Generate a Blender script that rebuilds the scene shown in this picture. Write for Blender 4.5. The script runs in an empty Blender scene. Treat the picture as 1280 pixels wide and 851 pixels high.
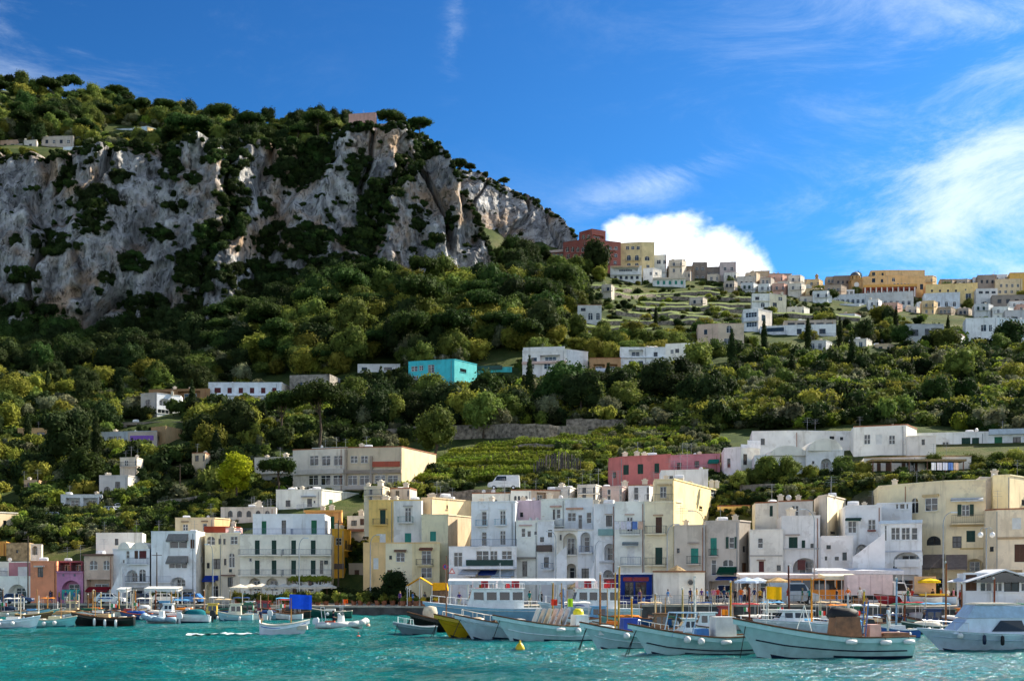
import bpy, bmesh, math, random
from mathutils import Vector, Matrix, noise
R = math.radians
rnd = random.Random(7)
sc = bpy.context.scene
C = sc.collection

# ------------------------------------------------------------------ camera
F, HY, CH = 1600.0, 725.0, 4.4          # focal length and horizon row (photo pixels), eye height (m)
cam = bpy.data.cameras.new('camera'); co = bpy.data.objects.new('camera', cam); C.objects.link(co)
co.location = (0, 0, CH); co.rotation_euler = (R(90), 0, 0)
cam.sensor_width = 36; cam.lens = 36 * F / 1280; cam.shift_y = (HY - 425.5) / 1280
cam.clip_start = 0.5; cam.clip_end = 9000
sc.camera = co

# ------------------------------------------------------------------ sky and sun
SUN_AZ, SUN_EL = R(56), R(37)           # azimuth from the view axis (+Y) to the right
world = bpy.data.worlds.new('World'); sc.world = world; world.use_nodes = True
nt = world.node_tree; N = nt.nodes; L = nt.links; N.clear()
def nd(tree, t, **kw):
    n = tree.nodes.new(t)
    for k, v in kw.items():
        if k in n.inputs.keys() if isinstance(k, str) else False: n.inputs[k].default_value = v
        else: setattr(n, k, v)
    return n
out = nd(nt, 'ShaderNodeOutputWorld'); bg = nd(nt, 'ShaderNodeBackground')
sky = nd(nt, 'ShaderNodeTexSky', sky_type='NISHITA', sun_disc=False, sun_elevation=SUN_EL, sun_rotation=SUN_AZ,
         air_density=1.0, dust_density=0.6, ozone_density=3.0, altitude=0)
tc = nd(nt, 'ShaderNodeTexCoord')
def mth(op, a, b=None, tree=None, clamp=False):
    t = tree or nt
    n = t.nodes.new('ShaderNodeMath'); n.operation = op; n.use_clamp = clamp
    for i, v in enumerate((a, b)):
        if v is None: continue
        if isinstance(v, (int, float)): n.inputs[i].default_value = v
        else: t.links.new(v, n.inputs[i])
    return n.outputs[0]
sep = nd(nt, 'ShaderNodeSeparateXYZ'); L.new(tc.outputs['Generated'], sep.inputs[0])
# azimuth / elevation of the direction looked in, in tangent units as seen along +Y
az = mth('ARCTAN2', sep.outputs[0], sep.outputs[1])
hor = mth('SQRT', mth('ADD', mth('MULTIPLY', sep.outputs[0], sep.outputs[0]), mth('MULTIPLY', sep.outputs[1], sep.outputs[1])))
el = mth('ARCTAN2', sep.outputs[2], hor)
def sstep(v, a, b):
    n = nt.nodes.new('ShaderNodeMapRange'); n.interpolation_type = 'SMOOTHSTEP'
    nt.links.new(v, n.inputs[0]); n.inputs[1].default_value = a; n.inputs[2].default_value = b
    return n.outputs[0]
def cloudnoise(sx, sy, scale, detail, rough, off=(0, 0, 0), rot=0.0, dist=0.0):
    cmb = nd(nt, 'ShaderNodeCombineXYZ'); L.new(az, cmb.inputs[0]); L.new(el, cmb.inputs[1])
    mp = nd(nt, 'ShaderNodeMapping'); L.new(cmb.outputs[0], mp.inputs[0])
    mp.inputs['Scale'].default_value = (sx, sy, 1); mp.inputs['Rotation'].default_value = (0, 0, rot); mp.inputs['Location'].default_value = off
    t = nd(nt, 'ShaderNodeTexNoise', Scale=scale, Detail=detail, Roughness=rough, Distortion=dist); L.new(mp.outputs[0], t.inputs['Vector'])
    return t.outputs[0]
def blob(a0, e0, sa, se, rot=0.0):
    """soft elliptical patch of cloud cover round one direction"""
    da = mth('SUBTRACT', az, a0); de = mth('SUBTRACT', el, e0); c, s = math.cos(rot), math.sin(rot)
    u = mth('DIVIDE', mth('ADD', mth('MULTIPLY', da, c), mth('MULTIPLY', de, s)), sa)
    v = mth('DIVIDE', mth('SUBTRACT', mth('MULTIPLY', de, c), mth('MULTIPLY', da, s)), se)
    q = mth('ADD', mth('MULTIPLY', u, u), mth('MULTIPLY', v, v))
    return mth('POWER', 2.718, mth('MULTIPLY', q, -1.0))
# thin high cloud: cover added outside the view for fill light, a fan of streaks to the right of the island and a band over the town
wn = cloudnoise(1.0, 2.8, 6.0, 12, 0.70, (3.1, 1.7, 0), -0.42, 0.55)
w3 = nd(nt, 'ShaderNodeTexNoise', Scale=1.5, Detail=4.0, Roughness=0.55); L.new(tc.outputs['Generated'], w3.inputs['Vector'])
clear = blob(-.05, .38, .50, .26, -.2)
fill_c = mth('MULTIPLY', mth('SUBTRACT', 1.0, clear), sstep(w3.outputs[0], 0.34, 0.56), clamp=True)  # unseen cover added for fill light, held off the view by clear
patch = mth('ADD', mth('MULTIPLY', blob(.36, .295, .10, .05, .34), .85), mth('ADD', mth('MULTIPLY', blob(.115, .300, .07, .016, .24), .62), mth('ADD', mth('MULTIPLY', blob(.42, .215, .24, .075, 0), .62), mth('ADD', mth('MULTIPLY', blob(-.045, .41, .010, .045, -.12), .36), mth('MULTIPLY', blob(.34, .39, .06, .014, -.2), .30)))))
cover = mth('MAXIMUM', mth('MULTIPLY', fill_c, .9), patch)
wisp = mth('MULTIPLY', sstep(mth('ADD', wn, mth('MULTIPLY', cover, .25)), 0.50, 0.88), mth('MINIMUM', mth('MULTIPLY', cover, 1.25), 1.0), clamp=True)
# cumulus bank low behind the ridge, lower banks all round the horizon
cn = cloudnoise(1.0, 1.35, 17, 8, 0.55, (0.3, 0.2, 0), 0.0, 0.1)
cm = cloudnoise(0.8, 0.0, 4.6, 1, 0.4, (1.16, 0, 0))
top = mth('ADD', mth('ADD', 0.07, mth('MULTIPLY', cm, 0.20)), mth('ADD', mth('MULTIPLY', blob(.105, .2, .085, 9, 0), .078), mth('MULTIPLY', blob(.19, .2, .05, 9, 0), .058)))
cum = sstep(mth('SUBTRACT', mth('ADD', top, mth('MULTIPLY', mth('SUBTRACT', cn, 0.5), 0.075)), el), 0.0, 0.02)
cshade = sstep(cloudnoise(1.0, 1.6, 26, 6, 0.6, (0.7, 0.1, 0), 0.0, 0.2), .35, .62)
gm = nd(nt, 'ShaderNodeGamma'); gm.inputs[1].default_value = 1.7
mx0 = nd(nt, 'ShaderNodeMix', data_type='RGBA', blend_type='MULTIPLY'); mx0.inputs[0].default_value = 1.0
L.new(sky.outputs[0], mx0.inputs[6]); mx0.inputs[7].default_value = (0.150, 0.187, 0.20, 1); L.new(mx0.outputs[2], gm.inputs[0])
sc1 = nd(nt, 'ShaderNodeMix', data_type='RGBA', blend_type='MULTIPLY'); sc1.inputs[0].default_value = 1.0
L.new(gm.outputs[0], sc1.inputs[6]); sc1.inputs[7].default_value = (1.28, 2.05, 2.2, 1)
def mixc(fac, a, col, k=1.0):
    m = nd(nt, 'ShaderNodeMix', data_type='RGBA'); L.new(mth('MULTIPLY', fac, k), m.inputs[0]); L.new(a, m.inputs[6])
    if isinstance(col, tuple): m.inputs[7].default_value = (*col, 1)
    else: L.new(col, m.inputs[7])
    return m.outputs[2]
c1 = mixc(wisp, sc1.outputs[2], (3.2, 3.75, 4.4), 0.85)
rgbw = nd(nt, 'ShaderNodeRGB'); rgbw.outputs[0].default_value = (4.3, 4.7, 5.3, 1)
ccol = mixc(cshade, rgbw.outputs[0], (6.4, 6.5, 6.6), 1.0)
c2 = mixc(cum, c1, ccol, 0.96)
L.new(c2, bg.inputs[0]); bg.inputs[1].default_value = 0.13; L.new(bg.outputs[0], out.inputs[0])

sl = bpy.data.lights.new('sun', 'SUN'); sl.energy = 5.0; sl.angle = R(0.5); sl.color = (1.0, 0.90, 0.74)
so = bpy.data.objects.new('sun', sl); C.objects.link(so)
SUND = Vector((math.sin(SUN_AZ) * math.cos(SUN_EL), math.cos(SUN_AZ) * math.cos(SUN_EL), math.sin(SUN_EL)))
so.rotation_euler = SUND.to_track_quat('Z', 'Y').to_euler(); so.location = (200, 200, 300)

sc.view_settings.view_transform = 'Standard'; sc.view_settings.look = 'None'
sc.view_settings.gamma = 1.0; sc.view_settings.use_curve_mapping = False
sc.view_settings.exposure = 1.22
sc.cycles.use_denoising = True
sc.cycles.use_adaptive_sampling = True; sc.cycles.adaptive_threshold = 0.02
sc.cycles.max_bounces = 4; sc.cycles.diffuse_bounces = 2; sc.cycles.glossy_bounces = 2
sc.cycles.transmission_bounces = 3; sc.cycles.transparent_max_bounces = 6; sc.cycles.sample_clamp_indirect = 6
# ------------------------------------------------------------------ helpers
def W(px, py, Y): return Vector(((px - 640) / F * Y, Y, CH + (HY - py) / F * Y))
def lerp(a, b, t): return a + (b - a) * t
def fbm(x, y, z=0.0, o=4): return noise.fractal(Vector((x, y, z)), 1.0, 2.0, o, noise_basis='PERLIN_ORIGINAL')

MATS = {}
def mat(name, col, rough=0.7, var=0.12, scale=1.2, bump=0.0, bscale=8.0, metal=0.0, spec=0.3, streak=0.0, trans=0.0, obrand=0.0, emit=None, patch=False):
    """procedural principled material: noise-varied colour, optional rain streaks, fine relief"""
    if name in MATS: return MATS[name]
    m = bpy.data.materials.new(name); m.use_nodes = True; t = m.node_tree; t.nodes.clear()
    o = nd(t, 'ShaderNodeOutputMaterial'); b = nd(t, 'ShaderNodeBsdfPrincipled')
    b.inputs['Roughness'].default_value = rough; b.inputs['Metallic'].default_value = metal
    b.inputs['Specular IOR Level'].default_value = spec
    g = nd(t, 'ShaderNodeNewGeometry')
    n1 = nd(t, 'ShaderNodeTexNoise', Scale=scale, Detail=5.0, Roughness=0.6); t.links.new(g.outputs['Position'], n1.inputs['Vector'])
    cr = nd(t, 'ShaderNodeValToRGB'); t.links.new(n1.outputs[0], cr.inputs[0])
    lo = [max(0, c * (1 - var * 1.6)) for c in col]; hi = [min(1, c * (1 + var)) for c in col]
    cr.color_ramp.elements[0].position = 0.3; cr.color_ramp.elements[1].position = 0.7
    cr.color_ramp.elements[0].color = (*lo, 1); cr.color_ramp.elements[1].color = (*hi, 1)
    c = cr.outputs[0]
    if streak:
        mp = nd(t, 'ShaderNodeMapping'); mp.inputs['Scale'].default_value = (1.1, 1.1, 0.13); t.links.new(g.outputs['Position'], mp.inputs[0])
        n2 = nd(t, 'ShaderNodeTexNoise', Scale=1.1, Detail=6.0, Roughness=0.65); t.links.new(mp.outputs[0], n2.inputs['Vector'])
        r2 = nd(t, 'ShaderNodeValToRGB'); t.links.new(n2.outputs[0], r2.inputs[0])
        r2.color_ramp.elements[0].position = 0.30; r2.color_ramp.elements[1].position = 0.46
        r2.color_ramp.elements[0].color = (1 - streak, 1 - streak * 1.05, 1 - streak * 1.15, 1); r2.color_ramp.elements[1].color = (1, 1, 1, 1)
        mm = nd(t, 'ShaderNodeMix', data_type='RGBA', blend_type='MULTIPLY'); mm.inputs[0].default_value = 1
        t.links.new(c, mm.inputs[6]); t.links.new(r2.outputs[0], mm.inputs[7]); c = mm.outputs[2]
    if patch:                                   # patched and flaked plaster with its own outline
        n5 = nd(t, 'ShaderNodeTexNoise', Scale=.34, Detail=9.0, Roughness=.68); t.links.new(g.outputs['Position'], n5.inputs['Vector'])
        r5 = nd(t, 'ShaderNodeValToRGB'); t.links.new(n5.outputs[0], r5.inputs[0]); e5 = r5.color_ramp.elements
        e5[0].position = .56; e5[0].color = (0, 0, 0, 1); e5[1].position = .61; e5[1].color = (.7, .7, .7, 1)
        m5 = nd(t, 'ShaderNodeMix', data_type='RGBA'); t.links.new(r5.outputs[0], m5.inputs[0]); t.links.new(c, m5.inputs[6]); m5.inputs[7].default_value = (col[0] * .72 + .03, col[1] * .70 + .03, col[2] * .68 + .03, 1); c = m5.outputs[2]
    if obrand:
        oi = nd(t, 'ShaderNodeObjectInfo'); hs = nd(t, 'ShaderNodeHueSaturation')
        t.links.new(mth('ADD', 1 - obrand, mth('MULTIPLY', oi.outputs['Random'], obrand * 2, tree=t), tree=t), hs.inputs['Value'])
        t.links.new(mth('ADD', 0.5 - obrand * .05, mth('MULTIPLY', mth('FRACT', mth('MULTIPLY', oi.outputs['Random'], 7.3, tree=t), tree=t), obrand * .1, tree=t), tree=t), hs.inputs['Hue'])
        t.links.new(c, hs.inputs['Color']); c = hs.outputs[0]
    t.links.new(c, b.inputs['Base Color'])
    if bump:
        n3 = nd(t, 'ShaderNodeTexNoise', Scale=bscale, Detail=4.0); t.links.new(g.outputs['Position'], n3.inputs['Vector'])
        bp = nd(t, 'ShaderNodeBump'); bp.inputs['Strength'].default_value = bump; bp.inputs['Distance'].default_value = 0.05
        t.links.new(n3.outputs[0], bp.inputs['Height']); t.links.new(bp.outputs[0], b.inputs['Normal'])
    if emit: b.inputs['Emission Color'].default_value = (*emit, 1); b.inputs['Emission Strength'].default_value = 1
    sh = b.outputs[0]
    if trans:
        tr = nd(t, 'ShaderNodeBsdfTranslucent'); t.links.new(c, tr.inputs[0]); mx = nd(t, 'ShaderNodeMixShader'); mx.inputs[0].default_value = trans
        t.links.new(sh, mx.inputs[1]); t.links.new(tr.outputs[0], mx.inputs[2]); sh = mx.outputs[0]
    t.links.new(sh, o.inputs[0]); MATS[name] = m
    return m
def hexs(s):
    v = [int(s[i:i + 2], 16) / 255 for i in (0, 2, 4)]
    return tuple(c / 12.92 if c <= 0.04045 else ((c + 0.055) / 1.055) ** 2.4 for c in v)
def paint(h, rough=0.45): return mat('paint_' + h, hexs(h), rough, 0.10, 1.6, spec=0.4, streak=.16)
def stucco(h): return mat('stucco_' + h, tuple(min(.92, a * b) for a, b in zip(hexs(h), (1.09, 1.06, .99))), 0.88, 0.10, 0.45, 0.3, 11, spec=0.12, streak=0.26, patch=True)
def cloth(h): return mat('cloth_' + h, hexs(h), 0.9, 0.12, 2.5, 0.2, 6, spec=0.1, trans=0.18)

class MB:
    def __init__(s): s.v = []; s.f = []; s.m = []
    def add(s, vs, fs, mi=0):
        o = len(s.v); s.v += [tuple(v) for v in vs]; s.f += [tuple(i + o for i in f) for f in fs]; s.m += [mi] * len(fs)
    def box(s, x0, x1, y0, y1, z0, z1, mi=0):
        s.add([(x0,y0,z0),(x1,y0,z0),(x1,y1,z0),(x0,y1,z0),(x0,y0,z1),(x1,y0,z1),(x1,y1,z1),(x0,y1,z1)],
              [(0,3,2,1),(4,5,6,7),(0,1,5,4),(1,2,6,5),(2,3,7,6),(3,0,4,7)], mi)
    def quad(s, a, b, c, d, mi=0): s.add([a, b, c, d], [(0, 1, 2, 3)], mi)
    def bar(s, a, b, r, n=5, r2=None, mi=0, cap=True):
        a = Vector(a); b = Vector(b); d = (b - a)
        if d.length < 1e-6: return
        q = d.normalized().to_track_quat('Z', 'Y'); r2 = r if r2 is None else r2
        vs = []
        for p, rr in ((a, r), (b, r2)):
            for i in range(n): vs.append(p + q @ Vector((math.cos(i * 2 * math.pi / n) * rr, math.sin(i * 2 * math.pi / n) * rr, 0)))
        fs = [(i, (i + 1) % n, n + (i + 1) % n, n + i) for i in range(n)]
        if cap: fs += [tuple(range(n - 1, -1, -1)), tuple(range(n, 2 * n))]
        s.add(vs, fs, mi)
    def tube(s, pts, r, n=5, mi=0):
        for a, b in zip(pts, pts[1:]): s.bar(a, b, r, n, mi=mi)
    def lathe(s, prof, n=10, o=(0, 0, 0), mi=0, axis='z'):
        vs = []
        for (r, z) in prof:
            for i in range(n):
                a = i * 2 * math.pi / n; p = (r * math.cos(a), r * math.sin(a), z)
                if axis == 'y': p = (p[0], p[2], p[1])
                if axis == 'x': p = (p[2], p[0], p[1])
                vs.append((p[0] + o[0], p[1] + o[1], p[2] + o[2]))
        fs = [(k * n + i, k * n + (i + 1) % n, (k + 1) * n + (i + 1) % n, (k + 1) * n + i) for k in range(len(prof) - 1) for i in range(n)]
        s.add(vs, fs, mi)
    def prism(s, poly, y0, y1, mi=0):
        """polygon in x/z extruded along y"""
        n = len(poly)
        s.add([(x, y0, z) for x, z in poly] + [(x, y1, z) for x, z in poly],
              [tuple(range(n)), tuple(range(2 * n - 1, n - 1, -1))] + [(i, n + i, n + (i + 1) % n, (i + 1) % n) for i in range(n)], mi)
    def ball(s, c, r, n=8, k=5, sc_=(1, 1, 1), mi=0):
        pr = [(max(1e-3, r * math.sin(math.pi * i / k)), -r * math.cos(math.pi * i / k)) for i in range(k + 1)]
        vs = []
        for (rr, z) in pr:
            for i in range(n):
                a = i * 2 * math.pi / n; vs.append((c[0] + rr * math.cos(a) * sc_[0], c[1] + rr * math.sin(a) * sc_[1], c[2] + z * sc_[2]))
        s.add(vs, [(q * n + i, q * n + (i + 1) % n, (q + 1) * n + (i + 1) % n, (q + 1) * n + i) for q in range(k) for i in range(n)], mi)
    def mesh(s, name, mats, smooth=False):
        me = bpy.data.meshes.new(name); me.from_pydata(s.v, [], s.f)
        for m in (mats if isinstance(mats, (list, tuple)) else [mats]): me.materials.append(m)
        if any(s.m): me.polygons.foreach_set('material_index', s.m)
        if smooth: me.polygons.foreach_set('use_smooth', [True] * len(s.f))
        me.update(); return me
    def build(s, name, mats, parent=None, smooth=False, loc=None):
        return obj(name, s.mesh(name, mats, smooth), parent, loc)

def obj(name, me, parent=None, loc=None, rz=0.0):
    o = bpy.data.objects.new(name, me); C.objects.link(o)
    if parent is not None: o.parent = parent
    if loc is not None: o.location = loc
    if rz: o.rotation_euler = (0, 0, rz)
    return o
def tag(o, label, cat, group=None):
    o['label'] = label; o['category'] = cat
    if group: o['group'] = group
    return o
def thing(name, label, cat, loc=(0, 0, 0), rz=0.0, group=None):
    o = bpy.data.objects.new(name, None); C.objects.link(o); o.location = loc; o.rotation_euler = (0, 0, rz); o.empty_display_size = 0.5
    return tag(o, label, cat, group)
def struct(o): o['kind'] = 'structure'; return o
def stuff(o, label=None, cat=None):
    o['kind'] = 'stuff'
    if label: o['label'] = label; o['category'] = cat
    return o
KIDS = {}
def kids(o):
    return [c for c in bpy.data.objects if c.parent == o]
def copy_tree(o, tree, parent=None):
    """tree: list of (child, its tree) so no scan of the whole scene is needed"""
    c = o.copy(); C.objects.link(c); c.parent = parent
    for ch, sub in tree: copy_tree(ch, sub, c)
    return c
# ------------------------------------------------------------------ terrain: columns of (distance, row) read off the photograph, turned into heights
COLS = {
 -500: [(196,753),(206,705),(222,668),(240,640),(272,585),(312,535),(352,495),(405,455),(440,425),(478,195),(545,165),(640,116),(780,118)],
    0: [(192,753),(202,700),(217,665),(235,640),(270,580),(310,530),(350,490),(405,455),(440,425),(478,195),(545,165),(640,116),(780,118)],
  120: [(190,753),(201,695),(215,660),(234,635),(268,578),(308,528),(348,498),(402,462),(442,432),(478,200),(545,168),(640,128),(780,130)],
  250: [(187,753),(198,690),(212,648),(232,620),(265,572),(303,525),(343,502),(400,455),(450,395),(484,200),(540,172),(630,154),(780,162)],
  400: [(183,753),(195,690),(210,640),(230,610),(255,575),(290,530),(330,500),(380,440),(470,346),(505,188),(540,168),(580,158),(720,190)],
  530: [(178,752),(190,685),(205,645),(225,614),(250,575),(285,530),(330,490),(385,430),(480,340),(515,196),(545,188),(570,188),(720,240)],
  575: [(174,752),(186,680),(202,640),(224,610),(250,572),(285,528),(330,490),(385,428),(488,338),(560,320),(670,235),(705,232),(800,260)],
  640: [(174,751),(183,680),(197,634),(222,602),(250,568),(285,530),(330,482),(385,420),(470,352),(610,312),(668,246),(705,246),(800,280)],
  720: [(172,750),(181,680),(195,630),(222,598),(250,565),(285,530),(330,472),(390,428),(470,385),(560,345),(600,326),(640,322),(780,345)],
  800: [(168,750),(177,680),(190,625),(222,590),(250,560),(285,530),(330,478),(390,440),(450,405),(540,368),(600,345),(640,342),(780,365)],
  900: [(163,749),(172,680),(182,622),(205,595),(235,560),(270,530),(325,475),(385,440),(450,405),(540,372),(610,352),(650,348),(780,365)],
 1000: [(159,749),(168,680),(175,620),(195,592),(225,555),(265,525),(320,475),(385,440),(450,412),(540,382),(620,358),(660,356),(780,370)],
 1100: [(156,748),(165,680),(170,605),(188,590),(215,555),(260,525),(320,475),(385,440),(450,415),(540,388),(600,372),(640,362),(780,372)],
 1280: [(150,747),(158,660),(168,600),(185,585),(210,550),(255,525),(320,475),(385,440),(450,422),(530,404),(580,380),(620,362),(780,372)],
 1800: [(150,747),(158,660),(168,600),(185,585),(210,550),(255,525),(320,475),(385,440),(450,422),(530,404),(580,380),(620,355),(780,365)],
}
CK = sorted(COLS)
CZ = {k: [(Y, CH + (HY - r) / F * Y) for Y, r in COLS[k]] for k in CK}
COLC = {}
def column(px):
    q = round(px * 2)
    if q not in COLC: COLC[q] = column_(q / 2)
    return COLC[q]
def column_(px):
    px = max(CK[0], min(CK[-1], px))
    for a, b in zip(CK, CK[1:]):
        if px <= b: break
    t = (px - a) / (b - a); t = t * t * (3 - 2 * t) if b - a < 60 else t
    return [(lerp(p[0], q[0], t), lerp(p[1], q[1], t)) for p, q in zip(CZ[a], CZ[b])]
def ground_noise(X, Y):
    k = min(1, max(0, (Y - 205) / 60))
    return k * (2.2 * fbm(X * .022, Y * .022, 3) + 0.7 * fbm(X * .09, Y * .09, 9))
def H(px, Y):
    """ground height at photo column px and distance Y"""
    cl = column(px)
    X = (px - 640) / F * Y
    if Y <= cl[0][0]: return cl[0][1]
    for a, b in zip(cl, cl[1:]):
        if Y <= b[0]:
            return lerp(a[1], b[1], (Y - a[0]) / (b[0] - a[0])) + ground_noise(X, Y)
    return cl[-1][1]
def HX(X, Y): return H(640 + X / Y * F, Y)
def hit(px, py, ymin=150, ymax=760):
    """distance at which the line of sight through a photo pixel meets the ground"""
    Y = ymin
    while Y < ymax:
        if H(px, Y) >= CH + (HY - py) / F * Y:
            for q in range(4):
                if H(px, Y - 1) >= CH + (HY - py) / F * (Y - 1): Y -= 1
            return Y
        Y += 4.0
    return None
def pxy(X, Y, Z): return 640 + X / Y * F, HY - (Z - CH) / Y * F

QL = [(-500, 182, 1.15), (0, 180, 1.15), (330, 168, 1.15), (385, 163, 1.15), (545, 158, 1.2), (560, 153, 1.25), (640, 147, 1.45), (760, 141, 1.7), (900, 135, 1.85), (1080, 128, 1.9), (1200, 118, 1.9), (1280, 114, 1.9), (1800, 113, 1.9)]
def quay_at(px):
    px = max(-500, min(1800, px))
    for a, b in zip(QL, QL[1:]):
        if px <= b[0]:
            t = (px - a[0]) / (b[0] - a[0]); return lerp(a[1], b[1], t), lerp(a[2], b[2], t)
def street_z(px): return quay_at(px)[1]
def soil():
    m = bpy.data.materials.new('hillside_soil'); m.use_nodes = True; t = m.node_tree; b = t.nodes['Principled BSDF']
    b.inputs['Roughness'].default_value = 0.95; b.inputs['Specular IOR Level'].default_value = 0.1
    g = nd(t, 'ShaderNodeNewGeometry')
    n1 = nd(t, 'ShaderNodeTexNoise', Scale=0.06, Detail=8.0, Roughness=0.65); n2 = nd(t, 'ShaderNodeTexNoise', Scale=0.35, Detail=10.0, Roughness=0.78)
    for n in (n1, n2): t.links.new(g.outputs['Position'], n.inputs['Vector'])
    r = nd(t, 'ShaderNodeValToRGB'); e = r.color_ramp.elements
    e[0].position = .36; e[0].color = (.012, .022, .007, 1); e[1].position = .66; e[1].color = (.13, .105, .062, 1)
    x = e.new(.46); x.color = (.04, .062, .016, 1); x = e.new(.52); x.color = (.06, .08, .02, 1); x = e.new(.58); x.color = (.085, .09, .032, 1)
    t.links.new(mth('ADD', mth('MULTIPLY', n1.outputs[0], .55, tree=t), mth('MULTIPLY', n2.outputs[0], .45, tree=t), tree=t), r.inputs[0])
    sp = nd(t, 'ShaderNodeSeparateXYZ'); t.links.new(g.outputs['Normal'], sp.inputs[0])      # steep banks are bare earth and rock
    st = nd(t, 'ShaderNodeMapRange'); t.links.new(mth('ADD', sp.outputs[2], mth('MULTIPLY', n2.outputs[0], .35, tree=t), tree=t), st.inputs[0]); st.inputs[1].default_value = .98; st.inputs[2].default_value = .72
    er = nd(t, 'ShaderNodeValToRGB'); t.links.new(n2.outputs[0], er.inputs[0]); q = er.color_ramp.elements; q[0].position = .38; q[0].color = (.035, .03, .022, 1); q[1].position = .64; q[1].color = (.26, .22, .17, 1)
    mx = nd(t, 'ShaderNodeMix', data_type='RGBA'); t.links.new(st.outputs[0], mx.inputs[0]); t.links.new(r.outputs[0], mx.inputs[6]); t.links.new(er.outputs[0], mx.inputs[7])
    t.links.new(mx.outputs[2], b.inputs['Base Color'])
    bp = nd(t, 'ShaderNodeBump'); bp.inputs['Strength'].default_value = .8; bp.inputs['Distance'].default_value = .42
    t.links.new(n2.outputs[0], bp.inputs['Height']); t.links.new(bp.outputs[0], b.inputs['Normal'])
    return m
def build_terrain():
    mb = MB(); pxs = list(range(-500, 1801, 10)); ys = []
    y = 139.0
    while y < 800: ys.append(y); y += 1.6 if y < 300 else 3.0
    for Y in ys:
        for px in pxs:
            X = (px - 640) / F * Y; z = H(px, Y)
            mb.v.append((X, Y, z if Y > column(px)[0][0] + .1 else (z - .6 if Y > quay_at(px)[0] + 3 else -3)))
    n = len(pxs)
    for j in range(len(ys) - 1):
        for i in range(n - 1):
            a = j * n + i; mb.f.append((a, a + 1, a + n + 1, a + n)); mb.m.append(0)
    struct(mb.build('hillside', soil(), smooth=True))
build_terrain()

# ------------------------------------------------------------------ water
def water_material():
    m = bpy.data.materials.new('sea_water'); m.use_nodes = True; t = m.node_tree; b = t.nodes['Principled BSDF']
    b.inputs['Roughness'].default_value = 0.12; b.inputs['IOR'].default_value = 1.33
    g = nd(t, 'ShaderNodeNewGeometry')
    n1 = nd(t, 'ShaderNodeTexNoise', Scale=0.09, Detail=4.0, Roughness=0.6); t.links.new(g.outputs['Position'], n1.inputs['Vector'])
    r = nd(t, 'ShaderNodeValToRGB'); e = r.color_ramp.elements
    e[0].position = .35; e[0].color = (.000, .078, .082, 1); e[1].position = .68; e[1].color = (.003, .200, .196, 1)
    t.links.new(n1.outputs[0], r.inputs[0])
    t.links.new(r.outputs[0], b.inputs['Base Color'])
    mp = nd(t, 'ShaderNodeMapping'); mp.inputs['Scale'].default_value = (1, 1.5, 1); t.links.new(g.outputs['Position'], mp.inputs[0])
    n2 = nd(t, 'ShaderNodeTexNoise', Scale=2.5, Detail=5.0, Roughness=0.6); t.links.new(mp.outputs[0], n2.inputs['Vector'])
    bp = nd(t, 'ShaderNodeBump'); t.links.new(mth('MULTIPLY', n1.outputs[0], 1.7, tree=t, clamp=True), bp.inputs['Strength']); bp.inputs['Distance'].default_value = .42
    t.links.new(n2.outputs[0], bp.inputs['Height']); t.links.new(bp.outputs[0], b.inputs['Normal'])
    return m
def wave(X, Y):
    return (.16 * noise.noise(Vector((X * .30, Y * .62, 1.3))) + .11 * noise.noise(Vector((X * .8 + 5, Y * 1.35, 4.1))) + .06 * noise.noise(Vector((X * 2.0, Y * 2.9, 7.7)))
            + .08 * (1 - abs(noise.noise(Vector((X * .55, Y * 1.0, 2.2)))))) * (.85 + .75 * noise.noise(Vector((X * .035, Y * .06, 6))))
def build_water():
    mb = MB(); ys = [-1500, -200, 30, 48]; y = 50.0
    while y < 175: ys.append(y); y += .16 + (y - 50) * .0045
    ys += [185, 205, 240]
    NX = 330
    for Y in ys:
        half = 2500 if Y < 40 else 0.52 * Y + 6
        for i in range(NX):
            u = -1 + 2 * i / (NX - 1); X = u * half
            if Y >= 48 and i in (0, NX - 1): X = math.copysign(2500, u)
            z = wave(X, Y) * 1.25 if 48 < Y < 176 and 0 < i < NX - 1 else 0
            mb.v.append((X, Y, z - .05))
    for j in range(len(ys) - 1):
        for i in range(NX - 1):
            a = j * NX + i; mb.f.append((a, a + 1, a + NX + 1, a + NX)); mb.m.append(0)
    struct(mb.build('sea', water_material(), smooth=True))
build_water()

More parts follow.
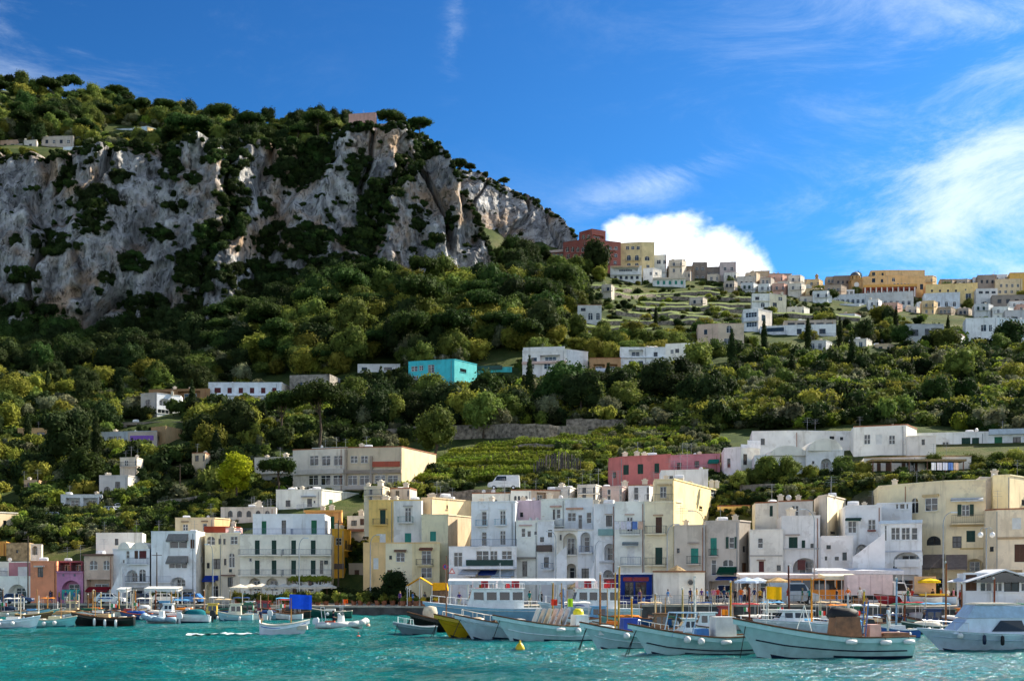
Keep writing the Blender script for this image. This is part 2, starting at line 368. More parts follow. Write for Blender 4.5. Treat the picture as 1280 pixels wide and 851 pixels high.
# ------------------------------------------------------------------ quay, street
def build_quay():
    stone = mat('quay_stone', (.10, .095, .085), .9, .4, .8, .6, 3.0); pav = mat('street_paving', (.42, .37, .30), .9, .18, .5, .3, 5.0)
    cope = mat('quay_coping', (.42, .37, .29), .85, .2, 1.0, .3, 6.0)
    mb = MB(); ms = MB(); mc = MB(); ps = list(range(-500, 1801, 15)); k = len(ps)
    for px in ps:
        Y, z = quay_at(px); X = lambda yy: (px - 640) / F * yy
        mb.v += [(X(Y), Y, -1.5), (X(Y), Y, z - .2), (X(Y + .02), Y + .02, z - .2)]
        mc.v += [(X(Y - .08), Y - .08, z - .2), (X(Y - .08), Y - .08, z + .03), (X(Y + .7), Y + .7, z + .03), (X(Y + .7), Y + .7, z - .1)]
        Yb = column(px)[0][0] + 6
        ms.v += [(X(lerp(Y + .6, Yb, q / 4)), lerp(Y + .6, Yb, q / 4), z - .004) for q in range(5)]
    for i in range(k - 1):
        mb.f += [(3 * i, 3 * i + 3, 3 * i + 4, 3 * i + 1), (3 * i + 1, 3 * i + 4, 3 * i + 5, 3 * i + 2)]; mb.m += [0, 0]
        for q in range(3): mc.f.append((4 * i + q, 4 * i + 4 + q, 4 * i + 5 + q, 4 * i + q + 1)); mc.m.append(0)
        for q in range(4): ms.f.append((5 * i + q, 5 * i + 5 + q, 5 * i + 6 + q, 5 * i + q + 1)); ms.m.append(0)
    q = struct(mb.build('quay', stone)); mc.build('coping', cope, q)
    struct(ms.build('street', pav))
build_quay()
# ------------------------------------------------------------------ houses
GLASS = mat('window_glass', (.018, .024, .03), .06, .25, .6, spec=.6)
WHITEF = paint('E4E4DE'); DARKF = paint('2A2622'); BROWNF = paint('5A3A22'); GREENS = paint('123C2C'); TEALS = paint('2E8F7C'); REDS = paint('5E1E1C')
IRON = paint('3A3D40'); ROOFM = mat('flat_roof', (.34, .27, .22), .9, .25, .6, .3, 5); TERRA = mat('terracotta_edge', (.36, .14, .07), .85, .25, 3.0, .3, 9)
LEAD = mat('zinc', (.30, .31, .32), .5, .15, 1.0, metal=.4)
BOXES = []        # photo boxes of buildings that trees must not hide: x0, y0, x1, y1, distance
WC = {}
FR = {'w': WHITEF, 'd': WHITEF, 'a': WHITEF, 'o': WHITEF, 'b': BROWNF, 'k': DARKF, 'K': DARKF, 'g': GREENS, 'r': REDS, 't': TEALS, 'G': paint('1E6B45'), 'n': BROWNF, 'v': paint('E8E8E2'), 'R': WHITEF, 'A': WHITEF, 's': paint('5F6A70')}
def win_meshes(kind, w, h):
    key = (kind, round(w / .08), round(h / .08))
    if key in WC: return WC[key]
    w = max(.25, key[1] * .08); h = max(.25, key[2] * .08)
    fm = MB(); panes = []
    if kind in 'grtGnvs':                     # closed shutters / plank doors: two leaves of slats
        nl = 2 if w > .55 else 1; lw = w / nl
        for i in range(nl):
            x0 = i * lw + .01; x1 = (i + 1) * lw - .01
            for a in ((x0, x0 + .07, 0, h), (x1 - .07, x1, 0, h), (x0 + .071, x1 - .071, 0, .09), (x0 + .071, x1 - .071, h - .09, h), (x0 + .071, x1 - .071, h * .5 - .04, h * .5 + .04)):
                fm.box(a[0], a[1], .05, .10, a[2], a[3])
            ns = max(4, min(14, int(h / .14)))
            for q in range(ns):
                z = .1 + (h - .2) * q / ns
                fm.add([(x0 + .071, .065, z), (x1 - .071, .065, z), (x1 - .071, .095, z + (h - .2) / ns * .92), (x0 + .071, .095, z + (h - .2) / ns * .92)], [(0, 1, 2, 3)])
        fm.box(0, w, .12, .16, 0, h)
    else:
        f = .07
        for a in ((0, f, 0, h), (w - f, w, 0, h), (f, w - f, 0, f), (f, w - f, h - f, h)): fm.box(a[0], a[1], .06, .14, a[2], a[3])
        nc = 1 if w < .75 else (2 if w < 2.0 else max(2, int(w / .9)))
        for i in range(1, nc): fm.box(w * i / nc - .045, w * i / nc + .045, .06, .14, f, h - f)
        tz = h * (.72 if h > 1.7 else .5)
        if h > 1.0:
            for i in range(nc): fm.box(w * i / nc + .05, w * (i + 1) / nc - .05, .075, .125, tz - .03, tz + .03)
        for i in range(nc):
            pm = MB(); x0 = w * i / nc + .03; x1 = w * (i + 1) / nc - .03
            tx = rnd.uniform(-.012, .012); tt = rnd.uniform(-.012, .012)
            pm.quad((x0, .10 + tx, .04), (x1, .10 - tx, .04), (x1, .10 - tx + tt, h - .04), (x0, .10 + tx + tt, h - .04))
            panes.append(pm.mesh('pane', GLASS))
        fm.box(0, w, .17, .19, 0, h)           # dark sheet in place of the unlit room behind
    me = fm.mesh('window', [FR.get(kind, WHITEF), GLASS])
    if kind not in 'grtGnvs':
        n = len(me.polygons)
        for p in list(me.polygons)[-6:]: p.material_index = 1
    sh = None
    if kind == 'o':
        sh = []
        for sx in (-w * .5 - .02, w + .02):
            s = MB(); s.box(sx, sx + w * .5, -.07, -.02, -.02, h + .02)
            for q in range(6): s.box(sx + .05, sx + w * .5 - .05, -.085, -.071, .06 + q * h / 6.2, .06 + (q + .7) * h / 6.2)
            sh.append(s.mesh('shutter', GREENS))
    WC[key] = (me, panes, sh)
    return WC[key]

def facade(mb, p0, p1, z0, z1, holes, mi=0):
    """wall sheet from p0 to p1 with real openings; holes: u0,u1,v0,v1,arched,depth,backed"""
    d = Vector((p1[0] - p0[0], p1[1] - p0[1])); Ln = d.length; d /= Ln; nrm = Vector((-d.y, d.x))   # inward
    P = lambda u, v, k=0.0: (p0[0] + d.x * u + nrm.x * k, p0[1] + d.y * u + nrm.y * k, v)
    us = sorted({0.0, Ln, *[q for h in holes for q in h[:2]]}); vs = sorted({z0, z1, *[q for h in holes for q in h[2:4]]})
    for a, b in zip(us, us[1:]):
        run = None
        for c, e in zip(vs, vs[1:]):
            um, vm = (a + b) / 2, (c + e) / 2
            if any(h[0] < um < h[1] and h[2] < vm < h[3] for h in holes):
                if run: mb.quad(P(a, run[0]), P(b, run[0]), P(b, run[1]), P(a, run[1]), mi); run = None
            else: run = (run[0], e) if run else (c, e)
        if run: mb.quad(P(a, run[0]), P(b, run[0]), P(b, run[1]), P(a, run[1]), mi)
    for (u0, u1, v0, v1, arch, dep, back) in holes:
        mb.quad(P(u0, v0), P(u1, v0), P(u1, v0, dep), P(u0, v0, dep), mi)
        if arch:
            r = (u1 - u0) / 2; ry = min(r, (v1 - v0) * .6); vc = v1 - ry; uc = (u0 + u1) / 2; n = 10
            arc = [(uc - r * math.cos(math.pi * i / n), vc + ry * math.sin(math.pi * i / n)) for i in range(n + 1)]
            h = n // 2
            for i in range(h): mb.add([P(u0, v1), P(*arc[i]), P(*arc[i + 1])], [(0, 1, 2)], mi)
            for i in range(h, n): mb.add([P(u1, v1), P(*arc[i]), P(*arc[i + 1])], [(0, 1, 2)], mi)
            for i in range(n): mb.quad(P(*arc[i]), P(*arc[i + 1]), P(*arc[i + 1], dep), P(*arc[i], dep), mi)
            mb.quad(P(u0, v0), P(u0, v0, dep), P(u0, vc, dep), P(u0, vc), mi); mb.quad(P(u1, v0), P(u1, vc), P(u1, vc, dep), P(u1, v0, dep), mi)
        else:
            mb.quad(P(u0, v1), P(u0, v1, dep), P(u1, v1, dep), P(u1, v1), mi)
            mb.quad(P(u0, v0), P(u0, v0, dep), P(u0, v1, dep), P(u0, v1), mi); mb.quad(P(u1, v0), P(u1, v1), P(u1, v1, dep), P(u1, v0, dep), mi)
        if back: mb.quad(P(u0, v0, dep), P(u1, v0, dep), P(u1, v1, dep), P(u0, v1, dep), mi)

def house(name, label, corners, top, base, walls, ops=(), depth=8.0, cat='house', roof=None, cornice=True, group=None, clutter=1, protect=.75, zbase=None, backs=None):
    """corners: visible plan corners left to right (photo column, distance); top / base: photo rows at the first corner;
    ops: openings and fittings (kind, facade index, x0, y0, x1, y1) in photo pixels on that facade"""
    cs = [((px - 640) / F * Y, Y) for px, Y in corners]
    Y0 = corners[0][1]; z1 = CH + (HY - top) / F * Y0
    if zbase is not None and zbase < 3: zbase -= .8
    z0 = zbase if zbase is not None else CH + (HY - base) / F * Y0
    o0 = Vector((sum(c[0] for c in cs) / len(cs), min(c[1] for c in cs), z0))
    BOXES.append((min(c[0] for c in corners), top, max(c[0] for c in corners), lerp(top, base, protect), o0.y))
    t = thing(name, label, cat, o0, 0, group)
    loc = [(c[0] - o0.x, c[1] - o0.y) for c in cs]; zt = z1 - z0
    wl = walls if isinstance(walls, (list, tuple)) else [walls]
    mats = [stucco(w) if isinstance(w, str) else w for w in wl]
    mb = MB(); winlist = []; holes = {i: [] for i in range(len(cs) - 1)}; fit = []
    def fpos(fi, px, py):
        a, b = cs[fi], cs[fi + 1]; dx, dy = b[0] - a[0], b[1] - a[1]; tt = (px - 640) / F
        s = (tt * a[1] - a[0]) / (dx - tt * dy); Yp = a[1] + s * dy
        return s * math.hypot(dx, dy), CH + (HY - py) / F * Yp - z0
    for op in ops:
        k, fi, x0, y0, x1, y1 = op[:6]
        u0, v1 = fpos(fi, x0, y0); u1, v0 = fpos(fi, x1, y1)
        Ln = math.hypot(cs[fi + 1][0] - cs[fi][0], cs[fi + 1][1] - cs[fi][1])
        if k in ('bal', 'awn', 'slab', 'box'): fit.append((k, fi, u0, v0, u1, v1, op[6:])); continue
        u0 = max(.05, u0); u1 = min(Ln - .05, u1); v0 = max(.05, v0); v1 = min(zt - .1, v1)
        if u1 - u0 < .2 or v1 - v0 < .2: continue
        if any(u0 < h[1] and u1 > h[0] and v0 < h[3] and v1 > h[2] for h in holes[fi]): continue
        arch = k in 'aAK'; dep = 1.3 if k in 'AR' else .22; back = k in 'AR'
        holes[fi].append((u0, u1, v0, v1, arch, dep, back)); winlist.append((k, fi, u0, v0, u1, v1))
    for i in range(len(cs) - 1):
        facade(mb, loc[i], loc[i + 1], 0, zt, holes[i], min(i, len(mats) - 1))
    # sides and back
    cxm = o0.x / max(1, o0.y)
    bl = (loc[0][0] + cxm * depth * .6, loc[0][1] + depth); br = (loc[-1][0] + cxm * depth * .6, max(loc[-1][1] + depth * .6, bl[1] * .8))
    if len(cs) > 2: br = (loc[-1][0] + cxm * 2, max(loc[-1][1] + 2.0, bl[1] - .01))
    ring = list(loc) + [br, bl]
    for i in range(len(loc) - 1, len(ring)):
        a, b = ring[i], ring[(i + 1) % len(ring)]
        mb.quad((a[0], a[1], 0), (b[0], b[1], 0), (b[0], b[1], zt), (a[0], a[1], zt), len(mats) - 1 if i == len(loc) - 1 else 0)
    mb.build('wall', mats, t)
    # roof slab inside a parapet
    rm = MB(); zr = zt - .28
    rm.add([(x, y, zr) for x, y in ring], [tuple(range(len(ring)))])
    if cornice:
        for i in range(len(loc) - 1):
            a, b = Vector(loc[i]), Vector(loc[i + 1]); d = (b - a).normalized(); n = Vector((d.y, -d.x)) * .09
            e = d * .09 if i == len(loc) - 2 else d * 0
            q0, q1 = a + n, b + n + e; r0, r1 = a - n * 2, b - n * 2
            rm.add([(q0.x, q0.y, zt - .10), (q1.x, q1.y, zt - .10), (r1.x, r1.y, zt - .10), (r0.x, r0.y, zt - .10), (q0.x, q0.y, zt + .05), (q1.x, q1.y, zt + .05), (r1.x, r1.y, zt + .05), (r0.x, r0.y, zt + .05)],
                   [(0, 3, 2, 1), (4, 5, 6, 7), (0, 1, 5, 4), (1, 2, 6, 5), (2, 3, 7, 6), (3, 0, 4, 7)], 1)
    ro = rm.build('roof', [ROOFM, roof or mats[0]], t)
    for (k, fi, u0, v0, u1, v1) in winlist:
        a, b = loc[fi], loc[fi + 1]; rz = math.atan2(b[1] - a[1], b[0] - a[0])
        ca, sa = math.cos(rz), math.sin(rz)
        dep = 1.1 if k in 'AR' else 0.0
        w, h = u1 - u0, v1 - v0; uo = u0
        if k in 'AR':                          # loggia: a glazed door stands at the back of the recess
            uo = u0 + w * .22; w *= .56; h *= .78
        me, panes, sh = win_meshes(k, w, h)
        L_ = (a[0] + ca * uo - sa * dep, a[1] + sa * uo + ca * dep, v0)
        nm = 'door' if (h > 1.9 or k in 'tn' and h > 1.6) else 'window'
        wo = obj(nm, me, t, L_, rz); wo.scale = (w / (max(.25, round(w / .08) * .08)), 1, h / (max(.25, round(h / .08) * .08)))
        for p in panes: obj('pane', p, wo)
        for s in sh or (): obj('shutter', s, wo)
        if k in 'wok' and v0 > 1.2 and h < 1.9:
            s = MB(); s.box(-.1, w + .1, -.12, .0, -.09, -.005); obj('sill', s.mesh('sill', mats[min(fi, len(mats) - 1)]), wo)
    for (k, fi, u0, v0, u1, v1, ex) in fit:
        a, b = loc[fi], loc[fi + 1]; rz = math.atan2(b[1] - a[1], b[0] - a[0]); ca, sa = math.cos(rz), math.sin(rz)
        L_ = (a[0] + ca * u0, a[1] + sa * u0, v0); w = u1 - u0; h = v1 - v0
        if k == 'bal':
            dp = ex[1] if len(ex) > 1 else 1.0
            s = MB(); s.box(0, w, -dp, -.002, -.14, 0); bo = s.build('balcony', mats[min(fi, len(mats) - 1)], t, loc=L_); bo.rotation_euler.z = rz
            r = MB(); hh = max(.8, min(1.15, h))
            if ex and ex[0] == 'solid':
                r.box(0, w, -dp, -dp + .12, .001, hh); r.box(0, .12, -dp + .121, -.003, .001, hh); r.box(w - .12, w, -dp + .121, -.003, .001, hh); rmat = mats[min(fi, len(mats) - 1)]
            else:
                pts = [(.03, -.004, 0), (.03, -dp + .03, 0), (w - .03, -dp + .03, 0), (w - .03, -.004, 0)]
                for zz in (.08, hh): r.tube([(p[0], p[1], zz) for p in pts], .022, 4)
                for p, q in zip(pts, pts[1:]):
                    ln = math.hypot(q[0] - p[0], q[1] - p[1]); nb = max(2, int(ln / .2))
                    for i in range(nb + 1): x, y = lerp(p[0], q[0], i / nb), lerp(p[1], q[1], i / nb); r.bar((x, y, .0), (x, y, hh), .014, 3, cap=False)
                rmat = paint(ex[0]) if ex and ex[0] else IRON
            r.build('railing', rmat, bo)
        elif k == 'awn':
            dp = ex[1] if len(ex) > 1 else 1.6
            s = MB(); nseg = max(3, int(w / .7)); val = .22
            for i in range(nseg):
                xa, xb = w * i / nseg, w * (i + 1) / nseg; sag = .04 * math.sin(i * 2.1)
                s.quad((xa, -.03, h), (xb, -.03, h), (xb, -dp, val + sag), (xa, -dp, val + .04 * math.sin((i - 1) * 2.1)))
                s.quad((xa, -dp, val + .04 * math.sin((i - 1) * 2.1)), (xb, -dp, val + sag), (xb, -dp - .01, sag), (xa, -dp - .01, .03))
            s.add([(0, -.03, h), (0, -dp, val), (0, -.03, val)], [(0, 1, 2)]); s.add([(w, -.03, h), (w, -dp, val), (w, -.03, val)], [(0, 1, 2)])
            bo = s.build('awning', cloth(ex[0]), t, loc=L_); bo.rotation_euler.z = rz
            r = MB(); r.tube([(0, -.02, val), (0, -dp, val), (w, -dp, val), (w, -.02, val)], .03, 4); r.build('awning_frame', IRON, bo)
        elif k == 'slab':
            s = MB(); dp = ex[1] if len(ex) > 1 else .3; s.box(0, w, -dp, -.002, 0, h); bo = s.build('ledge', paint(ex[0]) if isinstance(ex[0], str) else ex[0], t, loc=L_); bo.rotation_euler.z = rz
        elif k == 'box':
            s = MB(); s.box(0, w, -ex[1], -.002, 0, h); bo = s.build(ex[2] if len(ex) > 2 else 'panel', paint(ex[0]), t, loc=L_); bo.rotation_euler.z = rz
    if clutter and zt > 6:                     # rainwater pipe down one corner
        a, b = loc[0], loc[1]; u = .93; m = MB(); px_, py_ = lerp(a[0], b[0], u), lerp(a[1], b[1], u) - .07
        m.bar((px_, py_, .1), (px_, py_, zt - .3), .05, 5); m.build('drainpipe', LEAD if len(cs) % 2 else TERRA, t)
    if clutter: roof_clutter(ro, ring, zt, clutter)
    return t
CLUT = {}
def roof_clutter(ro, ring, zt, n):
    if not CLUT:
        m = MB(); m.box(-.35, .35, -.3, .3, 0, 1.0); m.box(-.45, .45, -.4, .4, 1.0, 1.12); m.box(-.2, .2, -.16, .16, 1.12, 1.3); CLUT['chimney'] = m.mesh('chimney', stucco('D9D2C4'))
        m = MB(); m.lathe([(.02, -.9), (.5, -.85), (.55, -.4), (.55, .4), (.5, .85), (.02, .9)], 10, (0, 0, .75), axis='x'); m.box(-.6, -.5, -.4, .4, 0, .4); m.box(.5, .6, -.4, .4, 0, .4); CLUT['water_tank'] = m.mesh('water_tank', paint('E9E9E6'))
        m = MB(); m.bar((0, 0, 0), (0, 0, 2.6), .025, 4)
        for z, w in ((2.5, .6), (2.2, .45), (1.9, .7)): m.bar((-w, 0, z), (w, 0, z), .014, 3)
        CLUT['antenna'] = m.mesh('antenna', LEAD)
        m = MB(); m.bar((0, 0, 0), (0, 0, .9), .03, 4); m.lathe([(.01, .0), (.2, .03), (.36, .1), (.45, .18)], 12, (0, -.12, .95), axis='y'); m.bar((0, -.1, .95), (0, .35, 1.0), .015, 3); CLUT['satellite_dish'] = m.mesh('satellite_dish', paint('DADAD6'))
    xs = [p[0] for p in ring]; ys = [p[1] for p in ring]
    for i in range(n * 2 + rnd.randint(0, 1)):
        k = rnd.choice(['chimney', 'chimney', 'water_tank', 'antenna', 'antenna', 'antenna', 'satellite_dish'])
        o = obj(k, CLUT[k], ro, (lerp(min(xs), max(xs), rnd.uniform(.15, .85)), lerp(min(ys), max(ys), rnd.uniform(.25, .55)), zt - .28), rnd.uniform(-.5, .5))
        s = rnd.uniform(.5, .85) if k in ('water_tank', 'satellite_dish') else rnd.uniform(.75, 1.15); o.scale = (s, s, s)
def grid(fi, kind, x0, x1, n, rows, w, h, jit=0):
    """n windows evenly between x0 and x1 for each row (top row given), w x h pixels"""
    r = []
    for y in rows:
        for i in range(n):
            cx = lerp(x0, x1, (i + .5) / n); k = kind[i % len(kind)] if len(kind) > 1 else kind
            r.append((k, fi, cx - w / 2, y, cx + w / 2, y + h))
    return r
# ------------------------------------------------------------------ the waterfront row, left to right
def yb(px): return column(px)[0][0]
Wh, Wh2, Wb, Cr, Be, Ye, Sal, Lil, Pk, Gy = 'F2F0EA', 'E9E6DE', 'E6EAF0', 'EEE2C6', 'E8D6B4', 'EBC77C', 'E79A76', 'C58AAE', 'DDB8B8', 'B9B0A2'
sz = lambda px: street_z(px) - .3
house('house', 'low white house with wide arches beside the salmon pink house', [(-40, 187), (38, 185)], 720, 752, Wh, [
    ('A', 0, 10, 730, 33, 750), ('A', 0, -22, 730, 4, 750)], 6, zbase=sz(20), clutter=0)
house('house', 'pink and white upper terrace house with roller shutters', [(-40, 191), (11, 190.8), (43, 190)], 702, 721, [Wh2, 'B5828C'], [
    ('v', 0, 0, 709, 9, 720), ('v', 1, 22, 708, 34, 720), ('v', 0, -25, 709, -10, 720), ('bal', 0, -30, 716, 10, 720, '', .8)], 8, zbase=4.0)
house('house', 'salmon pink house with one shuttered window', [(38, 184.5), (71, 184)], 701, 750, Sal, [
    ('k', 0, 47, 709, 54, 721), ('slab', 0, 45, 706.5, 56, 708.5, 'D8C8B8', .7), ('n', 0, 61, 739, 66, 749)], 9, zbase=sz(50))
house('house', 'purple house with teal curtained arch and planted roof terrace', [(71, 184), (104, 183.8)], 714, 750, Lil, [
    ('A', 0, 77, 725, 101, 748), ('bal', 0, 71, 708, 104, 714, '3A3230', .35), ('box', 0, 77.5, 736.5, 100.5, 749, '2FA39B', .06, 'curtain'),
    ('box', 0, 78.3, 717, 80.6, 720, '6F6A78', .06, 'ornament'), ('box', 0, 92.3, 717, 94.6, 720, '6F6A78', .06, 'ornament')], 9, zbase=sz(80), clutter=0)
house('house', 'dark roof pavilion with pink posts on the purple house', [(73, 187), (103, 187)], 701, 714, '8E5A66', [('R', 0, 75, 703, 87, 713.5), ('R', 0, 89, 703, 101, 713.5)], 5, zbase=5.6, clutter=1)
house('house', 'beige house with two arched windows above an open shop front', [(105, 184), (141, 183.6)], 693, 750, 'D3B9A8', [
    ('a', 0, 112, 700, 122, 712), ('a', 0, 129, 700, 137, 712), ('R', 0, 108, 724, 138, 749), ('awn', 0, 111, 733, 138, 739.5, '8C1F2C', 1.3), ('slab', 0, 104, 692, 142, 694.5, '6E4A3A', .3)], 10, zbase=sz(120))
house('house', 'plain white block with a single small window above the beige house', [(120, 198), (178, 197)], 666, 695, Wh, [('k', 0, 143.5, 673, 148, 681), ('w', 0, 168, 678, 173, 684)], 7, zbase=7.0)
house('house', 'white house with barrel vault roofs, arched porch and outside stairs', [(141, 184.5), (187, 184)], 686, 750, Wb, [
    ('a', 0, 157.5, 688, 162, 698), ('n', 0, 168, 688, 172.5, 698), ('r', 0, 174, 688, 183, 698), ('bal', 0, 161, 698, 186, 704, '5A6470', .9), ('A', 0, 158, 712, 172, 727), ('a', 0, 173.5, 711, 182.5, 727),
    ('bal', 0, 156, 722, 188, 727, '5A6470', .8), ('w', 0, 153, 699, 156, 704), ('R', 0, 150, 734, 182, 749)], 9, zbase=sz(160), clutter=0)
def vault(px0, px1, row, Y, host_label, dz=1.6, ln=5):
    w = (px1 - px0) / F * Y; p = W(px0, row, Y); n = 10
    arc = [(w / 2 - w / 2 * math.cos(math.pi * i / n), dz * math.sin(math.pi * i / n)) for i in range(n + 1)]
    mb = MB(); mb.prism(arc, -.25, ln); o = mb.build('vaulted_roof', stucco(Wh2)); o.location = p
    return tag(o, host_label, 'roof', 'barrel vaults on the white porch house')
for a in ((148, 163), (164, 186)): vault(a[0], a[1], 686, 184.2, 'small white barrel vault on the arched porch house', 1.0)
house('house', 'tall white house with rounded grey awnings over wide windows', [(189, 184), (245, 183), (256, 189)], 664, 750, [Wb, Wh2], [
    ('w', 0, 212, 669, 234, 685), ('w', 0, 211, 696, 234, 710), ('awn', 0, 210.5, 667, 235.5, 677.5, '8E8A84', .9), ('awn', 0, 210, 694.5, 235.5, 705, '8E8A84', .9),
    ('n', 0, 238, 674, 243, 685), ('A', 0, 213, 721, 232, 733), ('bal', 0, 196, 720, 214, 727, 'C8CCD2', .5), ('R', 0, 193, 736, 208, 749), ('R', 0, 218, 736, 242, 749), ('w', 1, 251, 695, 253.4, 703)], 10, zbase=sz(220))
house('house', 'cream house with arched top window and blue shop awning', [(256, 186), (277, 185.7), (300, 185)], 666, 750, [Cr, 'E2D8C6'], [
    ('a', 0, 258.5, 670, 269, 681), ('k', 0, 273, 673, 276.5, 680), ('w', 1, 288, 670, 297, 680), ('k', 1, 279, 673, 282, 680), ('k', 0, 265, 698, 275, 711), ('k', 0, 258.5, 703, 262, 710),
    ('a', 1, 286, 691, 293.5, 709), ('k', 1, 280, 698, 283, 706), ('k', 1, 284.5, 721, 291, 733), ('awn', 0, 256.5, 719, 273, 727, '1E3F9E', 1.4), ('A', 0, 258, 727, 273, 749), ('slab', 1, 278, 718, 294, 719.5, '6E4A3A', .5), ('k', 1, 286, 711, 290, 715)], 10, zbase=sz(280))
house('house', 'flat beige house behind the cream house with blue framed windows', [(219, 203), (268, 202.5), (287, 206)], 647, 668, [Be, 'D8BE90'], [('w', 0, 228.5, 655, 235, 663), ('w', 0, 253.5, 654, 259, 663), ('slab', 0, 227, 651, 236, 652.5, '8C7458', .3), ('slab', 0, 252, 650.5, 260, 652, '8C7458', .3)], 8, zbase=8.0)
house('house', 'terracotta walled roof terrace between cream house and hotel', [(255, 195), (282, 195), (300, 197)], 658, 670, ['9C4A38', Pk], [('k', 1, 287, 660, 290, 663)], 6, zbase=8.5, clutter=1)
# three storey hotel
hd = []
for (ya, yb_) in ((675, 692.5), (700, 717.5)):
    for x in (318.5, 339.5, 364, 388.5): hd.append(('g', 0 if x < 350 else 1, x, ya, x + 6, yb_))
hd += [('bal', 0, 300, 662 + 26, 353.5, 693.5, '6D747C', 1.1), ('bal', 1, 354.5, 662 + 26, 415, 693.5, '6D747C', 1.1), ('bal', 0, 300, 713, 353.5, 718.7, '6D747C', 1.1), ('bal', 1, 354.5, 713, 415, 718.7, '6D747C', 1.1)]
hd += [('A', 0, 311, 722, 326, 738), ('A', 0, 332, 722, 348, 738), ('k', 1, 400, 700, 404, 717), ('k', 1, 405, 700, 410, 705), ('R', 1, 358, 722, 382, 745), ('k', 1, 386, 723, 392, 738), ('w', 1, 394, 726, 402, 731), ('w', 0, 311, 697, 315, 702)]
house('hotel', 'long white hotel with green doors and two rows of balconies', [(300, 184.5), (354, 184), (414, 184)], 668.5, 750, ['ECE8DC', 'ECE8DC'], hd, 12, 'hotel', zbase=sz(350), clutter=0)
house('hotel', 'set back top floor with arched green doors on the white hotel', [(316, 187.5), (366, 187.2), (406, 187)], 642.5, 669, [Wb, 'DCE2EA'], [
    ('G', 0, 327, 651, 333, 667.5), ('k', 0, 352, 650, 357.5, 667.5), ('G', 1, 389, 650, 396, 667.5), ('bal', 0, 302, 661, 366, 667.8, '7C8AA0', 1.4), ('bal', 1, 366, 661, 415, 667.8, '7C8AA0', 1.4)], 8, 'hotel', zbase=10.9, clutter=2)
house('house', 'orange upper house with green shutter behind the hotel', [(382, 197), (427, 196.5)], 638, 664, 'E2A96A', [('G', 0, 411, 645, 418, 661), ('slab', 0, 380, 637.5, 428, 640, 'D9A04E', .35)], 7, zbase=8.5)
house('house', 'narrow bright yellow house with green door by the alley', [(413, 188), (430, 187.5), (438, 193)], 661, 740, ['E8B246', 'EDB64A'], [
    ('w', 0, 419.5, 672, 427, 681), ('k', 1, 431.5, 675, 434, 686), ('g', 1, 431, 696, 435, 710), ('bal', 1, 430.3, 682, 437, 688, '', .5), ('slab', 0, 416, 704, 430, 711, '6F5E5A', .04)], 8, zbase=1.0)
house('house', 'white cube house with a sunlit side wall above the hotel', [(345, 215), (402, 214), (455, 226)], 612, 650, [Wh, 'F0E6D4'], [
    ('k', 0, 357, 625, 363, 633), ('k', 0, 384, 623, 390, 633), ('slab', 0, 378, 620, 395, 621.2, '9098A4', .9), ('w', 0, 391.5, 625, 394.5, 629), ('G', 1, 411, 624, 416, 632), ('k', 1, 429, 625, 434, 633), ('k', 1, 446, 626, 450, 632), ('bal', 0, 372, 631, 402, 637, 'C9CED6', .8)], 10, zbase=11.0, clutter=3)
house('house', 'yellow house with two small balconies and white upper corner', [(461, 182), (492, 181.5), (527, 181)], 625, 690, [Ye, 'E3E1DE'], [
    ('g', 0, 475, 637, 482, 655), ('w', 1, 506, 634, 514, 652), ('bal', 0, 467, 649, 485, 655.3, '', .9), ('bal', 1, 498, 646, 517, 652.7, '4E8478', .9), ('v', 0, 474.5, 667, 482, 680), ('t', 1, 506, 666, 514, 678), ('slab', 0, 474, 635.5, 484, 637, 'B08A4E', .25), ('slab', 1, 504, 631.5, 516, 633, 'A9A49C', .25)], 9, zbase=4, clutter=2)
house('house', 'low cream houses with french window balcony and dark tree in front', [(454, 177), (482, 176.8), (515, 176.5), (549.5, 176)], 678, 752, ['E6C490', 'EAE0C2', 'EADAB0'], [
    ('v', 0, 466.5, 697, 473, 711), ('w', 1, 495, 690, 506, 702), ('k', 1, 486.5, 694, 490, 699), ('w', 2, 527, 688, 539, 705), ('bal', 2, 521, 699, 542, 706, '', .9), ('w', 2, 526.5, 709, 540, 722), ('awn', 1, 493, 686.5, 508, 690, '8B6A55', .5), ('awn', 2, 524.5, 684, 541, 688, '8B5A45', .5), ('n', 1, 484, 712, 490, 722)], 9, zbase=.9, clutter=0)
house('house', 'pale cream house with teal shutter beside the terrace of plants', [(527, 179.5), (560, 179), (592, 186)], 643, 690, ['E0DABC', 'C9B79E'], [('t', 0, 537.5, 664, 545, 676)], 8, zbase=4, clutter=0)
house('house', 'sunlit plain cream wall house above the pale cream house', [(527, 186), (540, 185), (593, 194)], 622, 648, ['DCC7A4', 'EBD3AC'], [('k', 1, 558, 631, 560, 636)], 7, zbase=9, clutter=3)
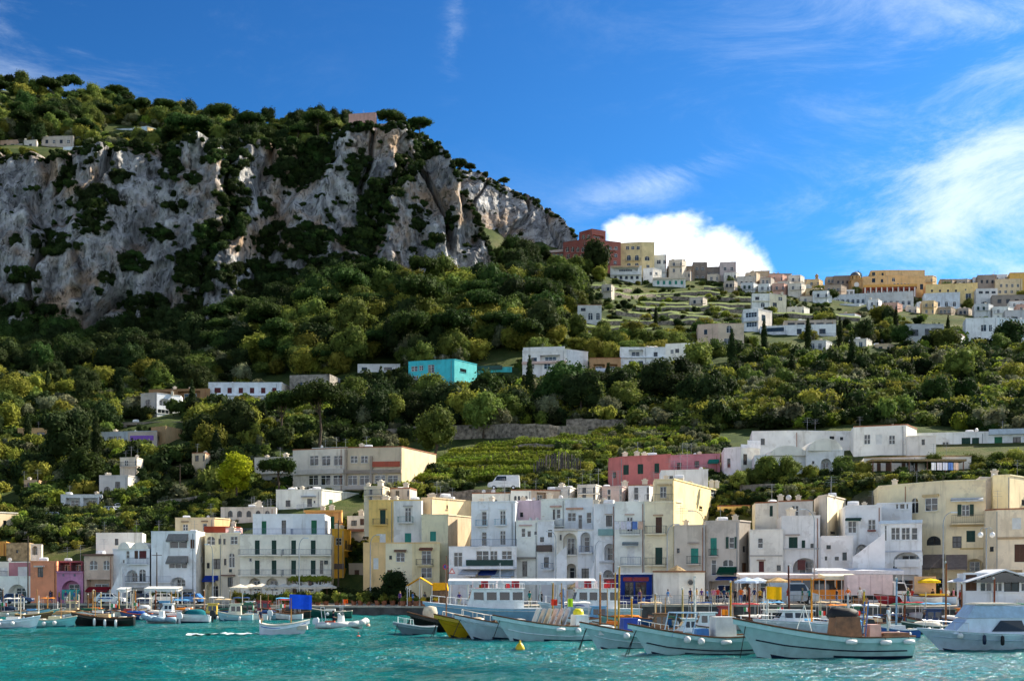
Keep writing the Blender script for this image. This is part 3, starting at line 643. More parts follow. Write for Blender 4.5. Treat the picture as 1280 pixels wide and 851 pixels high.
# white restaurant house
house('house', 'white house with thin blue balconies above the terrace restaurant', [(589, 174), (644, 172.5), (649, 178)], 627, 690, [Wb, Wb], [
    ('d', 0, 602, 639, 608.5, 657), ('d', 0, 625, 638, 632, 656), ('d', 0, 602, 664.5, 608.5, 682), ('d', 0, 625, 663, 632, 681), ('bal', 0, 595.5, 650, 609.5, 657, '8FB7C4', .7), ('bal', 0, 619, 649, 633.5, 656, '8FB7C4', .7), ('slab', 0, 600, 636.5, 610, 637.7, 'E8E8E8', .2), ('slab', 0, 623, 635.5, 634, 636.7, 'E8E8E8', .2)], 9, zbase=6.5, clutter=2)
house('restaurant', 'glazed terrace restaurant with dark green panel and white slanted awning', [(561, 170.5), (646, 168.5)], 683, 752, 'EAEDF2', [
    ('w', 0, 595, 688, 611, 700), ('w', 0, 612.5, 688, 622, 700), ('w', 0, 627, 688, 640, 699), ('w', 0, 567, 690, 578, 708), ('box', 0, 583, 699.5, 641.5, 706.5, '123B30', .25, 'panel'), ('bal', 0, 588, 674, 646, 682.5, '54708A', .2),
    ('slab', 0, 578, 708, 646, 711, 'E4E8EE', 2.2), ('R', 0, 588, 713, 612, 748), ('R', 0, 615, 713, 640, 748), ('awn', 0, 578, 711, 600, 720, 'DfE4EA', 2.4), ('awn', 0, 601, 712, 622, 719, '1D3D8C', 1.5), ('awn', 0, 618, 712, 643, 722, 'B9C9D6', 2.0)], 9, 'restaurant', zbase=1.0, clutter=0)
house('house', 'low white house with round headed gallery openings and terracotta edge', [(590, 193), (640, 192), (668, 193)], 616, 634, [Wh, Wh2], [('w', 0, 598, 625, 604, 629.5), ('w', 0, 617, 624, 622, 628)] + grid(0, 'K', 640, 641, 0, [620], 3, 5), 7, roof=TERRA, zbase=10, clutter=2)
house('house', 'white roof house with four small dark arches', [(638.5, 190), (664, 190), (700, 191)], 612, 630, [Wh, 'C8B8A8'], grid(0, 'K', 642, 660, 4, [619.5], 3.2, 5.5) + [('R', 1, 671, 615, 683, 626)], 7, roof=TERRA, zbase=10)
house('house', 'lilac painted wall house behind the planted terrace', [(644.5, 176), (683, 175)], 626, 660, 'D9C3D4', [('k', 0, 650, 640, 654, 646)], 6, zbase=9, clutter=1)
house('house', 'white cluster house with brown slatted panel and small windows', [(645, 171), (672, 170.5), (693, 169.5)], 650.5, 752, [Wh, Wb], [
    ('w', 0, 651.5, 660, 657, 671), ('w', 0, 659, 663, 664, 671), ('k', 0, 668, 664, 671, 668), ('slab', 0, 649, 655.5, 665, 657, 'C9A8A0', .3), ('box', 1, 672.5, 681, 690, 689, '5A4A40', .5, 'panel'), ('k', 1, 675, 671, 680, 677), ('k', 1, 685, 662, 690, 671),
    ('k', 0, 653, 701, 659, 720), ('slab', 0, 647, 696, 670, 698, '8A8478', .8), ('k', 1, 680, 696, 686, 709), ('bal', 1, 678, 704, 692, 711, '8296AA', .6), ('n', 0, 647, 712, 660, 719)], 9, zbase=1.2, clutter=1)
house('house', 'white upper house with wide window and slim door over the arcade', [(676, 173), (706, 171), (741, 170)], 624, 664, [Wh, Wb], [
    ('k', 0, 691, 636.5, 694, 655), ('w', 0, 695.5, 636, 700.5, 648), ('w', 1, 709.5, 640.5, 720, 651.5), ('d', 1, 722.5, 643, 728, 661), ('w', 1, 733, 640, 739.5, 654), ('slab', 0, 689, 632, 702, 633.5, 'C9A090', .4), ('slab', 1, 708, 634.5, 729, 636.5, 'C99A80', .4), ('bal', 0, 676, 650, 705, 657, '8C9AAC', .5)], 9, zbase=8, clutter=2)
house('house', 'white arcade house with two tall arches and an outside staircase', [(693, 168.5), (722, 168), (742, 167.5)], 662, 752, [Wh2, Wb], [
    ('A', 0, 704, 666, 721, 693), ('A', 1, 725.5, 665, 738, 690), ('k', 0, 699.5, 668, 702, 675), ('A', 0, 708, 704, 720, 726), ('k', 1, 727, 710, 736, 730), ('bal', 1, 725, 683, 741, 690, '7F8FA8', .8), ('bal', 0, 704, 688, 721, 693, '8E8E8E', .5), ('slab', 0, 693, 660.5, 722, 663, 'CFC8BE', .4)], 9, zbase=1.4, clutter=0)
house('house', 'white house with one dark window above a blind arch', [(742, 167), (768.5, 166.5)], 630, 752, Wb, [
    ('k', 0, 757.5, 644, 765, 657.5), ('A', 0, 755.5, 679, 768, 700), ('A', 0, 754, 712, 766, 735), ('slab', 0, 742, 701, 768, 703, 'C4C4C4', .3), ('slab', 0, 756, 642, 767, 643.2, 'B9A898', .25), ('box', 0, 748, 661, 767, 669, '7FA3A0', .3, 'panel')], 9, zbase=1.6, clutter=2)
house('house', 'white house with laundry hanging from its upper balcony', [(768.5, 165.5), (806, 165)], 627, 752, Wh, [
    ('w', 0, 783.5, 646, 791, 664), ('bal', 0, 775, 660, 800, 667.5, '', .9), ('v', 0, 784, 682, 793, 704), ('bal', 0, 776, 696, 801, 705.5, '6F7E90', .9), ('slab', 0, 781, 642, 793, 643.5, 'C9B0A0', .3), ('awn', 0, 778, 677, 798, 682, '9AA4A6', .9), ('k', 0, 780, 716, 795, 740)], 9, zbase=1.7, clutter=2)
# cream tower house: shaded front, sunlit flank
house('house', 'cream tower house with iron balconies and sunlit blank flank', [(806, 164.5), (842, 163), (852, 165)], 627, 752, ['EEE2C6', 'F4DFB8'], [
    ('n', 0, 819.5, 646, 827.5, 666), ('g', 0, 819, 684, 828, 705), ('bal', 0, 808, 657.5, 834, 666.5, '4A4A44', .9), ('bal', 0, 808, 697, 834, 706, '4A4A44', .9), ('slab', 0, 817, 643, 829, 644.5, 'B99A78', .25), ('k', 0, 815, 716, 828, 742), ('bal', 0, 806, 618, 842, 627, '3A3A3C', .1)], 9, zbase=1.8, clutter=0)
house('house', 'recessed cream top storey with glazed doors on the tower house', [(818, 172), (853, 171)], 599, 632, 'EBDCB8', [('w', 0, 825, 608, 833, 622), ('w', 0, 840, 608, 846, 618), ('slab', 0, 822, 604.5, 836, 606, 'CBB48A', .4), ('slab', 0, 838, 604.5, 850, 606, 'CBB48A', .4)], 6, zbase=12, clutter=1)
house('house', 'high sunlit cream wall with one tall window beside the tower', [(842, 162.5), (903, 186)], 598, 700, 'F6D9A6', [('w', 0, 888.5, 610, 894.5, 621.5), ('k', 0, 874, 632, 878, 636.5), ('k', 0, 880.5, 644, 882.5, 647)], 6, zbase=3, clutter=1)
house('house', 'weathered grey plaster house with a teal door and balcony', [(843, 161), (881, 159.5)], 656.5, 752, 'CBC2B6', [
    ('t', 0, 863.5, 685, 873, 704), ('bal', 0, 859.5, 695, 876, 704.5, '3C4A48', .8), ('k', 0, 846, 685, 849.5, 691), ('slab', 0, 860, 677.5, 874, 679, 'A9988A', .3)], 8, zbase=1.9, clutter=1)
house('house', 'grey house with green shutters over a green awninged shop', [(881.5, 160), (924, 158), (938, 161)], 651, 752, ['C6BEB6', '9A948E'], [
    ('t', 0, 888, 672, 896, 694), ('bal', 0, 887, 686, 898, 694.5, '2E3E38', .5), ('o', 0, 911, 671, 918, 685), ('a', 0, 889, 699, 895.5, 719), ('a', 0, 903, 699, 917, 708), ('awn', 0, 899, 708, 921, 718, '0F4A36', 1.2), ('awn', 0, 898, 720, 921, 725, '1F3F8E', 1.2), ('R', 0, 886, 726, 919, 748), ('k', 1, 928.5, 682, 931.5, 690), ('n', 1, 927.5, 703, 933, 722)], 9, zbase=1.9, clutter=2)
house('house', 'small yellow house with terracotta edge behind the grey house', [(897, 178), (937, 176.5), (945, 181)], 632, 656, [Ye, 'D9A63E'], [('k', 0, 903, 640, 908, 646), ('w', 0, 918.5, 640.5, 923, 646), ('w', 0, 924.5, 640.5, 931, 646)], 7, roof=TERRA, zbase=10, clutter=0)
house('house', 'white house with a red plank door and a round topped window', [(937.5, 157), (979, 156)], 662, 752, 'EBE7E0', [
    ('a', 0, 947, 672, 954, 685), ('r', 0, 948.5, 701, 955, 714.5), ('k', 0, 971, 706, 976, 713), ('R', 0, 942, 722, 975, 748), ('slab', 0, 937, 693.5, 978, 695, 'B9B0A6', .12), ('slab', 0, 946, 699, 957, 700.5, 'A9907C', .3)], 9, zbase=2.0, clutter=0)
house('house', 'small white house with dark roof netting behind the red door house', [(944, 168), (978, 166)], 628, 665, Wh2, [('g', 0, 962, 632, 966, 645)], 6, roof=TERRA, zbase=9, clutter=1)
house('house', 'white roof room with glazed door and tiled edge over green shutters', [(973, 164), (1016, 162)], 626, 650, 'DCD6D0', [('d', 0, 989, 631.5, 998.5, 645.5)], 6, roof=TERRA, zbase=10, clutter=1)
house('house', 'white house with green shutters above an arched red doorway', [(977, 156.5), (1025, 155)], 645, 752, 'E8E7E8', [
    ('g', 0, 986, 671, 997, 685), ('g', 0, 1002, 675, 1006.5, 685), ('k', 0, 1013, 679, 1017, 685), ('A', 0, 991, 697, 1021, 718), ('slab', 0, 982, 667.5, 1000, 669, 'B09E92', .3), ('slab', 0, 979, 684.8, 1024, 686.2, 'C8C4C0', .25), ('box', 0, 997, 699.5, 1007, 712, '5E2622', .05, 'door_panel'), ('R', 0, 982, 722, 1020, 748)], 9, zbase=2.0, clutter=1)
house('house', 'white stepped house with a sunlit plain upper wall', [(1023, 163), (1034, 160), (1057, 169)], 620, 690, ['E6DCCE', 'F3E2CC'], [('k', 1, 1038, 663.5, 1044, 668)], 7, zbase=6, clutter=1)
house('house', 'low white house with tiny windows and rounded gable', [(1026.5, 152), (1066.5, 151)], 670, 752, 'ECEAEC', [
    ('k', 0, 1033, 681, 1038.5, 686), ('k', 0, 1031, 695, 1034, 700), ('k', 0, 1043.5, 695.5, 1048.5, 700), ('k', 0, 1053, 690, 1058.5, 700), ('R', 0, 1030, 718, 1060, 745)], 9, zbase=2.0, clutter=0)
house('house', 'white house with green awning window above curved staircase', [(1056.5, 156), (1102, 154.5)], 632, 752, 'E8EAEF', [
    ('w', 0, 1060, 651, 1070.5, 666), ('w', 0, 1085, 649, 1094.5, 662), ('awn', 0, 1057.5, 647, 1077, 651, '1D4A40', 1.0), ('A', 0, 1070, 680, 1085, 702), ('box', 0, 1084.5, 662, 1095, 664, '7A3A2A', .3, 'flower_box'), ('k', 0, 1104, 660, 1107, 672)], 9, zbase=2.0, clutter=2)
house('house', 'white house with wide glazed veranda and arched loggia below', [(1101, 152), (1152.5, 149.5)], 651, 752, 'EBEEF3', [
    ('w', 0, 1113.5, 659, 1125, 674.5), ('w', 0, 1126.5, 659, 1137.5, 674.5), ('w', 0, 1139, 659, 1147, 674.5), ('A', 0, 1117, 690, 1150, 706), ('bal', 0, 1119, 702, 1150, 707, 'solid', .3), ('slab', 0, 1100, 650.5, 1153, 653.5, 'BFD0E0', .25), ('slab', 0, 1101, 688, 1152, 689.5, 'C8CCD4', .1), ('K', 0, 1116, 706.5, 1121.5, 711), ('w', 0, 1105.5, 656, 1108.5, 676), ('R', 0, 1106, 718, 1148, 746)], 9, zbase=2.1, clutter=0)
house('house', 'white parapet room with three small windows over the veranda', [(1096, 158), (1140, 156)], 629, 655, 'E2E6EC', [('w', 0, 1119.5, 629 + 0, 1123, 636), ('w', 0, 1124.5, 629, 1131, 636), ('w', 0, 1132.5, 629, 1135.5, 636)], 6, zbase=9.5, clutter=0)
house('house', 'large yellow house with railing balcony, awning and corner stairs', [(1098, 162), (1134, 158), (1182, 153), (1232, 151.5)], 607.5, 752, ['F0E2C0', 'EEDFC0', 'ECDCBA'], [
    ('w', 1, 1156, 622.5, 1172, 638), ('o', 2, 1202, 630.5, 1212, 644.5), ('bal', 2, 1189.5, 644, 1231, 653.5, '8E7A62', .9), ('awn', 2, 1188.5, 622, 1229, 627, 'D8DCDC', 1.3), ('g', 2, 1208, 663, 1219, 677), ('k', 2, 1190.5, 670, 1202, 684.5), ('A', 2, 1207, 698, 1230, 714),
    ('a', 1, 1139, 622.5, 1148, 641), ('slab', 2, 1187, 656, 1232, 657.5, 'BFA470', .2), ('slab', 1, 1154, 618.5, 1174, 620, 'C9AE7C', .25), ('K', 1, 1158, 670, 1176, 681), ('awn', 1, 1155.5, 693, 1181, 712, '8C7F78', 2.6), ('awn', 2, 1182.5, 693, 1209, 712, '8C7F78', 2.6), ('box', 2, 1208, 716, 1228, 721, 'E4B62A', .1, 'sign'), ('R', 1, 1160, 716, 1180, 745), ('R', 2, 1186, 723, 1226, 746), ('slab', 2, 1200, 684.6, 1232, 686, 'C9AB6C', .15)], 8, zbase=2.2, clutter=1)
house('house', 'white pier wall between the two yellow houses', [(1225, 157), (1243, 158)], 596, 650, 'E4DEDA', [], 4, zbase=8, clutter=1)
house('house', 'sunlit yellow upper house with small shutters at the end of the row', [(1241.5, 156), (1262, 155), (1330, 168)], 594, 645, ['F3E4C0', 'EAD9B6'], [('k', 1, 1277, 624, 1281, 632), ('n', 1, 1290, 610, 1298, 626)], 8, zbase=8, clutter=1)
house('house', 'pale yellow house with roller blind and brown panelled door', [(1232, 149.5), (1247, 147.5), (1340, 144)], 637, 752, ['E8D8BA', 'ECDDC4'], [
    ('v', 1, 1265, 647, 1276.5, 661), ('n', 1, 1268, 680, 1281, 702), ('slab', 1, 1247, 671, 1340, 672.6, 'B59A74', .15), ('k', 0, 1237, 683, 1242, 689), ('R', 1, 1255, 712, 1278, 742), ('v', 1, 1300, 647, 1312, 661)], 8, roof=TERRA, zbase=2.1, clutter=1)
# behind-left small houses
house('house', 'orange corner house behind the low arched house', [(-30, 205), (8, 204)], 677, 703, 'E0A458', [('k', 0, -12, 684, -6, 692)], 6, zbase=4, clutter=1)
house('house', 'tan rubble stone house behind the salmon house', [(8, 202), (37, 201)], 678, 703, mat('rubble_stone', (.42, .30, .16), .95, .35, 1.5, .7, 3), [('k', 0, 20, 687, 23, 691)], 6, zbase=4, clutter=0, cornice=False)
house('house', 'small white roof belfry arch above the salmon house', [(38, 198), (52, 198)], 680, 703, 'E6DCCC', [('A', 0, 40, 682, 47, 693)], 3, zbase=4, clutter=0)
house('house', 'small grey white house at the left end above the quay', [(-60, 222), (-10, 220), (22, 224)], 640, 668, [Wh2, 'E6D0B0'], [('w', 0, -6, 650, 3, 660), ('k', 1, 4, 650, 8, 658)], 7, zbase=8, clutter=1)
house('house', 'white terrace wall house with scalloped arches behind the hotel', [(276, 209), (345, 208)], 634, 652, 'D8D2C8', grid(0, 'K', 282, 340, 5, [638], 6, 8), 6, zbase=10, clutter=3)

vault(962, 1008, 569.3, 193.4, 'dark fronted barrel vault beside the blue arched door', 1.5, 6)
for a in ((1010, 1053, 563.5, 191.5, 1.9), ): vault(a[0], a[1], a[2], a[3], 'broad white shallow vault over the blue arched door', a[4], 6)
# ------------------------------------------------------------------ hillside houses
def hh(name, label, corners, top, base, walls, ops=(), depth=8, extra=4.0, **k):
    """like house(), distances found on the slope when given as None"""
    px = corners[0][0]; Y = corners[0][1] or hit(px + (corners[-1][0] - px) * .5, base)
    cs = [(c[0], (c[1] if c[1] and c[1] > 20 else Y + (c[1] or 0))) for c in corners]
    zb = CH + (HY - base) / F * cs[0][1] - extra
    k.setdefault('protect', .6)
    return house(name, label, cs, top, base, walls, ops, depth, zbase=zb, **k)
hh('villa', 'white villa with open pergola terrace above the parked cars', [(76, None), (128, 0)], 618, 640, 'DDE0E4', [('R', 0, 82, 622, 100, 632), ('R', 0, 104, 622, 122, 632), ('w', 0, 108, 634, 116, 639)], 7)
hh('villa', 'grey white terraced villa with round shrubs below the pine', [(124, None), (160, 0), (184, 6)], 594, 622, ['C9C6C6', 'DAD2C8'], [('K', 0, 130, 608, 138, 618), ('k', 0, 144, 602, 150, 610), ('w', 1, 168, 602, 174, 610)], 8)
hh('villa', 'small white house with a dark arched window and glazed doors on the slope', [(176, None), (196, -2), (226, 3)], 492, 519, ['B9B2AC', 'DDE3EC'], [('k', 0, 182, 500, 188, 508), ('A', 1, 199, 497, 214, 508), ('w', 1, 197, 511, 216, 518)], 7)
hh('villa', 'ochre flat pavilion with brown posts behind the small white house', [(186, 330), (262, 328)], 487, 500, '9A7A5A', [('R', 0, 192, 490, 215, 499), ('R', 0, 222, 489, 250, 499)], 6, extra=6)
hh('villa', 'long white villa with a scalloped roofline and dark red windows', [(260.5, None), (352, 0), (363, 8)], 478, 504, ['DDE5F0', 'F0E6D6'], grid(0, 'r', 280, 350, 5, [484.5], 5.5, 7) + grid(0, 'a', 292, 350, 3, [497], 8, 7) + [('r', 0, 268, 484.5, 276, 491), ('slab', 0, 262, 493.5, 352, 495, 'E8EEF4', .6)], 8, clutter=1)
MASON = mat('masonry', (.30, .27, .23), .95, .45, .9, .8, 2.2, streak=.3)
hh('villa', 'ruined grey stone building beside the long white villa', [(362, 332), (412, 330), (426, 338)], 469, 492, MASON, [('k', 0, 372, 478, 378, 484)], 7, cornice=False, clutter=0)
hh('hotel', 'terraced hotel with a purple banner above the stone retaining wall', [(108, None), (160, -3), (196, -4)], 541, 556, ['B9C0C8', 'C9BCB0'], [('w', 0, 112, 546, 130, 553), ('w', 0, 136, 545, 152, 553), ('box', 1, 163, 544.5, 192, 550, '8C5AB8', .15, 'banner'), ('k', 1, 166, 551.5, 190, 556)], 8, cat='hotel', clutter=2)
hh('hotel', 'tan stone tower wall of the terraced hotel', [(189, 282), (207, 279), (229, 286)], 534, 580, ['A58A68', 'C2A27A'], [('k', 0, 196, 545, 199, 551)], 8, cornice=False, clutter=0, cat='hotel')
hh('hotel', 'dark roofed cafe terrace of the hotel with white chairs', [(152, 300), (230, 298)], 528, 540, '8E857A', [('R', 0, 158, 531, 188, 538), ('R', 0, 194, 531, 224, 538)], 6, cat='hotel', extra=3)
hh('house', 'low ochre house with a flat roof among the dark trees', [(22, None), (70, 0)], 535, 550, 'C9A476', [('k', 0, 30, 540, 38, 546), ('k', 0, 46, 540, 56, 546)], 7)
# school-like building with long window bands
hh('school', 'long weathered school building with rows of tall windows', [(366, 232), (431, 228), (502, 226), (545, 240)], 562, 612, ['D6D0C6', 'C6BAA6', 'DCCBAA'],
   grid(1, 'w', 436, 462, 2, [569.5], 9, 9) + grid(0, 'w', 385, 430, 3, [569.5], 11, 12) + grid(0, 'w', 384, 430, 3, [594], 12, 12) + grid(1, 'w', 433, 463, 2, [594], 12, 12) + grid(1, 'w', 467, 499, 2, [594], 13, 12) + [('slab', 0, 366, 588, 431, 591.5, 'C8C0B4', .5), ('slab', 1, 431, 588, 502, 591, '8E7F70', .5), ('slab', 1, 431, 607, 503, 611, 'B9AEA2', .7),
   ('box', 1, 466, 577, 500, 583, 'A8482A', .3, 'parapet'), ('slab', 1, 431.5, 562, 434, 612, '9A8C7A', .4), ('slab', 1, 463, 570, 466, 612, '9A8C7A', .4)], 9, cat='school', clutter=2, roof=TERRA)
hh('house', 'white entrance wing with balconies beside the school', [(318, 238), (366, 236)], 572, 606, 'CFC6BA', [('R', 0, 326, 578, 342, 589), ('w', 0, 348, 578, 360, 588), ('k', 0, 340, 596, 350, 604), ('bal', 0, 322, 586, 362, 591, 'solid', .8)], 8, clutter=1)
hh('house', 'bluish upper school wing with a glazed gallery', [(390, 246), (434, 244)], 560, 575, 'A9C0C8', grid(0, 'w', 392, 432, 4, [563], 8, 5), 6, clutter=1, extra=2)
hh('house', 'turquoise house with white windows among the dark trees', [(510.5, None), (568, -4), (596, 4)], 452, 482, ['4CC4D2', '62C0C6'], [('w', 0, 514, 458, 522, 464), ('w', 0, 524, 457, 529, 463), ('w', 0, 535, 456, 543, 466), ('w', 0, 517, 470, 523, 477), ('k', 1, 575, 460, 583, 466)], 9, clutter=1)
hh('house', 'small turquoise house with dark netting beside the larger turquoise one', [(590, 345), (640, 343)], 460, 480, '58C2C6', [('k', 0, 600, 466, 606, 471), ('box', 0, 594, 458, 628, 462, '1E4A40', .5, 'netting')], 6, clutter=0)
hh('house', 'low white bungalow at the foot of the wood', [(447, None), (500, 0)], 455, 466, 'D0D2D4', [('k', 0, 452, 459, 459, 463), ('k', 0, 480, 459, 490, 463)], 6, clutter=0)
hh('villa', 'white and pink villa with roof balustrade', [(653, None), (708, -2), (735, 2)], 438, 470, ['E9E6E6', 'E4E4E8'], [('k', 0, 664, 447, 671, 452), ('R', 0, 675, 444, 700, 450), ('w', 0, 660, 455, 668, 461), ('w', 0, 680, 454, 688, 461), ('w', 1, 712, 455, 718, 461), ('w', 1, 722, 455, 728, 461), ('slab', 0, 653, 452.5, 708, 454, 'DDB8A8', .6), ('bal', 0, 654, 434.5, 706, 438, 'solid', .1)], 9, clutter=1)
hh('villa', 'white villa with arched veranda and dark windows', [(775, None), (809, 0), (832, 0)], 434, 470, ['EEF0F2', 'EDEFF2'], [('R', 0, 786, 437, 804, 445), ('k', 0, 786, 451, 792, 459), ('k', 0, 798, 451, 804, 459), ('k', 1, 817, 440, 822, 446), ('A', 1, 812, 449, 828, 458), ('w', 1, 814, 461, 828, 468), ('slab', 0, 775, 446, 832, 447.5, 'E8ECEE', .5), ('slab', 0, 770, 461, 790, 462.5, 'E8ECEE', 1.2)], 8)
hh('villa', 'plain white annex with small window beside the arched villa', [(832, 352), (869, 350)], 430, 460, 'EFEDEA', [('k', 0, 844, 436, 849, 441), ('w', 0, 838, 437, 842, 442)], 7, clutter=0)
hh('house', 'brown roofed terrace house with white awnings between the villas', [(737, None), (776, 0)], 447, 470, 'B58E6A', [('R', 0, 742, 455, 756, 464), ('R', 0, 760, 455, 772, 464), ('awn', 0, 744, 460, 770, 467, 'E8E6E2', 2.0)], 6, roof=TERRA, clutter=0)
hh('house', 'red house with a row of dark green shutters', [(761, 205), (778, 202), (838, 198)], 573, 615, ['C67A78', 'C67876'], [('g', 1, 779, 581, 786, 593), ('g', 1, 797, 580, 804, 592), ('g', 1, 818, 579, 824, 591), ('k', 0, 766, 590, 770, 597)], 8, clutter=3)
hh('house', 'pink terrace house with green awning behind the red house', [(838, 212), (900, 209)], 569, 595, 'C9929C', [('awn', 0, 886, 574, 899, 580, '2C8A78', 1.0), ('k', 0, 846, 578, 852, 588), ('k', 0, 868, 576, 874, 584), ('bal', 0, 845, 583, 885, 588, 'D8D0D0', .6)], 7, clutter=2)
hh('house', 'white low roof house under the red house', [(826, 182), (885, 180)], 588, 606, 'E0E4EA', [('w', 0, 836, 594, 842, 600)], 6, clutter=2, extra=3)
# white villa terrace on the right
hh('villa', 'tall white villa block with three windows and pink edge', [(1067, 205), (1133, 202), (1146, 208)], 533, 575, ['EEECEA', 'F2E9DA'], [('w', 0, 1080, 543, 1088, 555), ('v', 0, 1095, 543, 1103, 555), ('w', 0, 1111, 544, 1119, 555)], 9, roof=TERRA, clutter=1)
hh('villa', 'long blank white villa wing with a curved parapet', [(940, 212), (1000, 211), (1045, 212), (1068, 212)], 539, 585, ['E9EAEC', 'ECEAE8', 'EAEAEC'], [('k', 1, 1037, 545, 1043, 549), ('k', 0, 951, 548, 956, 556), ('k', 2, 1050, 546, 1054, 550)], 9, clutter=1)
hh('villa', 'low white villa wing with two dark doors and a scrolled parapet', [(905, 203), (926, 201), (950, 203)], 560, 590, ['E9EAEC', 'F0EDE6'], [('k', 0, 909, 573, 913, 584), ('k', 1, 929, 567, 934, 581), ('slab', 1, 926, 555, 934, 560.2, 'E9EAEC', .1), ('slab', 1, 934.2, 550, 950, 560.2, 'E9EAEC', .1)], 8, clutter=0)
hh('villa', 'white vaulted house with a blue arched door', [(1008, 192), (1055, 191)], 563, 592, 'E6E8EC', [('A', 0, 1026, 573, 1039, 590), ('k', 0, 1015, 576, 1018, 580), ('w', 0, 1045, 571, 1051, 575)], 8, clutter=0)
hh('villa', 'white house with a dark barrel vault beside the blue arched door', [(943, 195), (990, 193.5), (1008, 194)], 569, 600, ['DDE2E8', 'E6E8EA'], [('w', 0, 982, 580, 986, 590), ('k', 0, 951, 580, 956, 588), ('w', 1, 1000, 581, 1003, 588)], 8, clutter=0)
hh('villa', 'white house with brown doors under a straw pergola', [(1080, 190), (1148, 187), (1214, 187)], 572, 596, ['E6E0DA', 'E9E2D8'], [('n', 0, 1096, 577, 1101, 590), ('n', 0, 1107, 576, 1114, 594), ('n', 0, 1127, 576, 1132, 594), ('w', 0, 1133, 577, 1143, 594), ('n', 0, 1143.5, 576, 1147, 594), ('n', 1, 1176, 576, 1186, 590), ('b', 0, 1083, 577, 1089, 584)], 8, roof=mat('straw', (.42, .28, .13), .95, .3, 3, .4, 9), clutter=1)
hh('villa', 'wide white villa with green shutters at the right edge', [(1135, 212), (1235, 209), (1340, 206)], 542, 585, ['E6E8EC', 'DDE2E8'], [('g', 0, 1202, 547, 1213, 555.5), ('g', 0, 1215, 547, 1224, 555.5), ('w', 0, 1178, 552, 1186, 564), ('G', 1, 1243, 546, 1253, 556), ('k', 1, 1266, 546, 1276, 558), ('k', 1, 1282, 546, 1294, 558), ('w', 0, 1152, 549, 1157, 556), ('w', 1, 1246, 567, 1254, 575), ('slab', 1, 1236, 537, 1340, 541, 'B9C4D0', .8)], 9, clutter=3)
hh('house', 'white parapet link wall below the tall villa block', [(1134, 200), (1170, 199)], 545, 580, 'E4E0DC', [('k', 0, 1152, 549, 1156, 556)], 6, clutter=0)
hh('house', 'grey white low house behind a tall tree on the right slope', [(1132, None), (1180, 0)], 405, 432, 'AFB4B8', [('k', 0, 1140, 412, 1148, 420), ('k', 0, 1156, 411, 1162, 420), ('R', 0, 1164, 410, 1178, 420)], 7, clutter=0)
hh('house', 'white wedge shaped house on the right slope', [(1207, None), (1247, -2), (1300, 4)], 398, 432, ['E4E8EE', 'DCE6F0'], [('w', 0, 1226, 406, 1233, 414), ('w', 0, 1236, 406, 1240, 414), ('t', 1, 1269, 411, 1278, 424)], 8, clutter=1)
hh('house', 'grey house with sloping white roof at the right edge', [(1256, 430), (1340, 428)], 388, 408, 'B9BCC0', [('k', 0, 1264, 396, 1272, 402), ('k', 0, 1282, 396, 1290, 402)], 6)
# mid slope group
hh('church', 'pale pink church with a stepped gable and arched blue window', [(872, None), (898, -2), (930, -2)], 406, 440, ['D9BFAE', 'D3C0AC'], [('a', 1, 908, 407, 915, 416), ('w', 1, 905, 423, 913, 431), ('k', 0, 880, 412, 884, 418)], 8, cat='church', clutter=0)
hh('house', 'white house with blue balconies next to the pink church', [(929, 438), (948, 436), (965, 441)], 387, 436, ['E6EAF0', 'EDE6DC'], [('w', 0, 932, 391, 946, 396), ('w', 0, 933, 403, 946, 408), ('bal', 0, 929, 397, 949, 401, '4A7C9C', .9), ('k', 1, 952, 393, 957, 402), ('k', 0, 934, 416, 945, 422), ('k', 0, 934, 425, 945, 432)], 8)
hh('house', 'wide white house with a long balcony and dark upper storey', [(950, 432), (984, 430), (1045, 428)], 408, 440, ['E0E6EE', 'E2E8EE'], [('bal', 0, 950, 413, 984, 418, '', .9), ('k', 0, 956, 410, 980, 414), ('k', 1, 996, 411, 1002, 418), ('k', 1, 1024, 411, 1032, 417), ('w', 1, 1012, 426, 1019, 430), ('w', 1, 990, 422, 996, 428), ('bal', 1, 1024, 417, 1044, 421, '', .8)], 8)
hh('house', 'grey penthouse with long glazing above the wide white house', [(980, 442), (1045, 440)], 401, 412, 'A8A49C', grid(0, 'k', 983, 1043, 5, [403.5], 9, 6), 6, clutter=1)
hh('villa', 'white villa with pale yellow trim below the ridge gardens', [(940, None), (962, 0), (983, 3)], 367, 392, ['E6E8E6', 'E6DCC6'], [('k', 0, 944, 371, 949, 375), ('a', 0, 951, 378, 956, 384), ('k', 1, 966, 378, 971, 384), ('w', 1, 973, 371, 978, 376), ('slab', 0, 940, 376, 962, 377, 'E8E0C8', .5)], 7)
hh('villa', 'white villa with stone pillared pergola among the terraces', [(722, None), (752, 0)], 381, 404, 'C9CCD0', [('a', 0, 735, 391, 741, 400), ('a', 0, 745, 391, 750, 400), ('k', 0, 726, 385, 732, 389)], 6, roof=TERRA, clutter=0)
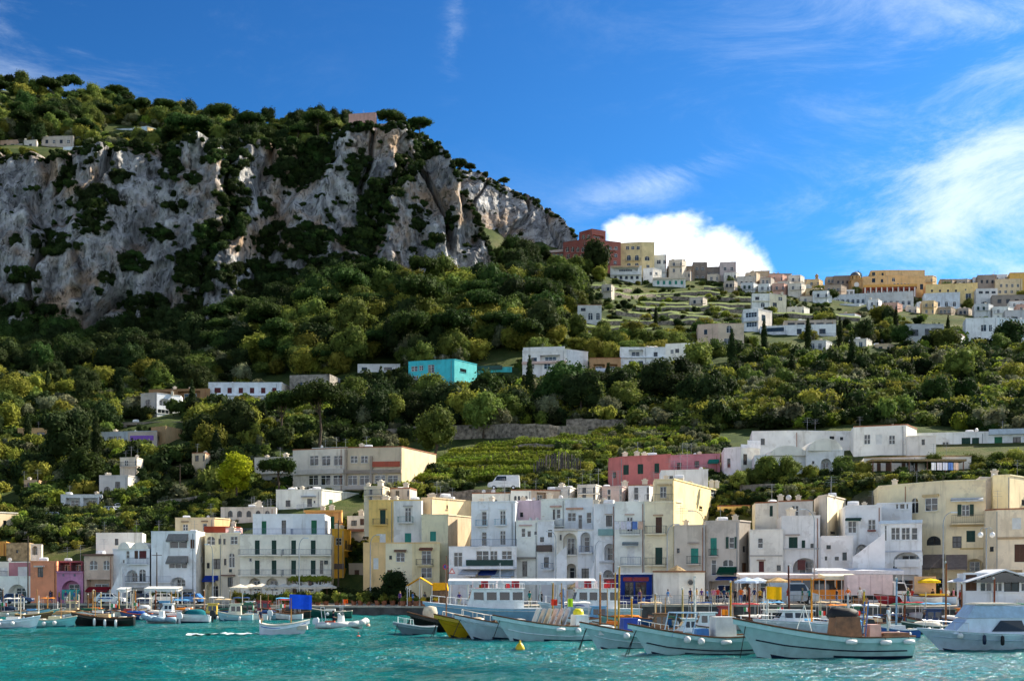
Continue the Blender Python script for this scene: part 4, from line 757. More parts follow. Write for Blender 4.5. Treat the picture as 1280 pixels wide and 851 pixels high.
# ------------------------------------------------------------------ the town along the ridge
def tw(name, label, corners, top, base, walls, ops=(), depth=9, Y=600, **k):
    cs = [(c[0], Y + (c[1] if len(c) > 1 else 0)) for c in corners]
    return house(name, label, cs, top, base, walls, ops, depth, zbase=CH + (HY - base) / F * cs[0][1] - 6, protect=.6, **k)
RB = '8E5752'
tw('hotel', 'dark red terraced hotel with blue arched windows under the cliff', [(704,), (733, -6), (776, 0)], 303, 336, [RB, '986058'], grid(0, 'a', 706, 732, 4, [309], 4, 5.5) + grid(0, 'w', 706, 732, 3, [318], 4, 5) + grid(1, 'w', 736, 774, 5, [308], 4, 5) + grid(1, 'w', 740, 774, 4, [317], 4, 5) + grid(1, 'w', 744, 774, 3, [326], 4, 5) + [('bal', 1, 757, 311, 770, 314, 'D8C8C0', .9)], 12, 588, cat='hotel')
tw('hotel', 'upper red block with white loggia crowning the terraced hotel', [(724, 8), (740, 2), (757, 6)], 290.5, 306, [RB, '945C56'], grid(0, 'w', 726, 739, 2, [294], 4, 5) + [('R', 1, 741, 293, 755, 299)], 9, 590, cat='hotel')
tw('hotel', 'low red wing of the hotel stepping down beside the rock', [(688, 4), (706, 2)], 314, 334, '9A625A', grid(0, 'w', 690, 705, 3, [317], 3.5, 4.5) + grid(0, 'a', 690, 705, 2, [325], 5, 6) + [('slab', 0, 687, 313.5, 706, 315, 'C9B4A8', .8)], 8, 588, cat='hotel', clutter=0)
tw('palazzo', 'pale yellow palazzo with arched windows and balconies', [(775.5,), (803, -2), (818, -1)], 304, 340, ['D9C89C', 'DCCB9E'], grid(0, 'w', 781, 801, 3, [308], 4, 4) + grid(0, 'a', 781, 801, 2, [319], 5, 6.5) + grid(0, 'a', 781, 801, 2, [329], 5, 6) + [('a', 1, 806, 320, 812, 326), ('bal', 0, 782, 322, 801, 326, '', .8), ('w', 1, 808, 331, 812, 335)], 10, 592, cat='palazzo', clutter=1)
tw('palazzo', 'ochre roof loggia on the pale yellow palazzo', [(803, 3), (818, 3)], 303, 313, 'D9AE5A', [('R', 0, 805, 307, 810, 312.5), ('R', 0, 812, 307, 816.5, 312.5)], 6, 594, cat='palazzo', clutter=1)
tw('house', 'white and grey narrow house with dark balcony beside the palazzo', [(818,), (833, -1)], 319, 350, 'CDD2D8', [('w', 0, 829, 325, 833, 330), ('w', 0, 821, 325, 826, 330), ('bal', 0, 824, 336, 834, 340, '', .8)], 8, 596)
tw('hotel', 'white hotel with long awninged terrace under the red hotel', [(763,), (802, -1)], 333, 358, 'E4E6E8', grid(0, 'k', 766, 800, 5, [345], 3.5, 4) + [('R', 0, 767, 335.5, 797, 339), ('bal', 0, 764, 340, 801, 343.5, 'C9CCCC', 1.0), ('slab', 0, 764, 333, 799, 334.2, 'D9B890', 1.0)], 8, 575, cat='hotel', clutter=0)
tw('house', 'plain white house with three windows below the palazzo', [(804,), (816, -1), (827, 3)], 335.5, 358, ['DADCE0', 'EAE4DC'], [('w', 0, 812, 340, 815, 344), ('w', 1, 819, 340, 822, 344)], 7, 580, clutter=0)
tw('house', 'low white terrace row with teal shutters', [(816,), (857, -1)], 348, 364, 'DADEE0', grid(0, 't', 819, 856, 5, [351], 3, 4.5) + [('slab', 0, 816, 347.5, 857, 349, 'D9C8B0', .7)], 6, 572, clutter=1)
tw('house', 'brown stone house with small white windows', [(834,), (868, -1)], 333, 362, '8E7F72', grid(0, 'w', 838, 866, 3, [338], 3, 4), 8, 598)
tw('house', 'grey stone tower house', [(866,), (884, 0)], 328, 362, '857C76', grid(0, 'w', 868, 882, 2, [334], 3, 4) + grid(0, 'w', 868, 882, 2, [345], 3, 4), 8, 602, clutter=1)
tw('house', 'long grey stone house with faded plaster', [(880, 3), (902, 2)], 334, 364, '8A837E', grid(0, 'w', 884, 900, 3, [341], 3, 3.5), 8, 602)
tw('house', 'pale mauve house with hipped dark roof', [(900,), (920, -1)], 328, 362, 'BDB2B4', grid(0, 'w', 902, 919, 2, [334], 3.6, 4) + grid(0, 'w', 902, 919, 2, [344], 3.6, 4) + [('bal', 0, 910, 337, 920, 340, '', .7)], 8, 600)
tw('house', 'rough whitewashed house with three tiny windows', [(921,), (944, -1)], 346, 368, 'C2BEBA', grid(0, 'k', 924, 942, 3, [352], 2.6, 3.5), 7, 592)
tw('house', 'tan ridge house with a broken roofline', [(938, 6), (962, 5)], 339, 362, 'B3A28C', grid(0, 'w', 941, 960, 3, [346], 3, 4), 8, 606, clutter=2)
tw('house', 'dark grey ridge house with shaded windows', [(960, 5), (990, 5)], 342, 368, '8F8A86', grid(0, 'k', 963, 988, 4, [350], 3, 4), 8, 610, clutter=2)
tw('house', 'low grey ridge house next to the chapel dome', [(988, 3), (1012, 3)], 349, 370, '9C9792', grid(0, 'k', 990, 1010, 3, [355], 3, 4), 7, 612)
tw('house', 'ruined grey stone block beside the clock tower', [(1042,), (1064, -1)], 345, 368, '8C8178', grid(0, 'k', 1045, 1062, 3, [351], 2.6, 3.5), 8, 606)
tw('palazzo', 'large orange palazzo with a red striped lower gallery', [(1078,), (1112, -3), (1157, 0)], 346, 382, ['E0BC88', 'DDB884'], [('k', 0, 1090, 340 + 8, 1094, 353), ('k', 0, 1101, 349, 1104, 353), ('a', 1, 1115, 347, 1119, 352), ('k', 1, 1140, 355, 1146, 361), ('k', 1, 1150, 355, 1154, 362)] + grid(1, 'w', 1116, 1138, 5, [354], 2.5, 4), 14, 598, cat='palazzo')
tw('palazzo', 'upper orange storey stepped back on the large palazzo', [(1088, 9), (1108, 8), (1156, 8)], 338.5, 350, ['DDB680', 'E0BC8C'], [('k', 0, 1090, 340.5, 1094, 346), ('k', 0, 1102, 341, 1104.5, 345)], 9, 598, cat='palazzo', clutter=1)
tw('hotel', 'red walled arcade with white piers below the orange palazzo', [(1080,), (1145, -2)], 358, 378, '9A5548', grid(0, 'R', 1082, 1144, 9, [361], 4, 8) + [('slab', 0, 1079, 356.5, 1146, 358.2, 'D9A24E', .8)] + [('slab', 0, 1080.5 + i * 6.9, 359, 1082 + i * 6.9, 377, 'E2DCD2', .35) for i in range(10)], 6, 590, cat='hotel', clutter=0)
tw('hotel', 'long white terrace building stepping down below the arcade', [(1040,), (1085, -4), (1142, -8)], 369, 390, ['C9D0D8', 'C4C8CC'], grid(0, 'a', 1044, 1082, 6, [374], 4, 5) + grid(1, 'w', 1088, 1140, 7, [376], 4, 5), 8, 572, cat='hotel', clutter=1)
tw('house', 'white colonnaded terrace under the clock tower', [(1043, 0), (1068, 0)], 362, 375, 'CBD2DA', grid(0, 'R', 1045, 1067, 4, [364], 4, 6), 6, 586, clutter=0)
tw('palazzo', 'pale yellow hotel with one tall arched window', [(1157,), (1222, -4)], 356, 392, 'E2CB92', [('w', 0, 1207, 367, 1214, 375), ('a', 0, 1206, 381 - 20, 1208, 363)] + grid(0, 'k', 1160, 1200, 4, [362], 2.5, 3) + grid(0, 'w', 1198, 1220, 2, [382], 4, 6), 10, 586, cat='hotel')
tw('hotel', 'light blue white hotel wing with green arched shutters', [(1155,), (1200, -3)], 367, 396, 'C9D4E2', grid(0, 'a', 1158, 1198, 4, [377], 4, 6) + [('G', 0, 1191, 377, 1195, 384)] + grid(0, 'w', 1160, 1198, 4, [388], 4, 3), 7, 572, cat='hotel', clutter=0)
tw('house', 'grey stone house over a white gallery at the ridge', [(1222,), (1246, -1)], 344, 362, '9A8F88', grid(0, 'k', 1224, 1244, 3, [350], 2.8, 4), 8, 598, clutter=1)
tw('house', 'white gallery house with a large arched window', [(1220, -4), (1247, -5)], 361, 396, 'CCD0D4', grid(0, 'k', 1222, 1246, 3, [364], 5, 3) + [('a', 0, 1225, 377, 1236, 386)], 8, 580, clutter=0)
tw('house', 'long brown roofed ridge house with a row of openings', [(1175, 8), (1222, 8)], 349, 360, '9A8A7C', grid(0, 'k', 1178, 1220, 6, [351.5], 4, 3), 7, 604, roof=TERRA, clutter=1)
tw('house', 'cream ridge house with small blue windows', [(1244,), (1278, -1)], 349, 372, 'D6C4A6', grid(0, 'w', 1248, 1276, 4, [355], 3, 4) + grid(0, 'w', 1246, 1276, 4, [363], 3.5, 3.5), 8, 594)
tw('house', 'yellow ridge house with roof pergola at the right edge', [(1262, 6), (1340, 4)], 341, 370, 'DDB468', grid(0, 'w', 1268, 1330, 6, [349], 3, 4), 8, 600, clutter=2)
tw('house', 'dark stone gallery house under the cream ridge house', [(1240,), (1340, -2)], 369, 400, '8C8682', grid(0, 'k', 1244, 1330, 8, [374], 5, 5) + grid(0, 'k', 1246, 1330, 7, [384], 5, 4), 8, 570)
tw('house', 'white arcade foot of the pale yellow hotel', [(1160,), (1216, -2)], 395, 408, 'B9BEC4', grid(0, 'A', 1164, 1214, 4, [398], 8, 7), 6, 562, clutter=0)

def bell_tower(px, row_base, row_top, Y):
    z0 = CH + (HY - row_base) / F * Y - 5; z1 = CH + (HY - row_top) / F * Y; w = 13 / F * Y / 2; h = z1 - z0
    t = thing('clock_tower', 'square ochre clock tower with a dark domed belfry', 'tower', ((px - 640) / F * Y, Y, z0))
    m = MB(); m.box(-w, w, -w, w, 0, h - 3.4); m.box(-w * 1.1, w * 1.1, -w * 1.1, w * 1.1, h - 3.4, h - 3.1)
    m.build('wall', stucco('B79468'), t)
    b = MB()
    for i in range(8):
        a0, a1 = R(i * 45 - 22.5), R(i * 45 + 22.5); r = w * .95
        for q in ((a0, a0 + R(12)), (a1 - R(12), a1)):
            b.quad((r * math.sin(q[0]), -r * math.cos(q[0]), h - 3.1), (r * math.sin(q[1]), -r * math.cos(q[1]), h - 3.1), (r * math.sin(q[1]), -r * math.cos(q[1]), h - 1.2), (r * math.sin(q[0]), -r * math.cos(q[0]), h - 1.2))
    b.lathe([(w * 1.02, -1.3), (w * 1.05, -1.0)], 8, (0, 0, h)); b.lathe([(w * .7, -3.1), (w * .7, -1.2)], 8, (0, 0, h))
    b.build('belfry', stucco('C2A070'), t)
    d = MB(); d.lathe([(w * 1.0, -1.0), (w * .95, -.4), (w * .75, .4), (w * .4, .95), (.05, 1.15)], 12, (0, 0, h)); d.bar((0, 0, h + 1.1), (0, 0, h + 2.2), .06, 4); d.build('dome', mat('dome_lead', (.10, .11, .12), .6, .2, 2), t, True)
    c = MB(); c.lathe([(.01, 0), (w * .5, 0)], 16, (0, -w - .06, h - 5.4), axis='y'); c.build('clock_face', paint('E6E2D6'), t)
bell_tower(1069, 368, 343, 600)
def chapel_dome(px, row_base, row_top, Y):
    z0 = CH + (HY - row_base) / F * Y - 3; h = CH + (HY - row_top) / F * Y - z0; r = 8.5 / F * Y
    t = thing('chapel', 'small chapel dome with lantern on the ridge', 'chapel', ((px - 640) / F * Y, Y, z0))
    m = MB(); m.box(-r, r, -r, r, 0, h * .42); m.build('wall', stucco('B2A08A'), t)
    m = MB(); m.lathe([(r * .98, h * .42), (r * .95, h * .5), (r * .75, h * .64), (r * .4, h * .72), (r * .22, h * .74)], 16); m.build('dome', stucco('B5946C'), t, True)
    m = MB(); m.lathe([(r * .22, h * .73), (r * .22, h * .88), (r * .3, h * .89), (r * .15, h * .96), (.02, h)], 8); m.build('lantern', stucco('A88C66'), t)
chapel_dome(1021, 362, 342, 606)

# ------------------------------------------------------------------ cliff top buildings
hh('villa', 'pink villa between the pines on the cliff edge', [(436, 506), (470, 504)], 143, 168, 'C49A90', [('w', 0, 447, 152, 452, 156), ('w', 0, 458, 152, 463, 156), ('a', 0, 440, 162, 444, 166), ('a', 0, 457, 160, 463, 166)], 8, protect=1.0, clutter=1)
for i, (x0, x1, tp, bs, col, lb, Yh) in enumerate([
    (0, 22, 176, 190, 'C6A894', 'tan cottage at the left edge of the cliff top', 512), (18, 28, 181, 192, 'D2CCC8', 'tiny domed white cottage on the cliff top', 508), (30, 46, 176, 192, 'D6CFC6', 'small white gabled cottage on the cliff top', 508),
    (52, 92, 171, 186, 'B9B0A8', 'grey flat cottage with brown shutters on the cliff top', 514), (79, 108, 184, 192, 'DCE4EC', 'low white cottage with a turquoise window on the cliff top', 500), (47, 84, 189, 196, '9AA0A8', 'long grey shed below the cliff top cottages', 498)]):
    hh('cottage', lb, [(x0, Yh), (x1, Yh - 1)], tp, bs, col, grid(0, 'kw', x0 + 2, x1 - 2, max(1, int((x1 - x0) / 10)), [tp + 4], 3.6, 4.5), 6, extra=2, protect=.6, clutter=1)
hh('cottage', 'long low white house in the hillside olive grove', [(130, 560), (168, 558)], 162.5, 169, 'D0DAE6', grid(0, 'k', 134, 164, 3, [164], 4, 3), 6, extra=2, protect=.6, clutter=0)
hh('cottage', 'white house with an ochre terrace in the hillside olive grove', [(166, 556), (184, 554), (203, 560)], 160, 170, ['C9DCEC', 'E6CF98'], [('w', 0, 170, 163, 175, 167), ('k', 1, 192, 163, 196, 167)], 6, extra=2, protect=.6, clutter=0)
# ------------------------------------------------------------------ small houses packed between the named ones
rg_ = random.Random(11)
def tier(px0, px1, rowf, Y, place, n0):
    cols_ = [('DCD6CC', 'cream'), ('E4E6E8', 'white'), ('B8AEA4', 'grey stone'), ('D8BE96', 'ochre'), ('CFA79A', 'pink'), ('C9CED4', 'pale blue'), ('A89A8C', 'brown')]
    feats = [('two', 2, 'w'), ('three', 3, 'k'), ('two arched', 2, 'a'), ('three shuttered', 3, 'g'), ('four', 4, 'w')]; px = px0; i = n0
    while px < px1:
        w = rg_.uniform(17, 27); h = rg_.uniform(13, 22); (c, cn), (fn, nw, k_) = cols_[(i * 3) % 7], feats[(i * 2 + i // 7) % 5]; r = rowf(px + w / 2) + rg_.uniform(-3, 2); i += 1
        infill([(px, px + w, r - h, r, c, '%s %s house with %s windows' % (['square', 'narrow', 'low', 'tall', 'plain'][i % 5], cn, fn), nw, k_)], place, Y + rg_.uniform(-4, 4)); px += w * rg_.uniform(.95, 1.25)
def infill(specs, place, Yk):
    for i, (x0, x1, tp, bs, colr, look, nw, kind) in enumerate(specs):
        w = x1 - x0; rows = [tp + 3.2] + ([tp + 11] if bs - tp > 19 else [])
        ww = 3.0 if Yk > 400 else 4.6; hh_ = 4.2 if Yk > 400 else 7
        ops = grid(0, kind, x0 + 1.5, x1 - 1.5, nw, rows, min(ww, w / nw * .6), hh_)
        if i % 3 == 0: ops.append(('bal', 0, x0 + 2, rows[0] + hh_ - 3, x1 - 2, rows[0] + hh_ + .3, '', .7))
        Y = Yk + (i * 7 % 5) - 2; cs = [(x0, Y), (x1 - w * .25, Y - 1), (x1, Y + 3)]
        house('house', look + ' ' + place, cs, tp, bs, [colr, colr], ops, 7, zbase=CH + (HY - bs) / F * Y - 5, protect=.5, clutter=1 if i % 2 else 2, roof=TERRA if i % 4 == 1 else None)
infill([(836, 858, 325, 345, 'D2C8BC', 'cream house with two small windows', 2, 'w'), (846, 868, 339, 358, 'B8AEA6', 'grey house with shaded balcony', 2, 'k'), (884, 902, 343, 362, 'CFC4B6', 'sandy house with twin windows', 2, 'w'), (905, 925, 341, 360, 'DAD8D6', 'white house with railing', 2, 'k'), (932, 950, 341, 356, 'C8B8A4', 'tan house', 2, 'w'), (950, 968, 347, 362, 'B4ACA6', 'grey rendered house with one row of windows', 3, 'w'), (972, 992, 352, 366, 'CBC4BE', 'pale house with flat roof', 2, 'k'), (996, 1016, 356, 371, 'D6D2CC', 'white rendered house', 3, 'w')], 'packed along the ridge left of the clock tower'.replace(' left of', ' before'), 596)
infill([(1016, 1040, 364, 380, 'D8DCE0', 'white house with two dark windows', 2, 'k'), (1000, 1024, 370, 384, 'CFC6B8', 'cream cottage', 2, 'w'), (1146, 1168, 378, 394, 'D9DDE2', 'white house with balcony', 2, 'w'), (1216, 1240, 386, 402, 'CBD0D6', 'grey white house with three windows', 3, 'w'), (1236, 1262, 392, 408, 'D8CDBA', 'cream house', 3, 'k'), (1262, 1300, 376, 392, 'D2D6DA', 'white terrace house', 4, 'w'), (1120, 1146, 386, 402, 'C9CED4', 'white cottage with flat roof', 2, 'k'), (1085, 1112, 383, 398, 'D8DAD8', 'white arcade house', 3, 'A'), (1050, 1082, 380, 394, 'CDD3D9', 'long white house with five windows', 5, 'w')], 'stepping down the slope below the palazzo', 552)
infill([(752, 768, 356, 370, 'BDB6AC', 'ruined stone house', 1, 'k'), (1046, 1076, 392, 410, 'D5D8DC', 'white villa with three windows', 3, 'w'), (984, 1012, 384, 400, 'DAD6CE', 'cream villa', 2, 'w'), (862, 884, 372, 386, 'C4BCB2', 'grey barn', 2, 'k')], 'among the field terraces', 500)
infill([(150, 178, 572, 590, 'D9D0C4', 'cream house with small balcony', 2, 'w'), (240, 262, 566, 584, 'CBB79C', 'ochre house', 2, 'k'), (0, 26, 618, 640, 'D8D6D2', 'white house', 2, 'w'), (30, 52, 600, 618, 'C9A98A', 'tan house', 2, 'k'), (205, 236, 600, 618, 'D2CBC2', 'grey white house with three windows', 3, 'k')], 'on the lower slope under the terraced hotel', 246)
infill([(455, 486, 608, 628, 'D8CDB8', 'cream house with two windows', 2, 'w'), (488, 520, 610, 628, 'C8BEB2', 'grey plaster house', 2, 'k'), (690, 720, 609, 626, 'DDDAD6', 'white roof house with railing', 2, 'w'), (722, 752, 606, 626, 'E2DCD4', 'white house with two windows', 2, 'k'), (752, 786, 608, 628, 'DCC6C2', 'pale pink house', 2, 'w'), (786, 820, 606, 628, 'E4E6EA', 'white flat roofed house', 2, 'k'), (940, 972, 612, 632, 'E4DED6', 'white cottage', 2, 'w'), (1010, 1040, 612, 632, 'E6E2DA', 'cream roof room', 2, 'k'), (1060, 1098, 610, 634, 'DCD6CC', 'weathered white house', 3, 'k')], 'rising behind the waterfront row', 190)
tier(828, 1045, lambda x: lerp(352, 368, (x - 828) / 217), 606, 'on the crest beyond the stone tower', 0)
tier(905, 1050, lambda x: lerp(364, 379, (x - 905) / 145), 574, 'on the second step of the town', 3)
tier(1150, 1300, lambda x: lerp(366, 358, (x - 1150) / 150), 612, 'on the crest behind the yellow hotel', 1)
tier(1085, 1300, lambda x: lerp(398, 402, (x - 1085) / 215), 540, 'on the lowest step of the town', 5)
house('house', 'low white house over a dark archway at the top of the alley', [(434, 197), (466, 196)], 645, 700, 'E6DED0', [('A', 0, 441, 678, 457, 702), ('k', 0, 439, 650, 446, 657), ('n', 0, 450, 648, 460, 656), ('slab', 0, 437, 661, 463, 664, '7A4A34', .7)], 6, zbase=4, clutter=1)
house('house', 'grey stone house behind the alley steps', [(436, 188), (456, 187)], 704, 745, 'A89A88', [('n', 0, 443, 712, 449, 730)], 4, zbase=1.2, clutter=0)
infill([(612, 636, 446, 462, 'DAD4CA', 'cream cottage', 2, 'w'), (884, 908, 446, 460, 'D2CCC2', 'grey white cottage', 2, 'k'), (1062, 1090, 424, 440, 'DCD8D0', 'white cottage with three windows', 3, 'w'), (1094, 1118, 430, 444, 'CDB89A', 'ochre cottage', 2, 'k'), (705, 728, 446, 460, 'D8C8B4', 'tan cottage', 2, 'w'), (1188, 1206, 418, 434, 'DCDEE0', 'small white cottage', 2, 'w'), (1010, 1040, 426, 442, 'D2D6DA', 'pale villa with balcony', 3, 'w')], 'half hidden in the trees of the mid slope', 392)
# ------------------------------------------------------------------ cliffs
def rock_material():
    m = bpy.data.materials.new('limestone'); m.use_nodes = True; t = m.node_tree; b = t.nodes['Principled BSDF']
    b.inputs['Roughness'].default_value = .95; b.inputs['Specular IOR Level'].default_value = .1
    g = nd(t, 'ShaderNodeNewGeometry')
    def nz(scale, det=6.0, st=(1, 1, 1), rough=.65):
        mp = nd(t, 'ShaderNodeMapping'); mp.inputs['Scale'].default_value = st; t.links.new(g.outputs['Position'], mp.inputs[0])
        n = nd(t, 'ShaderNodeTexNoise', Scale=scale, Detail=det, Roughness=rough, Distortion=.3); t.links.new(mp.outputs[0], n.inputs['Vector']); return n.outputs[0]
    def ramp(v, *st):
        r = nd(t, 'ShaderNodeValToRGB'); e = r.color_ramp.elements; e[0].position, e[1].position = st[0][0], st[-1][0]; e[0].color = (*st[0][1], 1); e[1].color = (*st[-1][1], 1)
        for p, c in st[1:-1]: x = e.new(p); x.color = (*c, 1)
        t.links.new(v, r.inputs[0]); return r.outputs[0]
    def mix(a, bb, f, mode='MIX'):
        x = nd(t, 'ShaderNodeMix', data_type='RGBA', blend_type=mode)
        if isinstance(f, float): x.inputs[0].default_value = f
        else: t.links.new(f, x.inputs[0])
        for i, c in ((6, a), (7, bb)):
            if isinstance(c, tuple): x.inputs[i].default_value = (*c, 1)
            else: t.links.new(c, x.inputs[i])
        return x.outputs[2]
    c = ramp(nz(.20, 9.0, (1, 1, .32)), (.30, (.08, .079, .078)), (.41, (.23, .228, .222)), (.52, (.41, .40, .385)), (.70, (.62, .605, .575)))
    och = ramp(nz(.045, 4.0), (.49, (0, 0, 0)), (.62, (1, 1, 1)))
    c = mix(c, (.42, .28, .17), mth('MULTIPLY', och, .8, tree=t))
    blk = ramp(nz(.12, 6.0, (1, 1, .18), .6), (.36, (.30, .30, .32)), (.52, (1, 1, 1)))      # black water streaks
    c = mix(c, blk, .8, 'MULTIPLY')
    crk = ramp(nz(.42, 10.0, (1, 1, .45), .78), (.40, (.07, .07, .07)), (.485, (1, 1, 1)))
    c = mix(c, crk, .85, 'MULTIPLY')
    pit = ramp(nz(.30, 7.0, (1, 1, .7), .75), (.59, (1, 1, 1)), (.64, (0, 0, 0)))       # scrub rooted in cracks
    inv = mth('SUBTRACT', 1.0, pit, tree=t)
    c = mix(c, (.022, .032, .012), mth('MULTIPLY', inv, .88, tree=t))
    t.links.new(c, b.inputs['Base Color'])
    bp = nd(t, 'ShaderNodeBump'); bp.inputs['Strength'].default_value = 1.0; bp.inputs['Distance'].default_value = 1.2
    t.links.new(nz(.5, 9.0, (1, 1, .6), .7), bp.inputs['Height']); t.links.new(bp.outputs[0], b.inputs['Normal'])
    return m
ROCK = rock_material()
def interp(tab, x):
    if x <= tab[0][0]: return tab[0][1:]
    for a, b in zip(tab, tab[1:]):
        if x <= b[0]:
            t = (x - a[0]) / (b[0] - a[0]); return tuple(lerp(p, q, t) for p, q in zip(a[1:], b[1:]))
    return tab[-1][1:]
# columns: px, base row, base distance, top row, top distance
CLIFF1 = [(-500, 430, 440, 195, 472), (0, 432, 438, 192, 474), (60, 440, 438, 196, 474), (120, 450, 438, 196, 476), (200, 425, 442, 186, 478), (250, 400, 446, 186, 480), (300, 385, 452, 184, 484), (350, 368, 458, 184, 488), (400, 352, 464, 180, 494), (440, 345, 468, 168, 498),
          (500, 344, 472, 172, 504), (535, 343, 474, 182, 508), (548, 342, 475, 196, 505), (562, 342, 475, 226, 500), (585, 342, 476, 262, 494), (602, 342, 477, 294, 488), (613, 342, 478, 330, 482)]
CLIFF2 = [(540, 330, 620, 215, 652), (560, 326, 620, 214, 655), (600, 324, 618, 218, 655), (640, 322, 616, 240, 652), (660, 322, 612, 246, 648), (680, 322, 608, 264, 640), (700, 322, 604, 282, 628), (716, 322, 600, 296, 612), (721, 322, 598, 312, 604)]
def relief(X, Z, big):
    b = abs(noise.noise(Vector((X * .030, Z * .006, 2.7)))); c = noise.noise(Vector((X * .075, Z * .028, 8.1)))
    rid = 1 - abs(noise.noise(Vector((X * .16, Z * .06, 3.3)))) * 2; cr = abs(noise.noise(Vector((X * .055 + .4 * noise.noise(Vector((X * .05, Z * .05, 1))), Z * .012, 11.0))))
    crev = -9.0 * max(0, 1 - cr * 9)            # deep vertical clefts between the buttresses
    return big * (19 * (b - .25) + 6.5 * c + crev + 2.6 * rid + 2.2 * fbm(X * .3, Z * .22, 6, 3) + 1.5 * (.5 - abs(noise.noise(Vector((X * .42, Z * .2, 13))))) + 5 * noise.noise(Vector((X * .02, Z * .03, 5))))
def cliff(name, tab, step, rows, big, ret=60):
    mb = MB(); px = tab[0][0]; cols = []
    while px < tab[-1][0]: cols.append(px); px += step if px > -20 else 12
    cols.append(tab[-1][0]); pts = {}
    for i, px in enumerate(cols):
        br, bY, tr, tY = interp(tab, px); zb = CH + (HY - br) / F * bY - 6; zt = CH + (HY - tr) / F * tY
        for j in range(rows):
            v = j / (rows - 1); z = lerp(zb, zt, v); Y = lerp(bY, tY, v ** 1.3); X = (px - 640) / F * Y
            edge = min(1, (tab[-1][0] - px) / 25 + .25)
            d = max(relief(X, z, big), -9) * edge + 8 * big
            Y -= d; X = (px - 640) / F * lerp(bY, tY, v ** 1.3) + d * .18; 
            if j == rows - 1: z += 1.2 * noise.noise(Vector((X * .2, 1, 1)))
            mb.v.append((X, Y, z)); pts[i, j] = (X, Y, z)
    n = len(cols)
    k = rows
    # return wall at the right-hand end
    for q in range(1, 5):
        for j in range(rows):
            X, Y, z = pts[n - 1, j]; mb.v.append((X - q * 2.5 + 1.5 * noise.noise(Vector((q, z * .1, 0))), Y + q * ret / 4, z))
    for i in range(n + 3):
        for j in range(rows - 1): a = i * k + j; mb.f.append((a, a + k, a + k + 1, a + 1)); mb.m.append(0)
    o = mb.build(name, ROCK); struct(o)
    return cols, pts
C1 = cliff('cliff', CLIFF1, 1.6, 170, 1.0); C2 = cliff('rock_spur', CLIFF2, 1.6, 70, .55)

# ------------------------------------------------------------------ foliage
def leafmat(name, col, tr=.32): return mat(name, col, .75, .38, .55, obrand=.40, trans=tr, spec=.06)
G_MID = leafmat('leaves_green', (.130, .168, .034)); G_DARK = leafmat('leaves_dark', (.032, .050, .015)); G_OLIVE = leafmat('leaves_olive', (.17, .18, .095)); G_LIME = leafmat('leaves_lime', (.30, .33, .015), .45)  # leaves_dark: dark oak tone lowered further to carry the cliff's shadow
G_PINE = leafmat('leaves_pine', (.045, .078, .018)); G_YEL = leafmat('leaves_yellow_green', (.21, .215, .034)); G_VINE = leafmat('leaves_vine', (.20, .25, .03), .4)
BARK = mat('bark', (.09, .065, .045), .95, .3, 4, .6, 9)
def leaf(mb, p, nrm, s, rg):
    a = nrm.orthogonal().normalized(); a.rotate(Matrix.Rotation(rg.uniform(0, 6.28), 3, nrm)); b = nrm.cross(a)
    w = s * rg.uniform(.7, 1.25); h = s * rg.uniform(.5, .95)
    mb.v += [tuple(p + a * w), tuple(p + b * h + nrm * s * .2), tuple(p - a * w * .9), tuple(p - b * h - nrm * s * .1)]
    o = len(mb.v) - 4; mb.f.append((o, o + 1, o + 2, o + 3)); mb.m.append(0)
def crown_mesh(name, seed, clumps, nleaf, ls, material, core=True):
    """clumps: (centre, radius, vertical squash)"""
    rg = random.Random(seed); mb = MB(); tot = sum(r * r for c, r, q in clumps)
    for c, r, q in clumps:
        c = Vector(c)
        if core: mb.ball(c, r * .74, 7, 5, (1, 1, q))
        for i in range(int(nleaf * r * r / tot)):
            d = Vector((rg.gauss(0, 1), rg.gauss(0, 1), rg.gauss(0.15, 1))).normalized()
            lump = .80 + .30 * noise.noise(d * 2.3 + c * .7)
            p = c + Vector((d.x, d.y, d.z * q)) * r * (lump + (rg.uniform(-.12, .16) if i % 4 else rg.uniform(.05, .42)))
            nn = (d + Vector((rg.gauss(0, .55), rg.gauss(0, .55), rg.gauss(.15, .55)))).normalized()
            leaf(mb, p, nn, ls * rg.uniform(.7, 1.3), rg)
    return mb.mesh(name, material)
def trunk_mesh(seed, h, r, clumps, top):
    rg = random.Random(seed); mb = MB(); pts = [Vector((0, 0, -1))]; n = 4
    for i in range(1, n + 1): pts.append(Vector((rg.uniform(-.3, .3) * i * .4, rg.uniform(-.3, .3) * i * .4, h * i / n)))
    for i in range(n): mb.bar(pts[i], pts[i + 1], lerp(r, r * .5, i / n), 7, lerp(r, r * .5, (i + 1) / n))
    for c, rr, q in clumps[:top]:
        mb.bar(pts[rg.choice((n, n - 1))], Vector(c), r * .4, 5, r * .12)
    return mb.mesh('trunk', BARK)
def broad(seed, material, h=8.0, w=4.0, n=11, leaves=3000, ls=.27):
    rg = random.Random(seed); cl = []
    for i in range(n):
        a = i * 2.4 + rg.uniform(-.4, .4); v = (i + .5) / n; rr = w * .62 * math.sin(math.pi * (.18 + .72 * v)) * rg.uniform(.7, 1.15)
        cl.append(((rr * math.cos(a), rr * math.sin(a), h * (.34 + .48 * v) + rg.uniform(-.4, .4)), w * rg.uniform(.36, .56), .85))
    cl.append(((0, 0, h * .6), w * .6, .95))
    return trunk_mesh(seed, h * .5, .28 * w / 4, cl, 6), crown_mesh('crown', seed, cl, leaves, ls, material)
